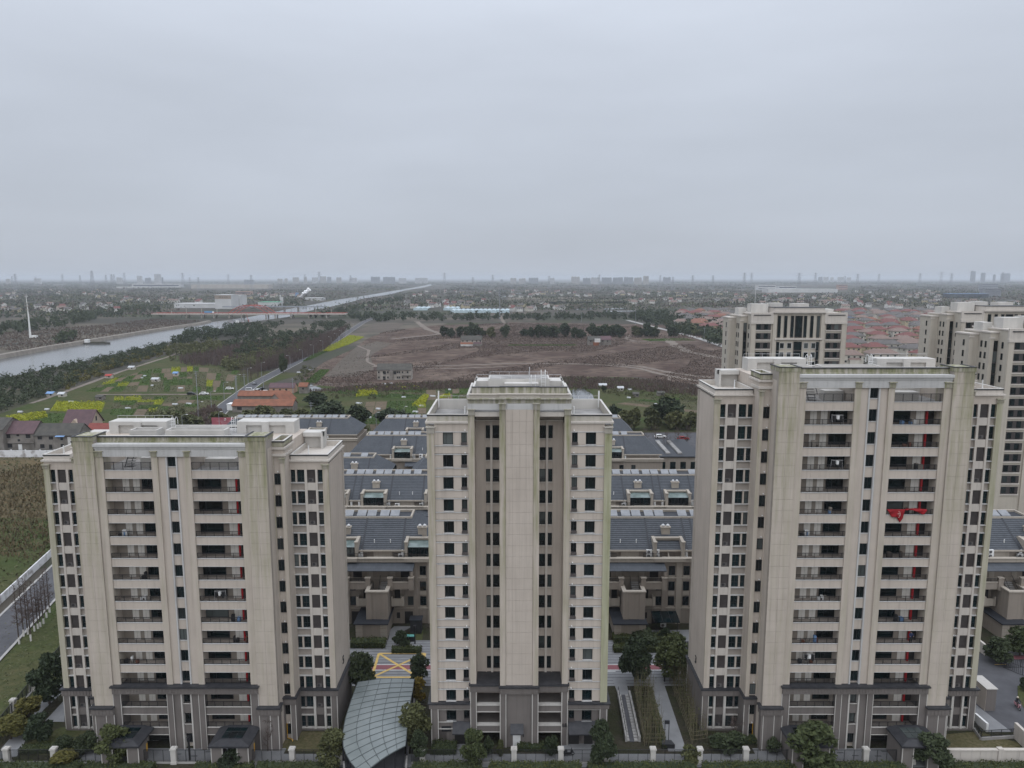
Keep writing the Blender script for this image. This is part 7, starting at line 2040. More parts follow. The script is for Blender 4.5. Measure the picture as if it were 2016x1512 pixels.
for px in (343, 372, 402, 432, 594, 625, 655):
    x = at(px, 617, BY)[0] - cx
    MB().box(x - .3, x + .3, -9.6, -9.0, 7.4, 15.5).build('lamp_column', M['far_beige'], T)
g = at(413, 617, BY)
T2 = thing('lorry', (g[0], BY - 4, 7.4), 'blue lorry crossing the red bridge', 'lorry')
MB().box(-6.5, 6.0, -1.3, 1.3, 1.0, 3.9).build('cargo_box', simple('lorry_blue', (0.12, 0.27, 0.45)), T2); MB().box(6.2, 8.2, -1.2, 1.2, 0.7, 3.2).build('cab', M['white'], T2)
for x in (-5, -3.5, 5, 7): MB().tube((x, -1.35, 0.5), (x, 1.35, 0.5), 0.5, None, 10).build('wheel', M['black'], T2)
# flat girder bridge beyond it
Y2 = gp(585, 611)[1]
xa2, xb2 = at(440, 607, Y2)[0], at(640, 607, Y2)[0]
T = thing('girder_bridge', ((xa2 + xb2) / 2, Y2, 0), 'flat grey girder bridge just beyond the red arch bridge', 'bridge')
MB().box(-(xb2 - xa2) / 2, (xb2 - xa2) / 2, -6, 6, 6.2, 8.2).build('deck', M['far_grey'], T)
for px in (561, 588, 540):
    x = at(px, 610, Y2)[0] - (xa2 + xb2) / 2
    MB().tube((x, -3, -0.5), (x, -3, 6.2), 2.2, None, 8).build('pier', M['embank'], T)
# barges
def barge(px, py, L, rz, label, crane=False):
    g = gp(px, py, 0.15)
    T = thing('barge', (g[0], g[1], 0.0), label, 'barge', rz=rz)
    hull = MB().prism([(-L/2, -2.4), (L/2 - 3, -2.6), (L/2, 0), (L/2 - 3, 2.6), (-L/2, 2.4)], 0.1, 1.6)
    hull.build('hull', M['roof_old'], T)
    MB().box(-L/2 + 6, L/2 - 4, -2.0, 2.0, 1.6, 2.1).build('cargo_hold', M['scrubland'], T)
    MB().box(-L/2 + 0.8, -L/2 + 4.5, -1.8, 1.8, 1.6, 4.4).box(-L/2 + 0.5, -L/2 + 4.8, -2.1, 2.1, 4.4, 4.6).build('wheelhouse', M['white'], T)
    if crane: MB().tube((2, 0, 1.6), (-1, 0, 15), 0.35, 0.2, 6).tube((2, 0, 1.6), (2, 0, 6), 0.6).build('crane', M['bridge_red'], T)
barge(192, 677, 24, 0.1, 'dark cargo barge moored by the stone embankment')
barge(487, 637, 32, 0.15, 'crane barge moored below the red bridge', True)
# white tapering mast
g = gp(60, 665)
T = thing('mast', (g[0], g[1], 0), 'tall white tapering mast with brackets beyond the canal', 'mast')
MB().tube((0, 0, 0), (0, 0, 22), 1.1, 0.7, 12).tube((0, 0, 22), (-0.6, 0, 45), 0.7, 0.2, 10).build('shaft', M['white'], T)
for z in (30, 34, 37): MB().tube((-0.3, 0, z), (-0.3, 0, z + 0.7), 1.5, 1.6, 10).build('antenna_ring', M['far_beige'], T)
MB().box(1.5, 7, -2, 2, 0, 2.6).build('hut', M['white'], T)
g = gp(984, 628)
T = thing('mast', (g[0], g[1], 0), 'thin dark telecom mast by the greenhouses', 'mast')
MB().tube((0, 0, 0), (0, 0, 45), 0.9, 0.45, 8).build('shaft', M['far_grey'], T)
for z in (36, 40, 44): MB().tube((0, 0, z), (0, 0, z + 1.8), 1.8, 1.8, 8).build('antenna_ring', M['far_grey'], T)
# factory with the dark lettering, and neighbours
def block(name, x0, x1, yt, yb, depth, wall, label, cat='building', strips=0, roof=None, parts=None):
    g0, g1 = gp(x0, yb), gp(x1, yb)
    Y = g0[1]; h = at(x0, yt, Y)[2]; w = g1[0] - g0[0]
    T = thing(name, ((g0[0] + g1[0]) / 2, Y, 0), label, cat)
    MB().box(-w/2, w/2, 0, depth, 0, h).build('wall', M[wall], T)
    MB().box(-w/2 - 0.5, w/2 + 0.5, -0.5, depth + 0.5, h, h + max(0.5, h * 0.03)).build('roof', M[roof or wall], T)
    for i in range(strips):
        z = h * (i + 0.35) / strips
        MB().box(-w/2 + w*0.03, w/2 - w*0.03, -0.15, -0.01, z, z + h * 0.4 / strips).build('window_strip', M['far_glass'], T)
    return T, w, h
T, w, h = block('factory', 424, 456, 581, 608, 40, 'far_wall', 'tall white factory with dark characters on a tan band', 'factory')
MB().box(-w/2 - .1, w/2 + .1, -0.3, -0.01, h * 0.72, h * 0.98).build('tan_band', simple('tan_band', (0.30, 0.25, 0.205)), T)
for i, x in enumerate((-0.22, -0.12, 0.0, 0.13, 0.25)):
    c = MB(); x *= w; z = h * 0.85; s = 1.1
    c.box(x - s, x + s, -0.45, -0.31, z + s * .7, z + s); c.box(x - s * .8, x + s * .8, -0.45, -0.31, z - s, z - s * .7); c.box(x - 0.2, x + 0.2, -0.44, -0.31, z - s * .7, z + s * .7); c.box(x - s, x + s, -0.449, -0.31, z - 0.2, z + 0.1)
    c.build('sign_character', M['black'], T)
block('factory_wing', 457, 474, 582, 606, 40, 'far_wall', 'pale side wing of the tall white factory', 'factory', 0)
block('warehouse', 343, 424, 598, 606.5, 50, 'far_wall', 'low white warehouse left of the tall white factory', 'warehouse')
block('warehouse', 508, 546, 595, 603, 40, 'far_wall', 'low warehouse with a green roof behind the red arch bridge', 'warehouse', 0, 'sheet_green')
block('warehouse', 600, 634, 586.5, 591.5, 40, 'far_wall', 'pale sheds by the canal beside the steam plume', 'warehouse')
block('warehouse', 229, 292, 564.5, 567.5, 60, 'far_wall', 'long thin white warehouse at far left', 'warehouse')
block('warehouse', 260, 355, 559, 566, 60, 'far_wall', 'white two-level works at far left', 'warehouse', 1)
block('warehouse', 376, 528, 560.5, 568, 90, 'far_beige', 'very long pale warehouse near the horizon left of centre', 'warehouse')
block('orange_building', 464, 494, 574, 580, 25, 'far_pink', 'orange-pink building with dark windows behind the factory', 'building', 1)
block('works', 1492, 1527, 562, 571, 50, 'far_wall', 'white works building with dark bays, far right', 'factory', 2)
block('works', 1533, 1568, 563.5, 569, 50, 'far_wall', 'second white works building, far right', 'factory', 1)
block('works', 1512, 1649, 569, 576, 80, 'far_wall', 'very long low white factory, far right', 'factory', 0)
block('pink_block', 1650, 1668, 561, 571, 25, 'far_pink', 'pinkish slab block at the end of the long white factory', 'building', 3)
block('office_block', 1938, 1970, 569, 585, 30, 'far_grey', 'blue-grey office block near the right edge', 'building', 4)
block('office_block', 1932, 1965, 559, 569, 30, 'far_grey', 'farther blue-grey office block near the right edge', 'building', 3)
block('hall', 1870, 1946, 578.5, 587, 40, 'far_glass', 'long hall with a blue roof and white piers near the right edge', 'building', 0, 'blue_sheet')
g0 = gp(1870, 587)
T, w, h = block('chimney_stack', 551, 557, 585, 597, 5, 'far_wall', 'white square stack behind the red arch bridge', 'chimney')
T, w, h = block('blue_plant', 582, 587, 576.5, 585, 6, 'blue_sheet', 'blue processing tower beside the steam plume', 'plant')
# steam plume
rng = np.random.default_rng(12)
b = MB()
g = gp(592, 587)
import bmesh
bm_ = bmesh.new()
for i in range(34):
    t = i / 33
    c = Vector((g[0] + 26 * t + rng.normal() * 2.5, g[1] + rng.normal() * 4, 4 + 22 * t + rng.normal() * 1.6)); r = 2.2 + 2.6 * t * rng.uniform(0.6, 1.2)
    bmesh.ops.create_icosphere(bm_, subdivisions=2, radius=r, matrix=Matrix.Translation(c))
for v_ in bm_.verts: v_.co += Vector(rng.normal(size=3)) * 0.35
me = bpy.data.meshes.new('steam_plume'); bm_.to_mesh(me); bm_.free()
sm = NT('steam'); me.materials.append(sm.fin((0.82, 0.82, 0.83), 1.0, 0.0, **{'Subsurface Weight': 0.5, 'Subsurface Radius': (4, 4, 4)}))
for p_ in me.polygons: p_.use_smooth = True
ob('steam_plume', me, kind='stuff', label='white steam plume blowing right from the plant by the canal', cat='steam')
# greenhouses
def greenhouse(px0, px1, py, n, label):
    g0, g1 = gp(px0, py), gp(px1, py)
    T = thing('greenhouse', ((g0[0] + g1[0]) / 2, g0[1], 0), label, 'greenhouse')
    W_ = g1[0] - g0[0]; w = W_ / n
    a = np.linspace(0, math.pi, 7)
    for i in range(n):
        c = -W_ / 2 + (i + 0.5) * w
        b = MB(); pr = [(c + w / 2 * math.cos(t), 3.2 + 2.4 * math.sin(t)) for t in a]
        k = len(pr)
        b.poly([(x, 0, z) for x, z in pr] + [(c - w/2, 0, 0), (c + w/2, 0, 0)])
        for j in range(k - 1): b.poly([(pr[j][0], 0, pr[j][1]), (pr[j][0], 60, pr[j][1]), (pr[j+1][0], 60, pr[j+1][1]), (pr[j+1][0], 0, pr[j+1][1])])
        b.build('tunnel_bay', M['sheet_blue'], T)
greenhouse(886, 1003, 616, 13, 'long row of pale blue arched greenhouses')
greenhouse(873, 902, 611, 3, 'short pale blue greenhouse behind the long row, left end')
greenhouse(814, 842, 611, 3, 'pale blue greenhouse left of the dark round tree')
# ================================================================== far villages, house by house
FH = []
for (w, d, h, wm_, rm_) in ((13, 9, 6.5, 'wall_white', 'roof_brown'), (12, 9, 6.8, 'wall_white', 'roof_grey'), (15, 10, 6.5, 'wall_pale', 'roof_brown'), (10, 9, 7.2, 'wall_white', 'roof_red'), (18, 9, 6.0, 'wall_cream', 'roof_grey')):
    b = MB(); b.box(-w/2, w/2, -d/2, d/2, 0, h)
    for x in (-w/2, w/2): b.poly([(x, -d/2, h), (x, d/2, h), (x, 0, h + 3)] if x > 0 else [(x, d/2, h), (x, -d/2, h), (x, 0, h + 3)])
    for k in range(3): b.box(-w/2 + w*(k + .3)/3, -w/2 + w*(k + .6)/3, -d/2 - .08, -d/2 - .01, h - 2.2, h - .9, 1)
    wl = b.mesh('wall', [M[wm_], M['far_glass']])
    r = MB(); e = 0.8
    r.poly([(-w/2 - e, -d/2 - e, h - .5), (w/2 + e, -d/2 - e, h - .5), (w/2 + e, 0, h + 3.1), (-w/2 - e, 0, h + 3.1)]); r.poly([(w/2 + e, d/2 + e, h - .5), (-w/2 - e, d/2 + e, h - .5), (-w/2 - e, 0, h + 3.1), (w/2 + e, 0, h + 3.1)])
    FH.append((wl, r.mesh('roof', M[rm_])))
CL = [([(0, 602), (235, 602), (240, 614), (0, 618)], 20, 'in the village left of the canal'), ([(240, 588), (418, 588), (418, 600), (240, 600)], 16, 'in the hamlet left of the tall white factory'),
      ([(480, 580), (600, 575), (600, 586), (480, 592)], 16, 'in the hamlet behind the red arch bridge'), ([(760, 598), (960, 594), (960, 606), (760, 608)], 22, 'in the hamlet behind the greenhouses'),
      ([(850, 572), (1060, 572), (1060, 588), (800, 586)], 26, 'in the village beyond the canal\'s far bend'), ([(1000, 600), (1110, 598), (1110, 614), (1000, 614)], 10, 'in the hamlet right of the greenhouses'),
      ([(1060, 575), (1460, 575), (1460, 584), (1060, 584)], 36, 'in the long village across the plain, right of centre'), ([(1240, 592), (1460, 590), (1460, 600), (1240, 600)], 16, 'in the hamlet left of the slotted cream tower'),
      ([(1440, 580), (1660, 582), (1660, 602), (1440, 600)], 36, 'in the village above the slotted cream tower'), ([(1660, 573), (1870, 573), (1860, 608), (1660, 608)], 46, 'in the village above the villa estate'),
      ([(1880, 592), (2016, 592), (2016, 606), (1880, 606)], 14, 'in the hamlet above the right-hand cream tower'), ([(0, 572), (225, 572), (225, 586), (0, 588)], 22, 'in the far village near the horizon, left')]
rng = np.random.default_rng(90)
for poly, n, nm in CL:
    P = np.array(poly, float); pts = []
    for _ in range(n):
        u, v_ = rng.uniform(0, 1, 2); a = P[0] * (1 - u) + P[1] * u; c = P[3] * (1 - u) + P[2] * u
        pts.append(a * (1 - v_) + c * v_)
    for i, p in enumerate(sorted(pts, key=lambda q: q[0])):
        g = gp(*p); wl, rf = FH[rng.integers(len(FH))]
        T = thing('village_house', g, 'gabled house, %s from the left %s' % (ordn(i + 1), nm), 'house', 'village houses ' + nm, rz=rng.uniform(-0.9, 0.9))
        ob('wall', wl, T); ob('roof', rf, T)
# ================================================================== skyline
SKY = [(11, 19, 549, 556, 5200), (67, 80, 548, 557, 5000), (229, 240, 546, 557, 5000), (269, 279, 543, 557, 5000), (285, 296, 547, 557, 5000), (303, 316, 539, 557, 5000), (318, 320, 546, 557, 5000), (480, 500, 551, 557, 4800), (546, 556, 549, 557, 5200), (560, 566, 548, 557, 5200), (576, 588, 546, 557, 5400), (598, 604, 545, 557, 5400), (614, 626, 546, 557, 5600), (630, 642, 544, 557, 5600), (644, 652, 545, 557, 5600), (662, 672, 546, 557, 5400), (688, 703, 547, 556, 5600),
       (730, 748, 545, 557, 5200), (754, 778, 545, 557, 5200), (785, 800, 547, 556, 5600), (817, 842, 547, 556, 5600), (985, 991, 550, 557, 5600), (1005, 1017, 547, 557, 5200), (1022, 1035, 548, 557, 5200), (1041, 1060, 547, 557, 5200), (1083, 1092, 547, 557, 5000), (1125, 1142, 544.5, 557, 5000), (1148, 1163, 547, 557, 4800), (1164, 1181, 546, 557, 4800), (1185, 1205, 546, 557, 4800), (1207, 1227, 546, 557, 4800), (1229, 1247, 545.5, 557, 4800), (1249, 1264, 546.5, 557, 4800), (1267, 1278, 543, 557, 4800), (1306, 1321, 545.5, 556, 5200),
       (1612, 1620, 545, 554, 6500), (1622, 1632, 545, 554, 6500), (1636, 1642, 546, 554, 6500), (1650, 1662, 545, 554, 6500), (1668, 1676, 546, 554, 6500), (1913, 1922, 533, 554, 6000), (1933, 1941, 537, 554, 6000), (1957, 1961, 540, 554, 6000), (1972, 1990, 538, 554, 6500)]
rng = np.random.default_rng(91)
for i, (x0, x1, yt, yb, Y) in enumerate(SKY):
    Y *= 1.5
    p0, p1 = at(x0, yt, Y), at(x1, yt, Y)
    T = thing('tower_block', ((p0[0] + p1[0]) / 2, Y, 0), '%s hazy grey block from the left on the horizon skyline' % ordn(i + 1), 'tower block', 'hazy blocks on the skyline')
    w = p1[0] - p0[0]; h = p0[2]
    b = MB(); nb = max(1, int(w / 22)); 
    for k in range(nb):
        xx = -w/2 + w * k / nb; hh = h * rng.uniform(0.93, 1.0)
        b.box(xx, xx + w / nb * 0.9, 0, 18, 0, hh); b.box(xx + w / nb * .3, xx + w / nb * .6, 4, 12, hh, hh + 4)
    b.build('wall', M[['far_grey', 'far_beige', 'far_grey', 'far_wall'][rng.integers(4)]], T)
    nf = int(h / 6)
    s_ = MB()
    for k in range(nf): s_.box(-w/2 + 0.5, w/2 - w * 0.1 / nb - 0.5, -0.2, -0.02, 3 + k * 6, 5 + k * 6)
    s_.build('window_strips', M['far_glass'], T)
def pylon_mesh(H):
    b = MB(); r = 0.35
    wb_, wt = H * 0.1, H * 0.022
    def wd(z): return wb_ + (wt - wb_) * (z / H)
    lv = np.linspace(0, H, 8)
    for sx in (-1, 1):
        for sy in (-1, 1):
            b.tube((sx * wb_, sy * wb_, 0), (sx * wt, sy * wt, H), r, r * 0.7, 4)
    for z0, z1 in zip(lv[:-1], lv[1:]):
        a, c = wd(z0), wd(z1)
        for s in (-1, 1):
            b.tube((-a, s * a, z0), (c, s * c, z1), r * .6, None, 3); b.tube((a, s * a, z0), (-c, s * c, z1), r * .6, None, 3)
            b.tube((s * a, -a, z0), (s * c, c, z1), r * .6, None, 3)
    for z, L in ((H * 0.72, H * 0.16), (H * 0.84, H * 0.2), (H * 0.95, H * 0.14)):
        b.tube((-L, 0, z), (L, 0, z), r * .8, None, 4); b.tube((-L, 0, z), (0, 0, z + H * 0.05), r * .5, None, 3); b.tube((L, 0, z), (0, 0, z + H * 0.05), r * .5, None, 3)
    return b
PYM = pylon_mesh(60).mesh('pylon', M['far_grey'])
PYL = [(23, 544), (29, 539), (70, 545), (122, 540), (157, 542), (180, 533), (208, 541), (219, 540), (224, 540), (244, 537), (359, 537), (373, 546), (390, 546), (449, 540), (494, 541), (600, 540), (628, 535), (690, 542), (875, 537), (931, 546), (970, 541), (1081, 543), (1180, 541), (1300, 542), (1325, 545), (1364, 542), (1404, 542), (1466, 537), (1480, 537), (1574, 537), (1606, 537), (1664, 543), (1689, 539), (1731, 539), (1812, 538), (1854, 535), (1874, 538), (1975, 536)]
for i, (px, yt) in enumerate(PYL):
    Y = rng.uniform(3400, 5200)
    p = at(px, yt, Y)
    ob('pylon', PYM, None, (p[0], Y, 0), rng.uniform(-0.6, 0.6), '%s steel lattice pylon from the left along the horizon' % ordn(i + 1), 'pylon', 'pylons along the horizon', scale=p[2] / 60)
# distant tree cover
rng = np.random.default_rng(93)
EX = [[(a, b) for a, b in R_bank[2:]] + [(a, b) for a, b in L_bank[2:][::-1]], [(1330, 606), (1850, 606), (1850, 720), (1330, 660)], [(680, 628), (1250, 628), (1430, 690), (1430, 720), (640, 720)], [(805, 604), (1010, 606), (1010, 622), (805, 622)], [(1490, 560), (1670, 560), (1670, 577), (1490, 577)], [(370, 558), (530, 558), (530, 569), (370, 569)], [(340, 597), (480, 597), (480, 612), (340, 612)]]
def inpoly(x, y, P):
    r_ = False; j = len(P) - 1
    for i in range(len(P)):
        if (P[i][1] > y) != (P[j][1] > y) and x < (P[j][0] - P[i][0]) * (y - P[i][1]) / (P[j][1] - P[i][1]) + P[i][0]: r_ = not r_
        j = i
    return r_
VD, VO, VB = [], [], []
for k in range(3600):
    px, py = rng.uniform(-60, 2080), 555.5 + 70 * rng.uniform(0, 1) ** 1.5
    if py > 612 and not (px < 330 or px > 1850): continue
    if any(inpoly(px + dx, py + dy, e) for e in EX for dx in (-16, 0, 16) for dy in (0, -3)): continue
    g = gp(px, py); D = g[1]
    h = rng.uniform(5, 10); Lx = rng.uniform(12, 60) * (1 + D / 4000); n = 26
    P = np.stack([g[0] + rng.uniform(-1, 1, n) * Lx, g[1] + rng.normal(size=n) * 6, np.abs(rng.normal(size=n)) * h * 0.5 + 0.5], 1)
    P[:, 2] = np.minimum(P[:, 2], h)
    v, f = leaf_quads(P, 1.2 + D * 0.0007, rng)
    (VD if rng.uniform() < 0.55 else VB if rng.uniform() < 0.55 else VO).append(v)
for nm, L_, mt, lab in (('distant_woods', VD, 'leaf_dark', 'dark hazy woods scattered over the far plain'), ('distant_olive_woods', VO, 'leaf_olive', 'olive hazy woods scattered over the far plain'), ('distant_bare_woods', VB, 'twig', 'bare brown woods scattered over the far plain')):
    v = np.concatenate(L_); ob(nm, np_mesh(nm, v, np.arange(len(v)).reshape(-1, 4), M[mt]), kind='stuff', label=lab, cat='woods')
for (pts, c) in (([(1060, 604), (1290, 598), (1290, 588), (1060, 590)], (0.105, 0.092, 0.06)), ([(1080, 598), (1240, 597), (1240, 593), (1080, 594)], (0.062, 0.078, 0.034)), ([(1000, 590), (1150, 588), (1150, 585), (1000, 586)], (0.12, 0.10, 0.07)), ([(1290, 590), (1460, 588), (1460, 585), (1290, 587)], (0.115, 0.10, 0.07)), ([(690, 604), (760, 602), (760, 597), (720, 597)], (0.08, 0.09, 0.045))):
    px_sheet('field', pts, 0.6, simple('far_field_%d' % random.randrange(9999), c, None, 0.02))
for pts in ([(1130, 610), (1175, 609), (1172, 606), (1132, 607)], [(1188, 609.5), (1236, 608.5), (1234, 606), (1190, 607)], [(1190, 614), (1265, 613), (1262, 611), (1192, 612)], [(985, 586), (996, 585), (998, 582.5), (988, 583)], [(1007, 580), (1030, 577.5), (1030, 576), (1010, 578)]):
    px_sheet('pond', pts, 0.7, M['water'])
# ================================================================== traffic, lamps, people, washing
def car_meshes(paint, van=False):
    b = MB()
    h = 1.9 if van else 1.45; L = 4.6
    lower = [(-L/2, 0.35), (-L/2, 0.85), (-L/2 + .1, 0.95), (L/2 - .15, 0.88), (L/2, 0.7), (L/2, 0.35)]
    def sweep(prof, y0, y1, m=0):
        n = len(b.v); k = len(prof)
        b.v.extend([(p[0], y0, p[1]) for p in prof] + [(p[0], y1, p[1]) for p in prof])
        b.f.append(tuple(range(n, n + k))); b.f.append(tuple(range(n + 2 * k - 1, n + k - 1, -1))); b.m.extend([m, m])
        for i in range(k):
            j = (i + 1) % k; b.f.append((n + j, n + i, n + k + i, n + k + j)); b.m.append(m)
    sweep(lower[::-1], -0.88, 0.88)
    cab = [(-L/2 + .15, 0.93), (-L/2 + (.2 if van else .7), h), (L/2 - (1.5 if van else 1.9), h), (L/2 - (.6 if van else 1.1), 0.9)]
    sweep(cab[::-1], -0.76, 0.76)
    body = b.mesh('body', paint)
    g = MB()
    c2 = [(-L/2 + .35, 1.0), (-L/2 + (.38 if van else .78), h - .1), (L/2 - (1.55 if van else 1.95), h - .1), (L/2 - (.85 if van else 1.35), 1.0)]
    for y in (-0.775, 0.775): g.poly([(x, y, z) for x, z in (c2 if y > 0 else c2[::-1])])
    g.poly([(L/2 - (.58 if van else 1.08), -.68, .95), (L/2 - (.58 if van else 1.08), .68, .95), (L/2 - (1.48 if van else 1.88), .68, h - .06), (L/2 - (1.48 if van else 1.88), -.68, h - .06)])
    g.poly([(-L/2 + .13, .68, 1.0), (-L/2 + .13, -.68, 1.0), (-L/2 + (.19 if van else .66), -.68, h - .08), (-L/2 + (.19 if van else .66), .68, h - .08)])
    return body, g.mesh('windows', M['glass'])
WHEEL = MB().tube((0, -0.1, 0), (0, 0.1, 0), 0.33, None, 14).mesh('wheel', M['black'])
LIGHT = MB().box(-.04, .04, -.18, .18, -.07, .07).mesh('headlight', M['steel'])
CAR = {'white': car_meshes(M['white']), 'white_van': car_meshes(M['white'], True), 'black': car_meshes(simple('black_car_paint', (0.015, 0.015, 0.018), None, 1, 0.2, 0.6)), 'grey': car_meshes(simple('grey_car_paint', (0.16, 0.165, 0.175), None, 1, 0.25, 0.6)), 'red': car_meshes(simple('red_car_paint', (0.30, 0.03, 0.03), None, 1, 0.25, 0.6))}
def car(kind, loc, rz, label):
    T = thing('parked_car', loc, label, 'car', rz=rz)
    bd, gl = CAR[kind]; o = ob('body', bd, T); ob('windows', gl, T)
    for x in (-1.45, 1.4):
        for y in (-0.82, 0.82): ob('wheel', WHEEL, T, (x, y, 0.33))
    for y in (-.6, .6): ob('headlight', LIGHT, o, (2.29, y, .68))
    return T
for (kd, px, py, rz, lab) in (('white_van', 492, 770, 0.1, 'white box van, leftmost of the vehicles by the peach bungalow'), ('white_van', 508, 772, 1.4, 'white van facing the camera by the peach bungalow'), ('white', 524, 773, 0.05, 'white car parked nearest the peach bungalow'), ('black', 515, 768, 1.3, 'dark car behind the white car by the peach bungalow'), ('white', 402, 777, 0.05, 'white car on the allotment track, right of the black one'), ('black', 377, 777, 0.05, 'black car on the allotment track'), ('grey', 501, 757, 1.7, 'grey car driving along the tree-lined road'),
                              ('white', 452, 767, 0.3, 'pale car half hidden beside the road by the lamps'), ('white', 1216, 862, 0.1, 'white car nearest tower 68 in the rear car park'), ('grey', 1241, 858, 0.1, 'grey car in the rear car park, middle of the row'), ('white', 1262, 868, 1.5, 'white car under the bare trees in the rear car park'), ('white', 1326, 872, 1.2, 'white car between bare trees by the flat-roofed block'), ('red', 1345, 866, 0.2, 'red car under the bare trees beside the right tower'), ('white', 1352, 886, 1.2, 'white car hard against the right tower\'s left edge'), ('white', 1300, 862, 0.1, 'white car in the rear car park, right of the middle')):
    car(kd, gp(px, py, 0.16), rz, lab)
px_sheet('car_park', [(1200, 896), (1200, 852), (1372, 852), (1372, 896)], 0.14, M['asphalt'])
# flat-roofed community block beyond the gap
g = gp(1320, 930)
T = thing('flat_block', (g[0], g[1], 0), 'low flat-roofed beige block with planted beds right of the terraces', 'building')
MB().box(-8, 10, 0, 26, 0, 5.2).build('wall', M['terr_stone'], T); MB().box(-8.4, 10.4, -0.4, 26.4, 5.2, 5.5).build('roof', M['lead'], T)
for i in range(3): MB().box(-5 + i * 4, -3.6 + i * 4, 3, 22, 5.5, 6.0).build('roof_planter', M['roofdeck'], T)
for i in range(5): box_part('window', T, -7 + i * 3.4, -5.2 + i * 3.4, -0.08, -0.003, 1.2, 3.6, M['glass'])
# street lamps
def lamp(loc, H, rz, label, group=None, arm=1.8):
    T = thing('street_lamp', loc, label, 'street lamp', group, rz)
    MB().tube((0, 0, 0), (0, 0, H), 0.14, 0.08, 8).build('pole', M['far_grey'], T)
    MB().path([(0, 0, H), (arm * .4, 0, H + .45), (arm, 0, H + .5)], 0.06, 6).build('arm', M['far_grey'], T)
    MB().box(arm - .1, arm + .75, -.16, .16, H + .42, H + .56).build('lamp_head', M['white'], T)
i = 0
for Y in list(np.arange(292, 480, 31)) + list(np.arange(520, 900, 42)):
    i += 1
    xr = np.interp(Y, [140, 370, 445, 690, 850, 1060], [-95.5, -145.5, -157, -174, -192, -215])
    lamp((xr - 4.6 if Y < 500 else xr + 4.6, Y, 0), 9.0, 0 if Y < 500 else math.pi, '%s street lamp from the near end of the tree-lined road' % ordn(i), 'street lamps along the road')
for (px, yb, H, lab) in ((433, 858, 9.5, 'white street lamp in front of the red billboard'), (741, 846, 7, 'white street lamp behind the rearmost terrace'), (796, 838, 8, 'tall street lamp behind the rearmost terrace, right of the other')):
    lamp(gp(px, yb), H, 0.4, lab, arm=0.8)
def pole(px, yb, yt, label, mt='far_grey'):
    g = gp(px, yb); H = at(px, yt, g[1])[2]
    T = thing('utility_pole', g, label, 'pole')
    MB().tube((0, 0, 0), (0, 0, H), 0.22, 0.14, 8).build('shaft', M[mt], T)
    for z in (H - 0.5, H - 1.6): MB().box(-1.1, 1.1, -0.06, 0.06, z, z + 0.12).build('crossarm', M[mt], T)
for (px, yb, yt, lab) in ((390, 805, 730, 'tall grey utility pole in the left allotments'), (613, 818, 792, 'thick grey pole behind the barns'), (466, 793, 740, 'pole on the left verge of the road by the lamps'), (482, 774, 736, 'pole at the car park entrance'), (519, 768, 740, 'pole behind the parked vans'), (1251, 640, 612, 'pale pole left of the diagonal road'), (1328, 655, 630, 'pale pole halfway along the diagonal road'), (1386, 672, 645, 'pale pole near the right end of the diagonal road'), (577, 775, 745, 'pole by the peach bungalow'), (1145, 634, 616, 'pole in the far tree belt'), (1007, 628, 611, 'pole right of the telecom mast'), (868, 616, 608, 'short pole by the left greenhouse')):
    pole(px, yb, yt, lab)
# red billboard
g = gp(440, 851)
T = thing('billboard', (g[0], g[1], 0), 'faded red billboard with small pale lines of text beside the road', 'billboard')
MB().box(-4.7, 6.5, 0, 0.3, 1.9, 6.2).build('panel', simple('faded_red_panel', (0.34, 0.095, 0.115), (0.28, 0.08, 0.10), 0.3), T)
for x in (-4.2, -1, 2.5, 6): MB().box(x, x + .25, 0.3, 0.6, 0, 6).build('post', M['concrete'], T)
MB().path([(.9 + .45 * math.cos(a), -0.05, 5.5 + .45 * math.sin(a)) for a in np.linspace(-2.4, 2.0, 9)], 0.08, 4).path([(0.5, -0.05, 5.2), (1.1, -0.05, 5.75)], 0.08, 4).build('emblem', M['white'], T)
tx = MB()
rr = random.Random(4)
for (z, x0, x1, s) in ((4.75, -2.6, 4.4, .2), (4.05, -0.6, 2.4, .24), (3.4, -0.4, 2.6, .22), (2.8, -0.4, 2.4, .2)):
    x = x0
    while x < x1:
        k = rr.uniform(.6, 1) * s
        tx.box(x, x + k, -.03, -.004, z, z + s * .25); tx.box(x + k * .4, x + k * .6, -.03, -.004, z - s * .6, z); x += s * 1.5
tx.build('text_lines', M['white'], T)['kind'] = 'stuff'
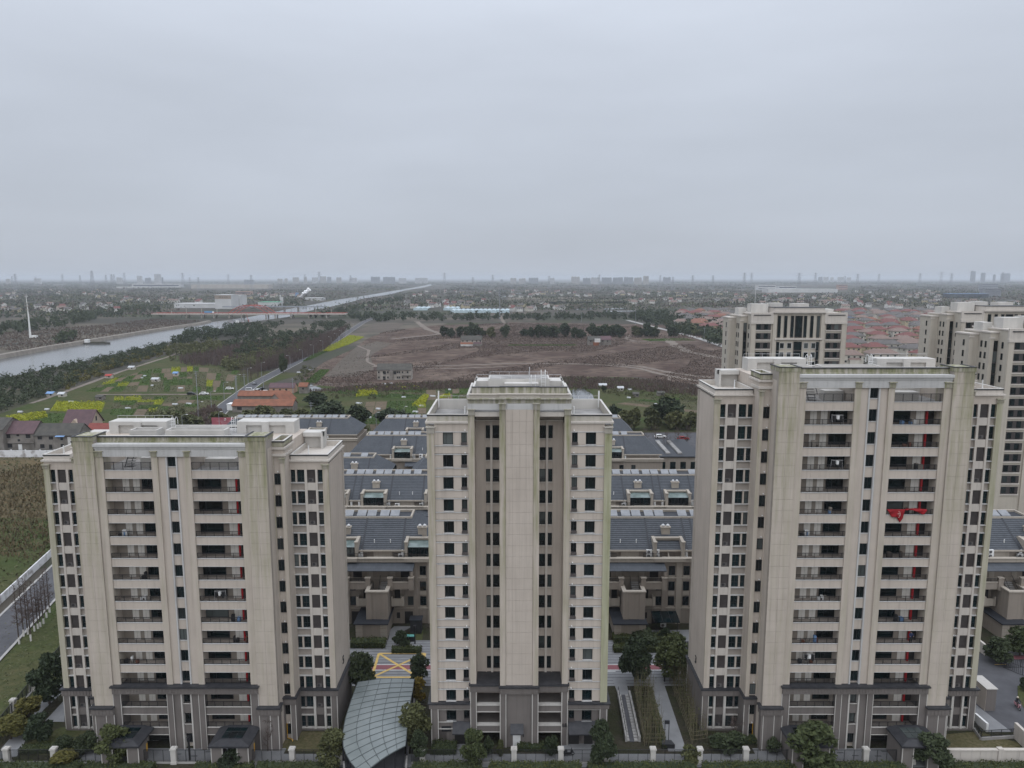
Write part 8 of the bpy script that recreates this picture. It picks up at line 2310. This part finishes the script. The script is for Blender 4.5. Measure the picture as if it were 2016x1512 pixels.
# a person: one skinned body, then hair
def person_mesh(pose, mats):
    """pose: dict of joints; mats: skin, top, trousers by height split"""
    J = pose
    names = list(J); idx = {n: i for i, n in enumerate(names)}
    E = [('pelvis', 'chest'), ('chest', 'neck'), ('neck', 'head'), ('head', 'crown'), ('chest', 'lsh'), ('lsh', 'lel'), ('lel', 'lha'), ('chest', 'rsh'), ('rsh', 'rel'), ('rel', 'rha'), ('pelvis', 'lhi'), ('lhi', 'lkn'), ('lkn', 'lan'), ('lan', 'lto'), ('pelvis', 'rhi'), ('rhi', 'rkn'), ('rkn', 'ran'), ('ran', 'rto')]
    me = bpy.data.meshes.new('body'); me.from_pydata([J[n] for n in names], [(idx[a], idx[b]) for a, b in E], [])
    o = bpy.data.objects.new('tmp', me); COL.objects.link(o)
    o.modifiers.new('s', 'SKIN'); o.modifiers.new('u', 'SUBSURF').levels = 1
    R = {'pelvis': .16, 'chest': .18, 'neck': .06, 'head': .105, 'crown': .09, 'lsh': .075, 'rsh': .075, 'lel': .055, 'rel': .055, 'lha': .042, 'rha': .042, 'lhi': .1, 'rhi': .1, 'lkn': .07, 'rkn': .07, 'lan': .05, 'ran': .05, 'lto': .045, 'rto': .045}
    if not me.skin_vertices: bpy.context.view_layer.objects.active = o
    sv = me.skin_vertices[0].data
    for n in names: sv[idx[n]].radius = (R[n], R[n] * (.75 if n in ('chest', 'pelvis') else 1))
    sv[idx['pelvis']].use_root = True
    dg = bpy.context.evaluated_depsgraph_get(); dg.update()
    m2 = bpy.data.meshes.new_from_object(o.evaluated_get(dg))
    bpy.data.objects.remove(o, do_unlink=True)
    m2.materials.clear()
    for k in mats: m2.materials.append(k)
    zn, zp = J['neck'][2], J['pelvis'][2]
    ha = [Vector(J['lha']), Vector(J['rha'])]
    for p in m2.polygons:
        c = p.center
        p.use_smooth = True
        p.material_index = 0 if (c.z > zn + 0.02 or min((c - h).length for h in ha) < 0.09) else (1 if c.z > zp - 0.02 else 2)
    return m2
SKINM = simple('skin', (0.42, 0.27, 0.20)); HAIR = simple('black_hair', (0.012, 0.011, 0.011))
def hair_mesh(hd, r=.125):
    bm_ = bmesh.new(); bmesh.ops.create_uvsphere(bm_, u_segments=12, v_segments=8, radius=r)
    bmesh.ops.delete(bm_, geom=[v_ for v_ in bm_.verts if v_.co.z < -0.02 and v_.co.y < 0.02], context='VERTS')
    for v_ in bm_.verts: v_.co += Vector(hd)
    me = bpy.data.meshes.new('hair'); bm_.to_mesh(me); bm_.free(); return me
stand = {'pelvis': (0, 0, .95), 'chest': (0, -.02, 1.32), 'neck': (0, -.03, 1.5), 'head': (0, -.05, 1.6), 'crown': (0, -.05, 1.68), 'lsh': (.19, -.02, 1.4), 'lel': (.27, -.08, 1.15), 'lha': (.2, -.32, 1.08), 'rsh': (-.19, -.02, 1.4), 'rel': (-.27, -.08, 1.15), 'rha': (-.2, -.32, 1.08), 'lhi': (.1, 0, .88), 'lkn': (.11, -.03, .5), 'lan': (.11, .02, .1), 'lto': (.12, -.12, .05), 'rhi': (-.1, 0, .88), 'rkn': (-.11, -.03, .5), 'ran': (-.11, .02, .1), 'rto': (-.12, -.12, .05)}
navy = simple('navy_jacket', (0.03, 0.045, 0.11)); darkt = simple('dark_trousers', (0.025, 0.025, 0.03))
P1 = at(1803, 1262, 93.6)
zfl = 3.0 * 5
T = thing('person', (53.95, 93.75, zfl), 'person in a navy jacket standing at the right tower\'s balcony railing', 'person')
ob('body', person_mesh(stand, [SKINM, navy, darkt]), T); hm = hair_mesh((0, -.04, 1.64)); hm.materials.append(HAIR); ob('hair', hm, T)
# scooter and rider on the right-hand road
def scooter(loc, rz, paint, label, box=None):
    T = thing('scooter', loc, label, 'scooter', rz=rz)
    for x in (-.62, .66):
        w_ = MB().tube((x, -.055, .24), (x, .055, .24), .24, None, 14).build('wheel', M['black'], T)
        MB().tube((x, -.06, .24), (x, .06, .24), .12, None, 10).build('rim', M['steel'], w_)
    MB().extrude_x([(-.14, .3), (-.16, .62), (-.1, .74), (.1, .74), (.16, .62), (.14, .3)][::-1], -.85, -.1).build('rear_body', paint, T)
    MB().extrude_x([(-.17, .26), (-.17, .34), (.17, .34), (.17, .26)][::-1], -.1, .42).build('footboard', M['black'], T)
    b = MB(); b.poly([(.40, -.2, .3), (.40, .2, .3), (.55, .16, .95), (.55, -.16, .95)]); b.poly([(.46, .2, .3), (.46, -.2, .3), (.61, -.16, .95), (.61, .16, .95)]); b.poly([(.40, .2, .3), (.46, .2, .3), (.61, .16, .95), (.55, .16, .95)]); b.poly([(.46, -.2, .3), (.40, -.2, .3), (.55, -.16, .95), (.61, -.16, .95)]); b.poly([(.55, -.16, .95), (.55, .16, .95), (.61, .16, .95), (.61, -.16, .95)])
    b.build('front_shield', paint, T)
    MB().tube((.66, 0, .24), (.55, 0, 1.02), .04).tube((.5, -.33, 1.06), (.5, .33, 1.06), .02).build('handlebar', M['black'], T)
    MB().box(-.8, -.12, -.14, .14, .74, .83).build('seat', M['black'], T)
    MB().tube((.62, 0, .86), (.68, 0, .86), .08, .06, 8).build('headlight', M['steel'], T)
    for y in (-.3, .3): MB().tube((.5, y, 1.06), (.48, y * 1.1, 1.24), .012).tube((.48, y * 1.1, 1.24), (.46, y * 1.1, 1.24), .05).build('mirror', M['black'], T)
    if box: MB().box(-1.1, -.7, -.24, .24, .86, 1.28).build('top_box', box, T)
    return T
pink = simple('pink_scooter_paint', (0.52, 0.27, 0.30))
gs = gp(2003, 1395)
sc_rz = -1.75
scooter((gs[0], gs[1], 0.06), sc_rz, pink, 'pink scooter being ridden on the road at the right edge')
ride = {'pelvis': (-.4, 0, .92), 'chest': (-.3, 0, 1.28), 'neck': (-.26, 0, 1.45), 'head': (-.22, 0, 1.56), 'crown': (-.22, 0, 1.66), 'lsh': (-.28, .19, 1.36), 'lel': (-.02, .3, 1.18), 'lha': (.45, .3, 1.08), 'rsh': (-.28, -.19, 1.36), 'rel': (-.02, -.3, 1.18), 'rha': (.45, -.3, 1.08), 'lhi': (-.32, .1, .88), 'lkn': (.1, .14, .8), 'lan': (.18, .12, .42), 'lto': (.3, .12, .38), 'rhi': (-.32, -.1, .88), 'rkn': (.1, -.14, .8), 'ran': (.18, -.12, .42), 'rto': (.3, -.12, .38)}
T = thing('person', (gs[0], gs[1], 0.06), 'rider in a dark jacket and pale helmet on the pink scooter', 'person', rz=sc_rz)
ob('body', person_mesh(ride, [SKINM, darkt, darkt]), T)
bm_ = bmesh.new(); bmesh.ops.create_uvsphere(bm_, u_segments=14, v_segments=9, radius=.15)
bmesh.ops.delete(bm_, geom=[v_ for v_ in bm_.verts if v_.co.z < -0.06], context='VERTS')
for v_ in bm_.verts: v_.co += Vector((-.22, 0, 1.63))
me = bpy.data.meshes.new('helmet'); bm_.to_mesh(me); bm_.free(); me.materials.append(simple('pale_helmet', (0.5, 0.44, 0.36))); ob('helmet', me, T)
gs = gp(1118, 1488); scooter((gs[0], gs[1], 0.06), 0.2, M['black'], 'black scooter with a red top box parked behind the fence below the number 68', simple('red_top_box', (0.35, 0.03, 0.025)))
# red banners hung over a balcony rail of the right tower
clothm = simple('red_banner_cloth', (0.25, 0.008, 0.013), (0.18, 0.006, 0.010), 1.5, 0.8)
rail_z = 33.0 + 0.99
def drape(name, pts_top, pts_bot, label, nx=18, ny=8):
    T = thing(name, (46.4, 93.0, 33.0), label, 'banner')
    v, f = [], []
    for j in range(ny + 1):
        for i in range(nx + 1):
            u, t = i / nx, j / ny
            a = np.interp(u, [p[0] for p in pts_top], [p[1] for p in pts_top]); za = np.interp(u, [p[0] for p in pts_top], [p[2] for p in pts_top])
            zb = np.interp(u, [p[0] for p in pts_bot], [p[2] for p in pts_bot]); c = np.interp(u, [p[0] for p in pts_bot], [p[1] for p in pts_bot])
            x = a + (c - a) * t; z = za + (zb - za) * t
            y = 0.10 - 0.14 * min(1, t * 3) + 0.09 * math.sin(u * 15 + t * 4 + math.sin(u * 7)) * min(1, t * 2)
            v.append((x, y, z))
    for j in range(ny):
        for i in range(nx): a = j * (nx + 1) + i; f.append((a, a + 1, a + nx + 2, a + nx + 1))
    me = bpy.data.meshes.new('cloth'); me.from_pydata(v, [], f); me.materials.append(clothm)
    for p_ in me.polygons: p_.use_smooth = True
    o = ob('cloth', me, T)
    md = o.modifiers.new('thick', 'SOLIDIFY'); md.thickness = 0.012
    return T
T = drape('red_banner', [(0, 2.65, 1.02), (1, 5.0, 1.02)], [(0, 2.75, 0.85), (0.3, 3.3, 0.0), (0.6, 3.95, -0.02), (0.78, 4.45, -0.78), (0.9, 4.75, -0.1), (1, 4.98, 0.95)], 'large red banner with a pale emblem hanging over a right tower balcony')
MB().path([(4.15 + .2 * math.cos(a), -0.12, .38 + .42 * math.sin(a)) for a in np.linspace(1.8, -1.7, 9)], .035, 4).path([(4.1, -.12, .6), (4.25, -.12, .2)], .03, 4).path([(3.95, -.12, .45), (4.3, -.12, .5)], .03, 4).build('emblem', simple('pale_print', (0.55, 0.33, 0.30)), T)
drape('red_banner', [(0, 5.05, 1.06), (0.5, 6.2, 1.14), (1, 7.9, 1.02)], [(0, 5.1, 0.92), (0.4, 6.0, 0.95), (0.6, 6.6, 0.72), (0.85, 7.4, 0.3), (1, 7.8, 0.75)], 'long red banner draped along the same right tower balcony rail')
# belongings on balconies
def clutter(x, y, z, seed, label):
    rr = random.Random(seed)
    T = thing('balcony_goods', (x, y, z), label, 'household goods')
    for i in range(rr.randint(2, 4)):
        dx = rr.uniform(-1, 1); w = rr.uniform(.25, .5); h = rr.uniform(.4, 1.1)
        mt = [M['door_brown'], M['roof_rust'], M['black'], M['blue_sheet'], M['white'], M['bark']][rr.randrange(6)]
        MB().prism([(dx - w/2, -.2), (dx + w/2, -.22), (dx + w/2 - .04, .2), (dx - w/2 + .03, .22)], 0, h).build(['box', 'cabinet', 'stool'][i % 3], mt, T)
for (tw, N_, cx_) in (('left', 13, -44.2), ('right', 16, 46.4)):
    for k in range(4, N_):
        for s, nm in ((-1, 'left'), (1, 'right')):
            if random.random() < 0.4:
                clutter(cx_ + s * random.uniform(4, 7.6), 93.9, 3.0 * k, k * 7 + s, 'household goods on the %s balcony of the %s tower, %s storey' % (nm, tw, ordn(k + 1)))
def airer(x, z, label):
    T = thing('clothes_airer', (x, 93.8, z), label, 'clothes airer')
    b = MB()
    for dx in (-.7, .7): b.tube((dx, -.2, 0), (dx, .15, 1.5), .02, None, 5).tube((dx, .5, 0), (dx, .15, 1.5), .02, None, 5)
    for y in (-.15, .1, .35): b.tube((-.7, y, 1.4), (.7, y, 1.4), .015, None, 5)
    b.build('frame', M['steel'], T)
    for i, (dx, w, h, mt) in enumerate(((-.45, .3, .8, M['black']), (0, .35, .6, M['white']), (.45, .3, .9, M['black']))):
        MB().poly([(dx - w/2, -.16, 1.4), (dx + w/2, -.15, 1.4), (dx + w/2 - .03, -.2, 1.4 - h), (dx - w/2 + .02, -.13, 1.4 - h)]).poly([(dx - w/2, .12, 1.4), (dx + w/2, .1, 1.4), (dx + w/2, .12, 1.4 - h * .8), (dx - w/2, .1, 1.4 - h * .8)]).build('garment', mt, T)
airer(46.4 - 6.0, 12.0, 'clothes airer with dark washing low on the right tower\'s left balcony'); airer(46.4 - 3.9, 39.0, 'clothes airer high on the right tower\'s left balcony'); airer(46.4 - 4.2, 45.0, 'clothes airer on the right tower\'s topmost left balcony'); airer(-44.2 + 5, 21.0, 'clothes airer on the left tower\'s right balcony')

# ================================================================== haze: the damp air over the plain
m = bpy.data.materials.new('haze_air'); m.use_nodes = True
m.node_tree.nodes.clear()
o_ = m.node_tree.nodes.new('ShaderNodeOutputMaterial'); v_ = m.node_tree.nodes.new('ShaderNodeVolumePrincipled')
v_.inputs['Color'].default_value = (0.72, 0.77, 0.84, 1); v_.inputs['Density'].default_value = 0.00008; v_.inputs['Anisotropy'].default_value = 0.0
m.node_tree.links.new(v_.outputs[0], o_.inputs['Volume'])
MB().box(-46000, 46000, -1600, 51000, -1.5, 130).build('haze', m, kind='stuff')
